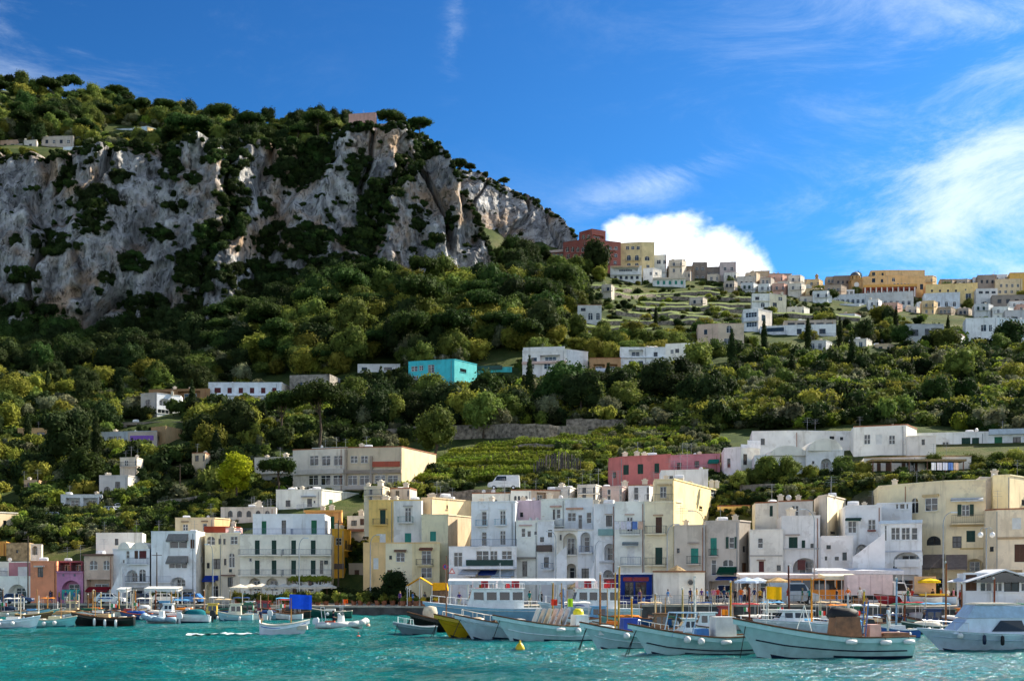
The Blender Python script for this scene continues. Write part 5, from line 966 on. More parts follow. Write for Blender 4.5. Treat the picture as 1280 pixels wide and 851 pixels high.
def pine(seed, h=11.0, w=4.0, leaves=2600):
    rg = random.Random(seed); cl = []
    for i in range(13):
        a = i * 2.4; rr = w * math.sqrt((i + .4) / 13) * .85
        cl.append(((rr * math.cos(a), rr * math.sin(a), h * .86 - (rr / w) ** 2 * 1.5 + rg.uniform(-.3, .3)), w * rg.uniform(.30, .42), .75))
    return trunk_mesh(seed, h * .68, .30, cl, 9), crown_mesh('crown', seed, cl, leaves, .27, G_PINE)
def cypress(seed, h=9.0):
    cl = [((0, 0, h * (.12 + .8 * i / 8)), max(.3, 1.05 * math.sin(math.pi * (.22 + .7 * i / 8))), 1.5) for i in range(9)]
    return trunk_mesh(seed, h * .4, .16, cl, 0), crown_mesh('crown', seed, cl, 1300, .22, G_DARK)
def shrub(seed, material, w=1.6, leaves=700, ls=.2):
    rg = random.Random(seed)
    cl = [((rg.uniform(-.6, .6) * w, rg.uniform(-.6, .6) * w, rg.uniform(.25, .75) * w), w * rg.uniform(.4, .65), .85) for i in range(6)]
    return trunk_mesh(seed, w * .5, .07, cl, 3), crown_mesh('crown', seed, cl, leaves, ls, material)
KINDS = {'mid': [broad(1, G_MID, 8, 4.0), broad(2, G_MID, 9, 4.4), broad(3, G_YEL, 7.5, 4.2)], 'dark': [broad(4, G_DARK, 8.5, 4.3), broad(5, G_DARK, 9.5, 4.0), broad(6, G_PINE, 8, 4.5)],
         'olive': [broad(7, G_OLIVE, 5.5, 3.2, 10, 2000, .24), broad(8, G_OLIVE, 6, 3.4, 11, 2000, .24)], 'yel': [broad(9, G_YEL, 7, 3.8), broad(10, G_YEL, 6, 3.6)], 'pine': [pine(11), pine(12, 12.5, 5.2, 3000), pine(13, 9.5, 4.0)],
         'cyp': [cypress(14), cypress(15, 11)], 'lime': [broad(16, G_LIME, 12, 3.6, 14, 3200, .26)],
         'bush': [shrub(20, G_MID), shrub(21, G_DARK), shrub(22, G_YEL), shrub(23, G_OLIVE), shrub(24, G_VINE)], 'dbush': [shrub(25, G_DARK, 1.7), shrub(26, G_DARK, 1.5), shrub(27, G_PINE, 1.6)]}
FIRST = {}
def plant(kind, vi, loc, s, label, cat, group=None, name=None, sq=1.0):
    tm, cm = KINDS[kind][vi % len(KINDS[kind])]
    t = thing(name or 'tree', label, cat, loc, rnd.uniform(0, 6.28), group); a_ = rnd.uniform(.85, 1.18); t.scale = (s * a_, s / a_, s * sq * rnd.uniform(.88, 1.22))
    obj('trunk', tm, t); c = obj('crown', cm, t); FIRST.setdefault((kind, vi % len(KINDS[kind])), c)
    return t
KW = {'dark': 'dark green', 'mid': 'green', 'olive': 'silvery', 'yel': 'yellowish green', 'pine': 'dark'}
def blocked(px, py, hw, hpx, Y, keep=0.0):
    """would a plant of half width hw, height hpx (photo pixels), standing at px,py hide a building behind it, or stand inside one?"""
    for (x0, y0, x1, y1, Yh) in BOXES:
        if Yh > Y - 1 and Yh < Y + 260 and px + hw > x0 and px - hw < x1 and py - hpx < y1 - keep and py > y0: return True
        if Yh - 2 < Y < Yh + 10 and x0 - 2 < px < x1 + 2 and py > y0 - 25: return True
    return False
STUFF = {}
def spot(px, py):
    Y = hit(px, py)
    if not Y: return None
    return Y, H(px, Y)
def inpoly(x, y, pl):
    c = False
    for (ax, ay), (bx, by) in zip(pl, pl[1:] + pl[:1]):
        if (ay > y) != (by > y) and x < (bx - ax) * (y - ay) / (by - ay) + ax: c = not c
    return c
def scatter(poly, step, kinds, size, label=None, cat='tree', group=None, stuffname=None, name=None, jit=.45, prob=1.0, ymin=150, hpx=8.0, keep=0.0, force=False):
    """plants over a photo region, on a jittered lattice of photo pixels; far ones go to a stuff mass"""
    xs = [p[0] for p in poly]; ys = [p[1] for p in poly]; y = min(ys); row = 0; cnt = 0
    while y < max(ys):
        x = min(xs) + (row % 2) * step * .5
        while x < max(xs):
            px = x + rnd.uniform(-jit, jit) * step; py = y + rnd.uniform(-jit, jit) * step * .6; x += step
            if not inpoly(px, py, poly) or rnd.random() > prob: continue
            sp = hit(px, py, ymin)
            if not sp: continue
            Y = sp; z = H(px, Y); k = rnd.choice(kinds); s = rnd.uniform(*size)
            hw = 3.6 * s * F / Y if k not in ('bush', 'dbush') else 1.4 * s * F / Y
            hp = (8.5 if k not in ('bush', 'dbush') else 2.2) * s * F / Y
            if not force and blocked(px, py, hw, hp, Y, keep): continue
            loc = ((px - 640) / F * Y, Y, z - .2); cnt += 1
            if stuffname: STUFF.setdefault((stuffname, k), []).append((loc, s))
            else: plant(k, rnd.randint(0, 9), loc, s, ('small ' if s < lerp(size[0], size[1], .33) else 'large ' if s > lerp(size[0], size[1], .67) else '') + KW[k] + ' ' + label, cat, group, name)
        y += step * .62; row += 1
    return cnt
# --- single trees one can point at
def one(px, py, kind, vi, s, label, name='tree', cat='tree', sq=1.0, group=None, Y=None):
    Y = Y or hit(px, py); return plant(kind, vi, ((px - 640) / F * Y, Y, (H(px, Y) if py is None else min(H(px, Y), CH + (HY - py) / F * Y)) - .2), s, label, cat, group, name, sq)
one(296, 622, 'lime', 0, .82, 'bright yellow green tree beside the school', Y=222)
one(400, 552, 'pine', 1, 1.15, 'broad umbrella pine with a dense dark crown above the school', 'pine_tree', Y=262)
one(352, 556, 'pine', 0, 1.05, 'smaller umbrella pine leaning beside the broad pine above the school', 'pine_tree', Y=266)
one(348, 612, 'pine', 2, .75, 'slim dark pine in front of the school wing', 'pine_tree', Y=224)
one(492, 728, 'dark', 1, .55, 'dark leafy tree in front of the cream houses', Y=170)
one(545, 572, 'mid', 1, 1.0, 'rounded lone tree at the top of the vineyard', Y=252)
one(605, 548, 'mid', 0, 1.15, 'broad green tree beside the road wall', Y=272)
one(85, 592, 'dark', 1, 1.35, 'tall dark tree below the terraced hotel', Y=262)
one(745, 352, 'dark', 0, 1.55, 'dark tree in front of the red hotel', sq=1.25, Y=560)
one(1104, 398, 'yel', 0, 1.1, 'yellowing tree below the long white terrace building', Y=470)
one(1180, 452, 'mid', 0, 1.35, 'large green tree beside the white wedge house', Y=380)
one(1262, 448, 'dark', 1, 1.4, 'large dark tree at the right edge of the slope', Y=380)
one(1200, 486, 'mid', 1, 1.1, 'green rounded tree below the wedge house', Y=310)
one(872, 474, 'mid', 1, 1.15, 'large leafy tree beside the arched villa', Y=335)
for px, py, vi, s, Y in ((960, 606, 0, 1.0, 186), (925, 606, 1, .7, 184), (1053, 604, 0, .85, 186), (1012, 604, 2, .6, 186), (1168, 592, 1, .6, 186), (985, 606, 1, .75, 186), (1032, 605, 0, .6, 187), (1078, 602, 2, .7, 186), (940, 606, 0, .8, 186), (1128, 600, 0, .5, 184), (1215, 596, 1, .75, 188), (1245, 594, 0, .9, 190), (1272, 592, 2, .8, 190)):
    one(px, py, 'mid', vi, s * .58, 'small tree on the garden terrace in front of the white villas', group='garden trees of the white villas', Y=Y)
for px, row, s, vi in ((290, 178, 1.2, 0), (312, 176, 1.3, 1), (345, 178, 1.25, 0), (372, 178, 1.0, 2), (398, 176, 1.35, 1), (415, 174, 1.1, 0), (487, 172, 1.3, 1), (496, 172, 1.3, 0), (512, 176, 1.2, 2), (524, 176, 1.15, 1), (535, 186, .7, 0)):
    Y = 512; plant('pine', vi, ((px - 640) / F * Y, Y, CH + (HY - row) / F * Y - 1), s * .8, 'umbrella pine with a rounded crown on the edge of the high cliff', 'tree', 'pines along the cliff edge', 'pine_tree', .85)
for px, row, s in ((562, 222, .8), (574, 222, .9), (588, 222, .85), (600, 226, .6), (630, 237, .8)):
    Y = 655; plant('pine', int(px), ((px - 640) / F * Y, Y, CH + (HY - row) / F * Y - 1), s, 'wind shaped pine on top of the far rock spur', 'tree', 'pines on the rock spur', 'pine_tree', .8)
for px, row, s in ((700, 285, 1.0), (694, 276, .8), (708, 290, .8), (714, 296, .7), (690, 268, .6)):
    Y = 632; plant('dbush', int(px), ((px - 640) / F * Y, Y, CH + (HY - row) / F * Y - 1), s * 2.2, 'dark shrub on the shoulder of the rock spur', 'shrub', 'shrubs on the rock spur', 'shrub')
for px, row in ((668, 318), (676, 320), (690, 330), (446, 165)):
    Y = 600 if px > 500 else 512; plant('cyp', px, ((px - 640) / F * Y, Y, CH + (HY - row) / F * Y - 4), .9, 'slim dark cypress' + (' below the rock spur' if px > 500 else ' beside the pink cliff villa'), 'tree', 'cypresses below the rock spur' if px > 500 else None, 'cypress_tree')
for px, row in ((1023, 385), (1037, 385)):
    Y = 555; plant('pine', px, ((px - 640) / F * Y, Y, CH + (HY - row) / F * Y - 2), .95, 'dark pine standing below the chapel dome', 'tree', 'pines below the chapel', 'pine_tree')

cyl = [(470, 520), (476, 522), (655, 505), (662, 507), (760, 500), (915, 470), (990, 480), (1065, 470), (1140, 485), (1215, 505), (330, 540), (240, 520), (150, 510), (60, 500), (35, 560), (120, 600), (270, 585), (860, 505), (1010, 440), (1050, 440), (820, 410), (955, 440), (705, 470), (1120, 420), (1185, 425)]
for i, (px, py) in enumerate(cyl):
    one(px, py, 'cyp', i, rnd.uniform(.75, 1.15), ('slim dark cypress rising among the trees of the lower slope', 'slim dark cypress rising above the scrub of the upper slope')[py < 480], 'cypress_tree', 'tree', 1.0, 'cypresses of the %s slope' % ('lower', 'upper')[py < 480])
# --- belts of single trees, nearest first
nt_ = 0
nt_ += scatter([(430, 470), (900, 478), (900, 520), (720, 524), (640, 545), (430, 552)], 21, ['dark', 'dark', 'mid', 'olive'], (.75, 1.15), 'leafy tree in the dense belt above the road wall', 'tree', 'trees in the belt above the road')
nt_ += scatter([(-20, 452), (260, 460), (330, 470), (320, 560), (240, 590), (210, 600), (-20, 630)], 25, ['dark', 'mid', 'yel', 'olive', 'dark'], (.6, 1.05), 'leafy tree among the gardens and villas at the foot of the cliff', 'tree', 'garden trees at the foot of the cliff')
nt_ += scatter([(850, 440), (1290, 440), (1290, 525), (1160, 520), (900, 522)], 25, ['mid', 'yel', 'dark', 'olive', 'mid'], (.45, .8), 'bushy tree on the green slope above the white villas', 'tree', 'trees on the slope above the white villas')
# --- woods and scrub as masses
WOOD = 'wood'
scatter([(250, 470), (270, 420), (330, 408), (420, 382), (490, 364), (620, 362), (700, 366), (730, 396), (720, 425), (640, 462), (430, 475)], 11.5, ['mid', 'mid', 'yel', 'dark', 'olive', 'mid', 'pine'], (.5, 1.3), stuffname=WOOD)
scatter([(-30, 470), (-30, 424), (120, 436), (200, 415), (260, 395), (400, 358), (500, 356), (430, 378), (350, 415), (300, 446), (290, 474)], 11, ['dark'], (.6, 1.1), stuffname=WOOD, keep=-20)  # dark leaves only, so leaf colour deepens the cliff's shadow
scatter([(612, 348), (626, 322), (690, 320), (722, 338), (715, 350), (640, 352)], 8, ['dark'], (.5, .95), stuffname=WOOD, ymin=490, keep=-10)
scatter([(630, 356), (700, 346), (730, 362), (735, 395), (700, 400), (640, 368)], 10, ['dark', 'mid', 'dark'], (.7, 1.0), stuffname=WOOD)
scatter([(-30, 95), (60, 97), (150, 112), (262, 140), (280, 178), (250, 190), (-30, 190)], 10, ['mid', 'mid', 'dark', 'olive', 'pine'], (.7, 1.15), stuffname='hilltop_wood', ymin=478)
scatter([(100, 160), (290, 160), (300, 182), (110, 190)], 9, ['olive', 'olive', 'mid'], (.7, 1.0), stuffname='hilltop_wood', ymin=478)
scatter([(255, 150), (440, 160), (545, 178), (545, 190), (255, 190)], 10, ['dark', 'mid', 'dark'], (.6, 1.0), stuffname='hilltop_wood', ymin=482)
scatter([(-30, 165), (130, 160), (260, 168), (260, 186), (120, 192), (-30, 196)], 8, ['olive', 'olive', 'mid', 'dark'], (.5, .8), stuffname='hilltop_wood', ymin=478)
SH = 'hillside_scrub'
scatter([(-30, 148), (210, 150), (262, 188), (-30, 200)], 5, ['bush', 'dbush', 'bush'], (.9, 1.9), stuffname='hilltop_wood', ymin=478, prob=.9, keep=3)
scatter([(-30, 590), (120, 625), (300, 600), (345, 575), (560, 590), (590, 612), (470, 625), (345, 640), (260, 650), (160, 672), (-30, 690)], 5.5, ['bush', 'bush', 'dbush'], (.4, 1.1), stuffname=SH, prob=.9, keep=5)
scatter([(640, 600), (760, 590), (900, 585), (1000, 600), (1290, 585), (1290, 615), (900, 632), (640, 625)], 5.5, ['bush', 'bush', 'dbush'], (.35, .8), stuffname=SH, prob=.7)
scatter([(700, 340), (860, 350), (1000, 362), (1300, 366), (1300, 410), (1000, 385), (860, 362), (700, 352)], 6.5, ['bush', 'dbush', 'mid'], (.5, 1.1), stuffname=SH, prob=.75, keep=3)
scatter([(-30, 450), (280, 470), (330, 500), (520, 470), (900, 470), (900, 545), (730, 530), (520, 545), (500, 570), (330, 560), (310, 620), (180, 640), (-30, 645)], 8.5, ['bush', 'bush', 'dbush'], (.7, 1.9), stuffname=SH, prob=.95, keep=7)
scatter([(840, 415), (1300, 420), (1300, 545), (1130, 530), (900, 540), (830, 520)], 7.5, ['bush', 'bush', 'bush', 'dbush'], (.7, 2.2), stuffname=SH)
scatter([(720, 350), (860, 362), (960, 366), (1060, 380), (1160, 396), (1300, 400), (1300, 425), (900, 432), (830, 440), (720, 440)], 7.5, ['bush', 'bush', 'dbush'], (.45, 1.3), stuffname=SH, prob=.5)
scatter([(930, 375), (1060, 380), (1160, 400), (1300, 405), (1300, 430), (1050, 432), (930, 400)], 9, ['mid', 'yel', 'dark', 'olive'], (.4, .75), stuffname=SH, prob=.8)
scatter([(700, 425), (870, 440), (870, 470), (640, 478), (640, 455)], 9, ['bush', 'mid', 'dbush'], (.5, .9), stuffname=SH)
scatter([(700, 560), (760, 545), (900, 540), (905, 600), (850, 590), (770, 570), (730, 605), (640, 612), (690, 590)], 6.5, ['bush'], (.5, 1.0), stuffname=SH, prob=.8)
scatter([(900, 592), (1290, 580), (1290, 598), (900, 607)], 5, ['bush', 'bush', 'dbush'], (.3, .6), stuffname=SH, prob=.8)
scatter([(40, 640), (190, 636), (190, 655), (80, 668), (40, 668)], 5, ['bush', 'dbush'], (.4, .9), stuffname=SH, prob=.8)

for pl in ([(840, 622), (1100, 600), (1100, 616), (960, 648), (840, 648)], [(60, 668), (180, 650), (260, 640), (345, 632), (345, 645), (260, 660), (180, 675), (60, 690)], [(400, 655), (470, 640), (470, 705), (410, 705)]):
    scatter(pl, 5, ['bush', 'bush', 'dbush'], (.25, .55), stuffname=SH, prob=.8, force=True)
# --- scrub clinging to the cliff: patches read off the photograph plus the ledges in between
BLOBS = [(119, 249, 36, 18), (72, 236, 9, 8), (85, 215, 15, 24), (215, 205, 15, 28), (290, 265, 28, 52), (285, 200, 42, 26), (372, 205, 38, 38), (368, 302, 62, 32), (220, 260, 18, 14), (200, 292, 22, 14), (118, 275, 24, 22), (62, 305, 26, 20), (396, 200, 30, 34),
         (530, 190, 26, 12), (505, 212, 30, 18), (488, 235, 34, 22), (468, 262, 30, 32), (455, 300, 34, 26), (526, 262, 18, 10), (562, 270, 9, 22), (545, 302, 12, 14), (520, 284, 14, 10), (430, 330, 60, 16), (250, 340, 40, 40), (320, 350, 60, 30), (170, 330, 30, 14), (30, 345, 30, 12), (10, 385, 40, 16), (60, 395, 30, 14), (180, 395, 40, 40), (130, 350, 20, 10), (262, 300, 26, 30), (20, 300, 14, 10), (150, 220, 14, 12), (240, 225, 10, 10), (330, 260, 10, 20), (450, 215, 18, 40), (415, 340, 50, 14)]
def cliff_scrub(data, ramp_rows, extra, big):
    cols, pts = data; rows = max(j for _, j in pts) + 1; r2 = random.Random(5)
    for i in range(len(cols)):
        for j in range(0, rows):
            X, Y, z = pts[i, j]; px, py = pxy(X, Y, z)
            if px < -40 or px > 730: continue
            m = max([0] + [1 - math.hypot((px - b[0]) / b[2], (py - b[1]) / b[3]) for b in BLOBS]) if big else 0
            nz_ = noise.noise(Vector((X * .07, z * .06, 1.7))) + .5 * noise.noise(Vector((X * .2, z * .2, 4)))
            p = 0.0
            w_ = m * 1.7 + .75 * nz_ + .25 * noise.noise(Vector((X * .5, z * .5, 9)))
            if m > 0 and w_ > .34: p = .10 * min(1, .35 + (w_ - .34) * 2)
            if nz_ > extra: p = max(p, .06)
            if noise.noise(Vector((X * .33, z * .3, 2))) > .36: p = max(p, .045)
            if j > rows - 9: p = max(p, .14)
            if r2.random() < p: STUFF.setdefault(('cliff_scrub', 'dbush'), []).append(((X, Y - .3, z - .8), r2.uniform(.45, 1.35) * (1.15 if m > .25 else .75)))
cliff_scrub(C1, 170, .52, True); cliff_scrub(C2, 70, .55, False)

# --- masses as instanced geometry, one object per kind of plant
def mass(name, items, kinds_obj):
    me = bpy.data.meshes.new(name); me.from_pydata([i[0] for i in items], [], [])
    a = me.attributes.new('sz', 'FLOAT_VECTOR', 'POINT'); a.data.foreach_set('vector', [v for i in items for v in (i[1] * rnd.uniform(.8, 1.25), i[1] * rnd.uniform(.8, 1.25), i[1] * rnd.uniform(.75, 1.4))])
    b = me.attributes.new('turn', 'FLOAT', 'POINT'); b.data.foreach_set('value', [rnd.uniform(0, 6.28) for i in items])
    d = me.attributes.new('pick', 'INT', 'POINT'); d.data.foreach_set('value', [rnd.randrange(len(kinds_obj)) for i in items])
    o = obj(name, me); ng = bpy.data.node_groups.new(name, 'GeometryNodeTree')
    ng.interface.new_socket('Geometry', in_out='INPUT', socket_type='NodeSocketGeometry'); ng.interface.new_socket('Geometry', in_out='OUTPUT', socket_type='NodeSocketGeometry')
    gi = ng.nodes.new('NodeGroupInput'); go = ng.nodes.new('NodeGroupOutput'); iop = ng.nodes.new('GeometryNodeInstanceOnPoints')
    jn = ng.nodes.new('GeometryNodeGeometryToInstance')
    for c in reversed(kinds_obj):
        oi = ng.nodes.new('GeometryNodeObjectInfo'); oi.inputs[0].default_value = c; ng.links.new(oi.outputs['Geometry'], jn.inputs[0])
    def at(n, ty):
        x = ng.nodes.new('GeometryNodeInputNamedAttribute'); x.data_type = ty; x.inputs[0].default_value = n; return x.outputs[0]
    cx = ng.nodes.new('ShaderNodeCombineXYZ'); ng.links.new(at('turn', 'FLOAT'), cx.inputs[2])
    e2r = ng.nodes.new('FunctionNodeEulerToRotation'); ng.links.new(cx.outputs[0], e2r.inputs[0])
    ng.links.new(gi.outputs[0], iop.inputs['Points']); ng.links.new(jn.outputs[0], iop.inputs['Instance']); iop.inputs['Pick Instance'].default_value = True
    ng.links.new(at('pick', 'INT'), iop.inputs['Instance Index']); ng.links.new(e2r.outputs[0], iop.inputs['Rotation']); ng.links.new(at('sz', 'FLOAT_VECTOR'), iop.inputs['Scale'])
    ng.links.new(iop.outputs[0], go.inputs[0])
    mod = o.modifiers.new('instances', 'NODES'); mod.node_group = ng
    return o
def crowns(kind):
    r = []
    for i, (tm, cm) in enumerate(KINDS[kind]):
        if (kind, i) not in FIRST: raise RuntimeError('no single plant of kind %s %d' % (kind, i))
        r.append(FIRST[kind, i])
    return r
MASSLAB = {('wood', 'mid'): ('green broadleaf crowns filling the wood below the cliff', 'wood'), ('wood', 'dark'): ('dark shaded tree crowns packed against the foot of the cliff', 'wood'), ('wood', 'yel'): ('yellowish green crowns dotted through the wood below the cliff', 'wood'), ('wood', 'olive'): ('grey green crowns dotted through the wood below the cliff', 'wood'),
           ('cliff_scrub', 'dbush'): ('dark scrub clinging to the ledges and cracks of the cliffs', 'scrub')}
def flush_masses():
    for (n, k), it in STUFF.items():
        o = mass(n, it, crowns(k)); lb = MASSLAB.get((n, k))
        if not lb:
            kd = {'pine': 'dark rounded', 'mid': 'green leafy', 'dark': 'dark green', 'yel': 'yellow green', 'olive': 'silvery olive', 'bush': 'mixed low', 'dbush': 'dark low'}[k]
            lb = (kd + (' crowns covering the hilltop above the cliff' if n == 'hilltop_wood' else ' bushes covering the terraced hillside'), 'wood' if n == 'hilltop_wood' else 'scrub')
        stuff(o, *lb)
# every kind needs one single plant the masses take their crown from
for i, (px, py) in enumerate(((700, 415), (860, 425), (1010, 425), (1085, 430), (1075, 415))):
    one(px, py, 'bush', i, 1.6, ['green shrub beside the terraces', 'dark shrub beside the pink church', 'yellowish shrub below the wide white house', 'silvery shrub below the arcade foot', 'bright leafy shrub below the orange palazzo'][i], 'shrub', 'shrub')
for i, px in enumerate((905, 1115, 1235)): one(px, 560 - i * 10, 'dbush', i, .9, ['dark shrub behind the curved parapet villa', 'dark shrub behind the tall villa block', 'dark shrub behind the wide villa'][i], 'shrub', 'shrub')
flush_masses()
print('single belt trees', nt_, {k: len(v) for k, v in STUFF.items()})
# ------------------------------------------------------------------ terraces, retaining walls, vine rows
DRY = mat('dry_stone', (.26, .22, .17), .95, .5, 1.3, .9, 3.0, streak=.15); GRASS = mat('terrace_grass', (.13, .175, .035), .95, .35, .9, .5, 5)
def terrace(px0, px1, row0, row1, h, dep, label, group=None, grass=True, name='terrace_wall', cat='wall', ymin=150, Yfix=None):
    """a dry stone wall following the slope between two photo points, with the level strip of ground behind it"""
    n = max(4, int(abs(px1 - px0) / 6)); wall = MB(); top = MB(); cap = MB(); o0 = None; prev = None
    for i in range(n + 1):
        px = lerp(px0, px1, i / n); row = lerp(row0, row1, i / n) + .2 * math.sin(i * .7)
        Y = Yfix + (i / n) * 0 if Yfix else hit(px, row, ymin)
        if not Y: continue
        if prev: Y = lerp(prev, Y, .22)
        prev = Y
        z = H(px, Y) if not Yfix else CH + (HY - row) / F * Y; X = (px - 640) / F * Y
        if o0 is None: o0 = Vector((X, Y, z - 1))
        hz_ = h + .18 * noise.noise(Vector((X * .4, Y, 0)))
        q = [(X, Y, z - 1), (X, Y + .1, z + hz_), (X * (Y + .5) / Y, Y + .5, z + hz_), (X * (Y + dep) / Y, Y + dep, z + hz_ + 1.5)]
        q = [tuple(Vector(a) - o0) for a in q]
        wall.v += q[:3]; top.v += [(q[2][0], q[2][1], q[2][2] - .05), q[3]]
    k = len(wall.v) // 3
    for i in range(k - 1):
        for j in range(2): wall.f.append((3 * i + j, 3 * i + 3 + j, 3 * i + 4 + j, 3 * i + j + 1)); wall.m.append(0)
        top.f.append((2 * i, 2 * i + 2, 2 * i + 3, 2 * i + 1)); top.m.append(0)
    if k < 2: return
    t = thing(name, label, cat, o0, 0, group); wall.build('stonework', DRY, t)
    if grass: top.build('grass_strip', GRASS, t)
    return t
def hedge_mesh(seed, ln, h=1.3, d=.7, material=None, n=None, ls=.16):
    rg = random.Random(seed); cl = []
    m = int(ln / (h * .55))
    for i in range(m): cl.append((((i + .5) * ln / m, rg.uniform(-.15, .15), h * rg.uniform(.5, .66)), h * rg.uniform(.36, .5), 1.0))
    return crown_mesh('leaves', seed, cl, n or int(ln * 70), ls, material or G_VINE)
VINES = [hedge_mesh(40 + i, 12.0, 1.5, .7) for i in range(3)]
POSTM = None
def vine_row(p0, p1, label, group):
    global POSTM
    p0, p1 = Vector(p0), Vector(p1); d = p1 - p0; n = max(1, round(d.length / 12))
    t = thing('vine_row', label, 'vines', p0, 0, group)
    for i in range(n):
        o = obj('vine', VINES[i % 3], t, d * (i / n)); o.rotation_euler = (0, -math.atan2(d.z, math.hypot(d.x, d.y)), math.atan2(d.y, d.x)); s = d.length / n / 12; o.scale = (s, 1, 1)
    m = MB()
    for i in range(int(d.length / 3) + 1): q = d * min(1, (i * 3) / d.length); m.bar(q, q + Vector((0, 0, 1.7)), .05, 4)
    m.build('stakes', BARK, t)
ORD = 'first second third fourth fifth sixth seventh eighth ninth tenth eleventh twelfth thirteenth fourteenth fifteenth sixteenth seventeenth eighteenth'.split()
vl = [(518, 640, 604), (520, 690, 596.5), (532, 700, 589), (545, 720, 581.5), (556, 740, 574), (590, 770, 566), (640, 800, 559), (690, 850, 552.5), (740, 900, 547)]
for i, (a, b, row) in enumerate(vl):
    for j in range(2):
        r_ = row - j * 3.4
        Ya, Yb_ = hit(a + 4 * j, r_), hit(b - 4 * j, r_ - 3)
        if not Ya or not Yb_: continue
        Yb_ = Ya + max(-10, min(10, Yb_ - Ya))
        pts = [W(0, 0, 1)] and [(((x - 640) / F * Y), Y, H(x, Y) - .1) for x, Y in ((a + 4 * j, Ya), ((a + b) / 2, (Ya + Yb_) / 2), (b - 4 * j, Yb_))]
        for k_ in range(2):
            vine_row(pts[k_], pts[k_ + 1], '%s staked vine row up from the waterfront, half %s' % (ORD[i * 2 + j], ('towards the school', 'towards the red house')[k_]), 'vine rows of the terraced vineyard')
    if i % 2 == 0 and i < 8: terrace(a, b, row + 3.5, row + .5, .7, 1.2, 'low dry stone wall between the vine rows', 'low walls of the vineyard', False)
# road wall and garden walls
terrace(440, 735, 553, 548, 3.0, 5, 'long grey stone wall along the road above the vineyard', None, False, 'road_wall')
terrace(708, 832, 537, 533, 2.2, 4, 'grey plastered garden wall with pale coping above the road', None, False, 'garden_wall')
terrace(835, 925, 534, 530, 1.6, 4, 'short stone wall beside the garden wall', None, False, 'garden_wall')
terrace(250, 520, 537, 545, 2.6, 5, 'stone wall under the umbrella pines', None, False, 'road_wall')
terrace(925, 1068, 626, 625, 2.4, 5, 'brown plastered retaining wall under the villa gardens', None, False, 'retaining_wall', Yfix=183)
terrace(30, 122, 690, 688, 3.4, 4, 'rubble retaining wall below the parked cars', None, False, 'retaining_wall', Yfix=212)
terrace(196, 262, 641, 634, 2.0, 4, 'sloping grey stone wall above the white hotel', None, False, 'retaining_wall')
terrace(545, 620, 632, 626, 2.0, 3, 'dark stone wall at the foot of the vineyard', None, False, 'retaining_wall', Yfix=200)
for i, (a, b, r0, r1) in enumerate([(724, 830, 412, 421), (724, 842, 418, 427), (726, 800, 424, 431), (726, 790, 430, 435), (745, 930, 404, 409), (770, 905, 394, 397), (800, 960, 383, 386), (820, 960, 376, 379), (750, 900, 368, 371), (795, 960, 389, 392), (835, 945, 400, 404), (960, 1075, 396, 402), (1020, 1120, 411, 414), (720, 790, 358, 362), (880, 960, 363, 366)]):
    terrace(a, b, r0, r1, 1.5, 4.4, 'grassed field terrace with a dark dry stone wall below the ridge town', 'field terraces below the town')
# dark palisade of dead canes above the pink house
t = thing('cane_fence', 'leaning palisade of grey dry canes in the vineyard', 'fence', W(668, 601, 226))
for i in range(26):
    x = i * .32; m = MB(); hz_ = 3.2 + 1.6 * math.sin(i * .12) + rnd.uniform(-.3, .3); m.bar((x, rnd.uniform(-.1, .1), -1), (x + rnd.uniform(-.1, .2), rnd.uniform(0, .4), hz_ + i * .02), .15, 5, .1); m.build('cane', mat('dry_cane', (.13, .11, .10), .9, .35, 3, .4, 8), t)
# ------------------------------------------------------------------ boats
WOOD_M = mat('varnished_wood', (.20, .085, .035), .4, .3, 3, spec=.4); ROPE = paint('2B2A28', .9); STEEL = mat('steel', (.55, .56, .58), .3, .1, 2, metal=.8); RUBBER = paint('1C1D1F', .7); DECKM = mat('deck', (.50, .46, .38), .7, .2, 2); FEND = paint('E3E1DA'); CUSH = paint('C9C0AE', .8)
def hull_geo(L_, B, hb, hs, hm, rake, trans=.82, n=22, m=9, keel=-.5):
    S = []
    for i in range(n):
        t = i / (n - 1); b = B / 2 * ((1 - ((t - .42) / .58) ** 2.5) if t > .42 else lerp(trans, 1, math.sin(t / .42 * math.pi / 2)))
        b = max(b, .03); s = hm + (hb - hm) * max(0, (t - .3) / .7) ** 1.8 + (hs - hm) * max(0, (.35 - t) / .35) ** 2
        k = keel if t < .8 else lerp(keel, keel * .4, (t - .8) / .2); p = lerp(.38, .95, t ** 1.5); sec = []
        for j in range(m):
            v = j / (m - 1); sec.append((-L_ / 2 + t * (L_ - rake) + rake * v ** 1.15 * t ** 3, b * v ** p, lerp(k, s, v)))
        S.append(sec)
    return S
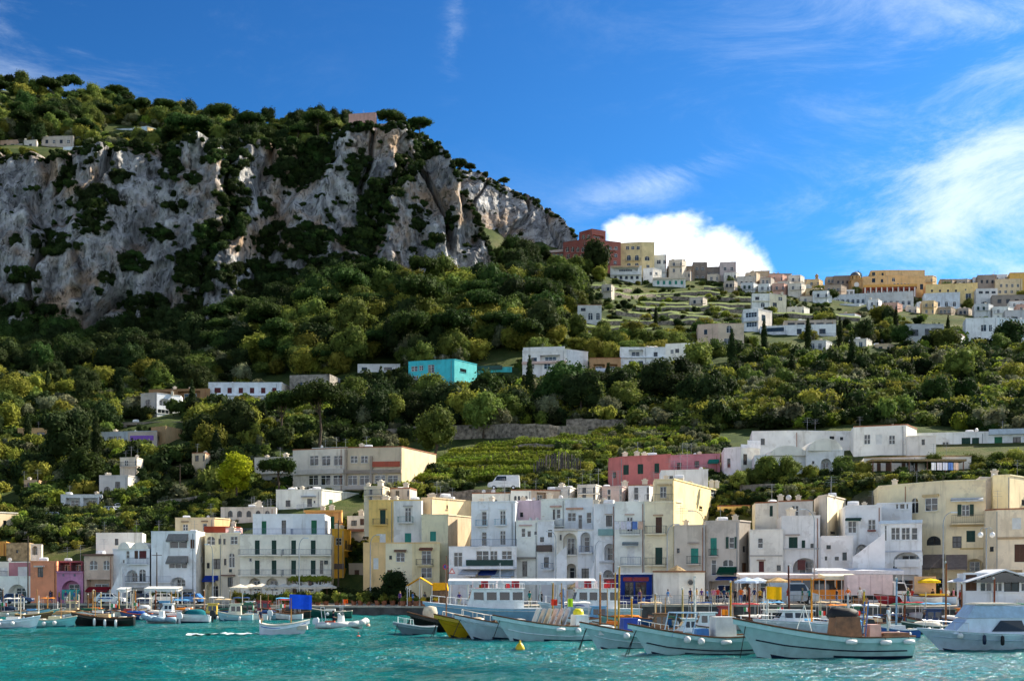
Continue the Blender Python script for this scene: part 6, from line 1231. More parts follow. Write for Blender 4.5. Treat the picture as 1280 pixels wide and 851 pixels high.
def hull_parts(parent, S, paint_m, boot_m, gun_m, deck_drop=.28, strake=None, strake_v=.62, deck_m=None, gun_r=.055, inner=None):
    n, m = len(S), len(S[0]); mb = MB()
    for sg in (1, -1):
        o = len(mb.v)
        for sec in S: mb.v += [(x, sg * y, z) for x, y, z in sec]
        for i in range(n - 1):
            for j in range(m - 1):
                a = o + i * m + j; mb.f.append((a, a + 1, a + m + 1, a + m) if sg < 0 else (a, a + m, a + m + 1, a + 1))
                zz = (S[i][j][2] + S[i][j + 1][2]) / 2; mb.m.append(1 if zz < .06 else 0)
    for j in range(m - 1):                                      # transom
        (x0, y0, z0), (x1, y1, z1) = S[0][j], S[0][j + 1]; mb.quad((x0, -y0, z0), (x0, y0, z0), (x1, y1, z1), (x1, -y1, z1), 1 if (z0 + z1) / 2 < .06 else 0)
    h = mb.build('hull', [paint_m, boot_m], parent, True)
    dk = MB(); hi = [(s[-1][0], max(.01, s[-1][1] - .03), s[-1][2]) for s in S]
    for a, b in zip(hi, hi[1:]):
        da = deck_drop; dk.quad((a[0], -a[1], a[2] - da), (b[0], -b[1], b[2] - da), (b[0], b[1], b[2] - da), (a[0], a[1], a[2] - da))
        for sg in (1, -1): dk.quad((a[0], sg * a[1], a[2] - da), (b[0], sg * b[1], b[2] - da), (b[0], sg * b[1], b[2]), (a[0], sg * a[1], a[2]), 1)
    dk.build('deck', [deck_m or DECKM, inner or paint_m], parent)
    g = MB()
    for sg in (1, -1): g.tube([(s[-1][0], sg * s[-1][1], s[-1][2] + .02) for s in S], gun_r, 6)
    g.bar((S[0][-1][0], -S[0][-1][1], S[0][-1][2] + .02), (S[0][-1][0], S[0][-1][1], S[0][-1][2] + .02), gun_r, 6); g.build('gunwale', gun_m, parent)
    if strake:
        q = (m - 1) * strake_v; j = int(q); f = q - j
        for sg in (1, -1): k = MB(); k.tube([tuple(Vector((lerp(s[j][0], s[j + 1][0], f), sg * (lerp(s[j][1], s[j + 1][1], f) + .02), lerp(s[j][2], s[j + 1][2], f)))) for s in S[1:-1]], .04, 5); k.build('rubbing_strake', strake, h)
    return h
def sheer_at(S, x):
    for a, b in zip(S, S[1:]):
        if a[-1][0] <= x <= b[-1][0]:
            t = (x - a[-1][0]) / (b[-1][0] - a[-1][0]); return lerp(a[-1][1], b[-1][1], t), lerp(a[-1][2], b[-1][2], t)
    return S[-1][-1][1], S[-1][-1][2]
def fender(parent, S, x, side, kind='ball', m=None):
    y, z = sheer_at(S, x); mb = MB(); y = (y + .16) * side
    if kind == 'ball': mb.ball((x, y, z - .32), .22, 10, 7)
    elif kind == 'long':
        mb.lathe([(.02, -.38), (.12, -.32), (.14, 0), (.12, .32), (.03, .38)], 8, (x, y, z - .5))
    else: mb.lathe([(.02, -.34), (.13, -.28), (.15, 0), (.13, .28), (.02, .34)], 8, (x, y, z - .28), axis='x')
    f = mb.build('fender', m or FEND, parent, True); r = MB(); r.bar((x, y * .9, z + .02), (x, y, z - .15), .015, 4); r.build('rope', ROPE, f)
def mooring(parent, S, ln=2.6, both=True):
    x, y, z = S[-2][-1]; m = MB()
    for sg in ((1, -1) if both else (1,)): m.bar((x - .1, sg * .15, z - .05), (x + ln * .35 * (1 if sg > 0 else .5), sg * .5, -.4), .03, 4)
    m.build('mooring_rope', ROPE, parent)
def rail(parent, S, x0, x1, h=.5, m=None, step=.8, name='rail'):
    n = max(2, int((x1 - x0) / step))
    for sg in (1, -1):
        pts = []; mb = MB()
        for i in range(n + 1):
            x = lerp(x0, x1, i / n); y, z = sheer_at(S, x); y = max(0, y - .08); mb.bar((x, sg * y, z), (x, sg * y, z + h), .018, 4); pts.append((x, sg * y, z + h))
        mb.tube(pts, .02, 4); mb.build(name, m or STEEL, parent)
def mast(parent, x, y, z0, h, r=.05, m=None, name='mast'):
    mb = MB(); mb.bar((x, y, z0), (x, y, z0 + h), r, 7, r * .7); return mb.build(name, m or WOOD_M, parent)
def flag_mesh(w, h, seed=0):
    mb = MB(); n = 8
    for i in range(n + 1):
        x = w * i / n; yy = .09 * math.sin(i * 1.1 + seed) * (i / n); mb.v += [(x, yy, -.05 * (i / n) * w), (x, yy, h - .05 * (i / n) * w)]
    for i in range(n): mb.f.append((2 * i, 2 * i + 2, 2 * i + 3, 2 * i + 1)); mb.m.append(0)
    return mb
def flag(parent, x, y, z, w, h, colr, pole=None, seed=0):
    if pole: mast(parent, x, y, z - pole, pole + h, .02, STEEL, 'flagpole')
    o = flag_mesh(w, h, seed).build('flag', cloth(colr), parent, loc=(x + .03, y, z)); o.rotation_euler.z = -parent.rotation_euler.z + .1
    return o
def tricolour(parent, x, y, z, w, h, seed=0):
    mast(parent, x, y, z - .9, .9 + h, .015, STEEL, 'flagpole')
    mb = flag_mesh(w, h, seed); mb.m = [0, 0, 0, 1, 1, 1, 2, 2]
    o = mb.build('flag', [cloth('1F8A4C'), cloth('EDEDE8'), cloth('C63A30')], parent, loc=(x + .02, y, z)); o.rotation_euler.z = -parent.rotation_euler.z + .25
def cabin(parent, x0, x1, w, z0, h, wall, slope=.35, taper=.1, nwin=3, name='cabin', roof_over=.12, winrow=(.45, .85)):
    """raked wheelhouse with separate window panes all round"""
    mb = MB(); w2 = w / 2; xs = [(x0, z0), (x1 + slope * h, z0), (x1, z0 + h), (x0 + .05, z0 + h)]
    t_ = lambda z: w2 - taper * (z - z0) / h
    vs = [(x, sg * t_(z), z) for sg in (-1, 1) for x, z in xs]
    mb.add(vs, [(0, 1, 2, 3), (7, 6, 5, 4), (1, 5, 6, 2), (4, 0, 3, 7), (3, 2, 6, 7)]); c = mb.build(name, wall, parent)
    r = MB(); r.box(x0 - roof_over, x1 + roof_over * 1.5, -w2 - .02, w2 + .02, z0 + h + .002, z0 + h + .09); r.build('cabin_roof', wall, c)
    za, zb = z0 + h * winrow[0], z0 + h * winrow[1]; ln = x1 - x0
    for sg in (-1, 1):
        for i in range(nwin):
            a, b = x0 + ln * (i + .12) / nwin, x0 + ln * (i + .88) / nwin; p = MB(); y0_, y1_ = sg * (t_(za) + .012), sg * (t_(zb) + .012)
            p.quad((a, y0_, za), (b, y0_, za), (b, y1_, zb), (a, y1_, zb)); p.build('window', GLASS, c)
    for i in range(2):
        f0, f1 = -w2 * .85 + i * w2 * .88, -w2 * .85 + i * w2 * .88 + w2 * .8; fx = lambda z: x1 + slope * h * (1 - (z - z0) / h) + .012
        p = MB(); p.quad((fx(za), f0, za), (fx(za), f1, za), (fx(zb), f1 * .95, zb), (fx(zb), f0 * .95, zb)); p.build('windscreen', GLASS, c)
    return c
def canopy(parent, x0, x1, w, z0, h, colr, name='sun_canopy'):
    mb = MB(); n = 6
    for i in range(n + 1):
        x = lerp(x0, x1, i / n)
        for j in range(5): u = j / 4 * 2 - 1; mb.v.append((x, u * w / 2, z0 + h + .12 * (1 - u * u) - .04 * math.cos(i * 2)))
    for i in range(n):
        for j in range(4): a = i * 5 + j; mb.f.append((a, a + 1, a + 6, a + 5)); mb.m.append(0)
    c = mb.build(name, cloth(colr), parent); f = MB()
    for x in (x0 + .1, x1 - .1):
        for sg in (-1, 1): f.bar((x, sg * w * .46, z0), (x, sg * w * .46, z0 + h), .02, 4)
        f.bar((x, -w * .46, z0 + h), (x, w * .46, z0 + h), .02, 4)
    for sg in (-1, 1): f.bar((x0 + .1, sg * w * .46, z0 + h), (x1 - .1, sg * w * .46, z0 + h), .02, 4)
    f.build('canopy_frame', STEEL, c)
def outboard(parent, x, z, m=None):
    mb = MB(); mb.prism([(x - .55, z + .1), (x - .05, z + .1), (x - .02, z + .55), (x - .15, z + .72), (x - .5, z + .66), (x - .6, z + .35)], -.17, .17); mb.box(x - .38, x - .2, -.06, .06, z - .9, z + .1); mb.build('outboard_motor', m or RUBBER, parent)
def bundle(parent, x, y, z, sx, sy, sz_, m, seed=0, name='cover'):
    mb = MB(); n, k = 10, 6
    for j in range(k + 1):
        for i in range(n):
            a = i * 2 * math.pi / n; v = j / k * math.pi / 2; r = math.cos(v); w_ = 1 + .16 * noise.noise(Vector((math.cos(a) * 2 + seed, math.sin(a) * 2, j * .6)))
            mb.v.append((x + sx * r ** .5 * math.cos(a) * w_ if r > 0 else x, y + sy * max(r, 0) ** .5 * math.sin(a) * w_, z + sz_ * math.sin(v) * w_))
    for j in range(k):
        for i in range(n): mb.f.append((j * n + i, j * n + (i + 1) % n, (j + 1) * n + (i + 1) % n, (j + 1) * n + i)); mb.m.append(0)
    return mb.build(name, m, parent, True)
def seabox(parent, x0, x1, y0, y1, z0, z1, m, name='locker', ins=.04):
    mb = MB(); mb.add([(x0, y0, z0), (x1, y0, z0), (x1, y1, z0), (x0, y1, z0), (x0 + ins, y0 + ins, z1), (x1 - ins, y0 + ins, z1), (x1 - ins, y1 - ins, z1), (x0 + ins, y1 - ins, z1)], [(0, 3, 2, 1), (4, 5, 6, 7), (0, 1, 5, 4), (1, 2, 6, 5), (2, 3, 7, 6), (3, 0, 4, 7)]); return mb.build(name, m, parent)
def boat(label, pxa, pxb, row, L_=None, head='left', turn=0.0, cat='boat', name='fishing_boat', group=None):
    """an empty on the water between two photo columns; head is where the bow points"""
    Y = CH * F / (row - HY); pc = (pxa + pxb) / 2; ln = L_ or (pxb - pxa) / F * Y
    t = thing(name, label, cat, ((pc - 640) / F * (Y + .8), Y + .8, 0), (math.pi if head == 'left' else 0) + R(turn), group)
    return t, ln
AQ, AQ2, BOOT, NAVY = paint('AFD4D0', .35), paint('B6DAD8', .35), paint('10203A'), paint('16233F')  # AQ tones: teal hull paint with the water's reflected tint mixed in
# --- the six working boats moored with their bows to the open water
t, ln = boat('pale sea green working boat with brown engine box and yellow flag', 913, 1138, 823, turn=5)
S = hull_geo(ln, 3.1, 2.25, 1.25, 1.2, 1.5); hull_parts(t, S, AQ, BOOT, WOOD_M, .3, paint('1D2A3A'), .55)
seabox(t, -2.2, -.6, -.75, .75, .95, 2.35, WOOD_M, 'engine_box', .12); bundle(t, -1.3, 0, 2.3, .95, .6, .55, RUBBER, 3, 'folded_tarpaulin')
m = MB(); [m.bar((-2.5 - .1 * q, sg * .3, 1.0), (-2.7, sg * .3, 3.2), .04, 5) for sg in (-1, 1) for q in (0,)]; [m.bar((-2.52, -.3, z), (-2.52, .3, z), .03, 4) for z in (1.4, 1.8, 2.2, 2.6, 3.0)]; m.build('ladder', paint('4F79B8'), t)
for x in (-4.6, -3.2, -1.2): fender(t, S, x, 1, 'side')
fender(t, S, 3.4, -1, 'ball'); flag(t, 3.2, .2, 3.35, .95, .72, 'F0B21A', 1.5); seabox(t, -4.9, -3.4, -.9, .9, 1.0, 1.45, WOOD_M, 'stern_bench'); seabox(t, -3.4, -2.7, -.5, .5, 1.0, 1.9, paint('D9A99A'), 'locker'); mast(t, 4.6, 0, 1.7, .7, .05, STEEL, 'bollard')
m = MB(); m.bar((1.6, .5, 1.4), (1.1, .5, 3.0), .025, 4); m.bar((.6, .5, 1.3), (1.1, .5, 3.0), .025, 4); m.build('davit', paint('D8D8D2'), t); mooring(t, S, 1.2, False)
t, ln = boat('sea green boat with pale box on deck and tubular arch', 782, 945, 819, turn=8)
S = hull_geo(ln, 2.7, 1.85, 1.15, 1.05, 1.3); hull_parts(t, S, AQ, BOOT, WOOD_M, .28, paint('2A3440'), .5)
seabox(t, -2.6, -1.3, -.7, .7, .9, 2.25, paint('D9D6D0'), 'storage_box', .05); seabox(t, -1.0, -.2, -.5, .5, .9, 1.55, paint('3E78B4'), 'locker')
m = MB()
for x in (1.4, .2): m.tube([(x, -1.0, 1.1), (x - .3, -.95, 2.5), (x - .3, .95, 2.5), (x, 1.0, 1.1)], .035, 5)
m.bar((1.1, -.95, 2.5), (-.1, -.95, 2.5), .03, 4); m.bar((1.1, .95, 2.5), (-.1, .95, 2.5), .03, 4); m.build('tubular_arch', paint('8FB0CC'), t)
for x in (.6, -.2): fender(t, S, x, 1, 'ball')
fender(t, S, -1.7, 1, 'side'); mooring(t, S, 2.6); rail(t, S, 1.6, ln / 2 - .7, .35)
t, ln = boat('sea green boat with round white fender and blue crate', 722, 850, 812, turn=12)
S = hull_geo(ln, 2.6, 1.75, 1.1, 1.0, 1.3); hull_parts(t, S, AQ2, BOOT, WOOD_M, .28, paint('C8DCDC'), .6)
seabox(t, -.6, .5, -.5, .5, .9, 2.0, paint('1C3F9A'), 'crate'); fender(t, S, .55, 1, 'ball'); mooring(t, S, 2.4); seabox(t, 1.2, 2.1, -.5, .5, .95, 1.55, paint('E6E6E2'), 'foredeck_locker'); mast(t, .9, 0, .9, 4.0, .06, paint('C8902E')); seabox(t, -2.2, -.9, -.8, .8, .9, 1.3, WOOD_M, 'engine_box')
t, ln = boat('pale blue boat loaded with striped deck chairs and cushions', 614, 745, 801.5, turn=12)
S = hull_geo(ln, 2.8, 1.9, 1.2, 1.1, 1.4); hull_parts(t, S, AQ2, BOOT, WOOD_M, .28, paint('D4E4E6'), .55)
for i, c in enumerate(('E2DED4', 'C8C6C2', 'E6DAC4', 'E0CCC8', 'DED4CC', 'C4C8D2')):
    x = .9 - i * .45; m = MB(); m.add([(x, -.6, 1.05), (x, .6, 1.05), (x - .5, .6, 2.35), (x - .5, -.6, 2.35), (x - .08, -.6, 1.05), (x - .08, .6, 1.05), (x - .58, .6, 2.35), (x - .58, -.6, 2.35)], [(0, 1, 2, 3), (7, 6, 5, 4), (0, 4, 5, 1), (3, 2, 6, 7), (0, 3, 7, 4), (1, 5, 6, 2)]); m.build('deck_chair', cloth(c), t)
fender(t, S, -.9, 1, 'side'); fender(t, S, -2.2, 1, 'ball'); seabox(t, -3.2, -2.2, -.8, .8, 1.0, 1.9, paint('EDEDEA'), 'console'); mooring(t, S, 2.2, False); flag(t, -.4, .6, 2.6, .5, .45, 'C23A2A', 1.2); flag(t, -1.7, .4, 2.5, .4, .6, '9CC42E', 1.0, 2); mast(t, -1.4, -.2, 1.0, 3.2, .05, paint('B98A3A')); bundle(t, -2.6, 0, 1.9, .4, .4, .45, paint('E2D21E'), 5, 'life_jackets')
t, ln = boat('grey blue boat with pulpit rail between the yellow hull and the deck chair boat', 567, 665, 799, turn=14)
S = hull_geo(ln, 2.5, 1.85, 1.2, 1.1, 1.4); hull_parts(t, S, paint('B4CBD0', .35), BOOT, WOOD_M, .28, paint('C8D8DC'), .8); rail(t, S, -.5, ln / 2 - .6, .5, paint('E0D8CC')); mooring(t, S, 2.6, False); seabox(t, -2.4, -.6, -.8, .8, 1.0, 1.5, paint('E2DCD0'), 'engine_box'); bundle(t, 1.2, 0, 1.25, .6, .5, .4, paint('B7A68C'), 8, 'nets')
t, ln = boat('mustard yellow hulled boat with a dark wooden mast', 541, 625, 796.5, turn=16)
S = hull_geo(ln, 2.4, 1.8, 1.2, 1.1, 1.3); hull_parts(t, S, paint('B99A16', .35), paint('2A2410'), WOOD_M, .28, paint('A8880F'), .7); mast(t, 1.6, 0, .8, 5.5, .06); mooring(t, S, 2.6); rail(t, S, 0, ln / 2 - .8, .4, paint('DAD2C2'))
t, ln = boat('second mustard yellow hull moored inside the first', 575, 655, 798.2, turn=16)
S = hull_geo(ln, 2.3, 1.5, 1.0, 1.0, 1.2); hull_parts(t, S, paint('A88A12', .35), paint('2A2410'), WOOD_M); seabox(t, -2, -.8, -.7, .7, .9, 1.4, paint('D8D0C0'), 'engine_box')
t, ln = boat('black wooden boat with high bow and cream hood', 508, 585, 792, turn=14)
S = hull_geo(ln, 2.3, 1.8, 1.1, 1.0, 1.2); hull_parts(t, S, paint('14130F', .4), paint('5A1E14'), WOOD_M, .28); mooring(t, S, 2.8)
m = MB(); m.lathe([(.02, 1.0), (.5, .9), (.62, .5), (.62, 0)], 12, (.6, 0, 1.3)); m.build('spray_hood', cloth('D8CCB4'), t, True)
t, ln = boat('small grey open boat with white pulpit rail', 491, 545, 794, turn=14, name='rowing_boat')
S = hull_geo(ln, 1.7, 1.05, .7, .65, .9); hull_parts(t, S, paint('6F8288', .4), BOOT, paint('C8CCCC'), .22); rail(t, S, .2, ln / 2 - .4, .5, paint('E2E4E2')); mooring(t, S, 1.0, False)
# --- flybridge cruiser on the right
t, ln = boat('white flybridge motor cruiser with dark side window and hanging fenders', 1138, 1300, 813.5, turn=3, name='motor_cruiser')
S = hull_geo(ln, 3.4, 1.75, 1.25, 1.35, 1.7, .9); hull_parts(t, S, paint('C9D8E2', .25), NAVY, paint('D9E2E8', .3), .12, paint('AEC0CC'), .72, paint('DDE2E6'))
c = MB(); c.add([(x, sg * y, z) for sg in (-1, 1) for x, y, z in ((-3.6, 1.35, 1.25), (2.0, 1.2, 1.35), (.9, 1.05, 2.55), (-3.3, 1.15, 2.6))], [(0, 1, 2, 3), (7, 6, 5, 4), (1, 5, 6, 2), (0, 3, 7, 4), (3, 2, 6, 7)]); cb = c.build('cabin', paint('D3DFE9', .25), t)
for sg in (-1, 1):
    p = MB(); p.add([(-3.0, sg * 1.345, 1.55), (-.6, sg * 1.305, 1.55), (-1.25, sg * 1.195, 2.4), (-2.7, sg * 1.2, 2.4)], [(0, 1, 2, 3)]); p.build('side_window', GLASS, cb)
p = MB(); p.quad((1.72, -.95, 1.67), (1.72, .95, 1.67), (1.02, .9, 2.45), (1.02, -.9, 2.45)); p.build('windscreen', mat('pale_screen', (.45, .52, .58), .15, .1, 1, spec=.6), cb)
c = MB(); c.add([(x, sg * y, z) for sg in (-1, 1) for x, y, z in ((-3.5, 1.25, 2.6), (1.0, 1.15, 2.6), (.4, 1.0, 3.55), (-2.9, 1.05, 3.5))], [(0, 1, 2, 3), (7, 6, 5, 4), (1, 5, 6, 2), (0, 3, 7, 4), (3, 2, 6, 7)]); fb = c.build('flybridge_cover', cloth('BCD0E4'), t); t.scale = (.92, .9, .80)
c = MB(); c.box(-2.7, .3, -1.08, 1.08, 3.58, 3.68); c.box(-2.3, .1, -.95, .95, 3.68, 3.74); c.build('bimini', cloth('DDD6C6'), t)
rail(t, S, 1.0, ln / 2 - .5, .7)
for x, k, mm in ((1.6, 'ball', FEND), (0.1, 'long', NAVY), (-1.1, 'long', RUBBER), (-2.7, 'long', paint('C8CCC8')), (-5.0, 'side', RUBBER)): fender(t, S, x, 1, k, mm)
m = MB(); m.bar((-3.5, 0, 2.6), (-4.3, 0, 4.2), .03, 4); m.build('aerial', STEEL, t); tricolour(t, -4.2, .5, 3.0, .7, .45)
# --- excursion boats with white wheelhouses
def excursion(label, pxa, pxb, row, colr, seed, head='left', cabw=.42):
    t, ln = boat(label, pxa, pxb, row, turn=4, head=head, name='excursion_boat')
    S = hull_geo(ln, 3.8, 2.2, 1.5, 1.5, 1.5, .9); hull_parts(t, S, paint(colr, .35), BOOT, paint('E9ECEC'), .2, paint('E9ECEC'), .88, paint('D8D8D4'))
    cabin(t, -ln * .28, ln * .12, 2.7, 1.5, 2.0, paint('ECECEA', .3), .3, .12, 4); rail(t, S, -ln * .4, ln / 2 - .8, .75, paint('E6E6E4'))
    r = MB()
    for sg in (-1, 1):
        r.tube([(-ln * .28, sg * 1.3, 4.1), (ln * .1, sg * 1.3, 4.1)], .025, 4)
        for i in range(6): x = lerp(-ln * .28, ln * .1, i / 5); r.bar((x, sg * 1.3, 3.5), (x, sg * 1.3, 4.1), .02, 4)
    r.build('roof_rail', paint('E6E6E4'), t)
    for i, x in enumerate((-ln * .22, -ln * .1, ln * .02, ln * .09)):
        m = MB(); m.box(x - .3, x + .3, -1.25, -1.1, 3.65, 4.35); m.box(x - .3, x + .3, 1.1, 1.25, 3.65, 4.35); m.build('life_raft', paint('A81E28' if i % 2 == 0 else 'E2D8D4'), t)
    for i in range(5): x = lerp(-ln * .24, ln * .08, i / 4); seabox(t, x - .2, x + .2, -.5, .5, 3.6, 4.1, paint(['E6E2DC', 'B82830', 'D8D8D8'][i % 3]), 'bench')
    mast(t, -ln * .1, 0, 3.6, 2.6, .04, STEEL); return t
excursion('light blue excursion boat with white wheelhouse and red life rafts', 528, 690, 779, '8FBAD2', 1)
excursion('second excursion boat with white wheelhouse beside the straw parasol', 672, 800, 779.5, 'C8D4D8', 2)
# ------------------------------------------------------------------ moving boats
t, ln = boat('white gozzo under way with a man at the tiller and blue flag', 325, 387, 794.5, head='right', turn=6, name='gozzo')
S = hull_geo(ln, 2.0, 1.25, 1.0, .8, .5, .35); hull_parts(t, S, paint('DCE4EA', .35), paint('7FA6BC'), paint('D8D0C0'), .3, paint('2F62B0'), .86)
mast(t, .5, 0, .4, 2.6, .055, paint('B07A30')); flag(t, .35, 0, 2.15, 1.75, 1.15, '1E4FD0', None); m = MB(); m.tube([(-ln / 2 + .1, -.5, .9), (-ln / 2 - .1, 0, 1.7), (-ln / 2 + .1, .5, .9)], .03, 5); m.build('stern_rail', STEEL, t); seabox(t, -.2, .6, -.4, .4, .5, .95, CUSH, 'engine_box'); seabox(t, 1.0, 1.8, -.6, .6, .5, .8, CUSH, 'foredeck_cushion')
GOZZO_M = t
m = MB()      # wake on the water
for i in range(14):
    for j in range(4): m.v.append((-ln / 2 - .2 - i * .42, (j / 3 - .5) * (.5 + i * .10 + .3 * math.sin(i * 1.9)), .10 + .26 * noise.noise(Vector((i * .9, j * 1.7, 3.3))) + .16 * math.exp(-i * .12)))
for i in range(13):
    for j in range(3): a = i * 4 + j; m.f.append((a, a + 4, a + 5, a + 1)); m.m.append(0)
o = m.build('wake', mat('sea_foam', (.75, .80, .80), .8, .2, 3, .6, 6)); o.location = t.location; o.rotation_euler = t.rotation_euler; stuff(o, 'white foam wake trailing behind the white gozzo', 'foam')
def rib(label, pxa, pxb, row, tubec, head='right', turn=0, engine=True, name='inflatable_boat', group=None):
    t, ln = boat(label, pxa, pxb, row, head=head, turn=turn, name=name, group=group); m = MB(); r = .27; hw = .85
    path = [(-ln / 2, hw, .38), (-ln * .2, hw, .38), (ln * .15, hw, .42), (ln * .34, hw * .8, .55), (ln * .45, hw * .42, .72), (ln / 2 - r, 0, .8)]
    path = path + [(x, -y, z) for x, y, z in path[-2::-1]]
    m.tube(path, r, 9)
    for p in path[1:-1]: m.ball(p, r, 9, 6)
    m.build('tube', paint(tubec, .5), t, True)
    f = MB(); f.add([(-ln / 2 + .2, -hw + .1, .3), (ln * .3, -hw * .7, .42), (ln * .44, 0, .6), (ln * .3, hw * .7, .42), (-ln / 2 + .2, hw - .1, .3), (-ln / 2 + .2, 0, -.3), (ln * .35, 0, -.1)], [(0, 1, 6, 5), (1, 2, 6), (2, 3, 6), (3, 4, 5, 6), (0, 5, 4)]); f.add([(-ln / 2 + .2, -hw + .1, .32), (ln * .3, -hw * .7, .44), (ln * .44, 0, .62), (ln * .3, hw * .7, .44), (-ln / 2 + .2, hw - .1, .32)], [(0, 1, 2, 3, 4)]); f.build('hull', paint('D8D8D4'), t)
    seabox(t, -.5, .1, -.4, .4, .3, 1.25, paint('E6E6E2'), 'console', .08); seabox(t, -1.6, -.8, -.6, .6, .3, .75, paint('B04A26'), 'seat')
    p = MB(); p.quad((.06, -.36, 1.25), (.06, .36, 1.25), (-.1, .32, 1.6), (-.1, -.32, 1.6)); p.build('windscreen', GLASS, t)
    if engine: outboard(t, -ln / 2 + .1, .35, paint('D2D6DA'))
    return t, ln
RIB_M, _ = rib('grey and orange inflatable boat crossing the harbour with seated driver', 397, 461, 786.5, 'CFCFCB', 'right', -4)
m = MB(); m.tube([(-1.7, -.7, .4), (-1.9, -.7, 2.0), (-1.9, .7, 2.0), (-1.7, .7, .4)], .03, 5); m.bar((-.2, -.4, 1.2), (-.2, -.4, 2.1), .02, 4); m.bar((-.2, .4, 1.2), (-.2, .4, 2.1), .02, 4); m.box(-.8, .3, -.6, .6, 2.1, 2.15); m.build('roll_bar', STEEL, RIB_M)

# ------------------------------------------------------------------ moored small boats
def gozzo(label, pxa, pxb, row, hullc, bootc='22384A', gun=None, head='left', turn=0, top=None, topc='D8D4CA', mst=0, fl=None, fend=2, group=None, trim=None):
    t, ln = boat(label, pxa, pxb, row, head=head, turn=turn, name='gozzo', group=group)
    S = hull_geo(ln, min(2.5, ln * .32), ln * .12 + .55, ln * .06 + .5, ln * .05 + .45, ln * .09, .5, 16, 7); hull_parts(t, S, paint(hullc, .35), paint(bootc), gun or WOOD_M, .24, paint(trim) if trim else None, .8)
    z = S[6][-1][2]; w = min(2.5, ln * .32)
    if top == 'cover': bundle(t, 0, 0, z - .15, ln * .36, w * .42, .55, cloth(topc), rnd.random() * 9, 'boat_cover')
    elif top == 'canopy': canopy(t, -ln * .3, ln * .18, w * .9, z - .2, 1.75, topc)
    elif top == 'cabin': cabin(t, -ln * .18, ln * .12, w * .66, z - .2, 1.35, paint(topc, .3), .3, .1, 2)
    elif top == 'engine':
        seabox(t, -.7, .5, -w * .22, w * .22, z - .25, z + .35, paint(topc), 'engine_box'); seabox(t, ln * .2, ln * .32, -w * .2, w * .2, z - .1, z + .22, CUSH, 'cushion'); seabox(t, -ln * .36, -ln * .26, -w * .35, w * .35, z - .2, z + .12, CUSH, 'bench')
    if mst: mast(t, ln * .12, 0, z - .3, mst, .05, paint(rnd.choice(['D8C8A8', 'B0803A', 'E2DED2', '9A6A34'])))
    for i in range(fend): fender(t, S, lerp(-ln * .3, ln * .2, (i + .3) / max(1, fend)), 1 if head == 'left' else -1, rnd.choice(['ball', 'long']))
    if fl == 'it': tricolour(t, -ln * .42, 0, z + .7, .6, .4, rnd.random() * 6)
    elif fl: flag(t, -ln * .3, 0, z + 1.0, .6, .45, fl, 1.0)
    return t
def motorboat(label, pxa, pxb, row, hullc, head='left', turn=0, cab=True, topc='E6E8E8', cov=None, group=None, stripe=None):
    t, ln = boat(label, pxa, pxb, row, head=head, turn=turn, name='motorboat', group=group)
    S = hull_geo(ln, min(2.5, ln * .36), ln * .09 + .55, ln * .05 + .5, ln * .06 + .5, ln * .14, .92, 16, 7); hull_parts(t, S, paint(hullc, .25), paint('1A2C44'), paint('DADEE0'), .14, paint(stripe) if stripe else None, .75, paint('DCDCD8')); z = S[6][-1][2]; w = min(2.5, ln * .36)
    if cab: cabin(t, -ln * .12, ln * .14, w * .76, z - .1, 1.05, paint(topc, .25), .6, .16, 2)
    else:
        p = MB(); p.add([(ln * .1, -w * .36, z), (ln * .16, 0, z), (ln * .1, w * .36, z), (ln * .05, w * .33, z + .5), (ln * .1, 0, z + .55), (ln * .05, -w * .33, z + .5)], [(0, 1, 4, 5), (1, 2, 3, 4)]); p.build('windscreen', GLASS, t); seabox(t, -ln * .2, -ln * .05, -w * .3, w * .3, z - .1, z + .4, CUSH, 'seat')
    if cov: bundle(t, -ln * .16, 0, z, ln * .26, w * .42, .6, cloth(cov), rnd.random() * 9, 'boat_cover')
    outboard(t, -ln / 2, z - .2, paint(rnd.choice(['1E2022', 'D8DADC', '23262A']))); rail(t, S, ln * .12, ln / 2 - .4, .4)
    return t
# left basin, front rank to back
gozzo('white gozzo with pale blue gunwale moored at the left edge', -14, 50, 785, 'DDE6EA', '8FC0CC', paint('CFE2EA'), 'right', 3, 'engine', 'DADAD4', 2.6)
gozzo('teal gozzo beside the white one with cream foredeck', 44, 96, 783.5, '7FC4C4', '2A6E78', paint('D9CDB4'), 'right', 2, 'engine', 'D8C8A0', 2.2)
gozzo('long black wooden boat with varnished rail and white fenders', 89, 168, 782, '151412', '3A1A14', WOOD_M, 'left', 2, 'engine', 'C8A878', 3.0, None, 3)
rib('grey inflatable with white console and Italian flag colours beside the black boat', 178, 222, 778.5, '8FA6B4', 'left', 3)
motorboat('white speedboat with teal cover behind the grey inflatable', 208, 262, 778, 'E4E8EA', 'left', 4, False, cov='1E6E78')
gozzo('dark blue boat with yellow wheelhouse', 246, 284, 775, '1C2630', '3A2018', WOOD_M, 'left', 0, 'cabin', 'E2BE4A')
gozzo('pale teal cabin boat with cream wheelhouse', 272, 316, 776, 'A8D2D4', '2A5A6A', paint('E6DCC4'), 'left', 4, 'cabin', 'E4DAC2', 0, None, 1)
motorboat('small white launch with cushions beside the cream wheelhouse boat', 306, 334, 775.5, 'E2E4E2', 'left', 4, False)
gozzo('black gozzo under a light blue canopy', 326, 388, 773, '1A1816', '3A1A14', WOOD_M, 'left', 2, 'canopy', '5FA8D4', 0)
gozzo('dark green boat with white wheelhouse and orange buoy', 384, 440, 772, '1F5E50', '14302A', paint('C9C0A8'), 'left', 2, 'engine', 'E2E0DA', 0, 'E2561E')
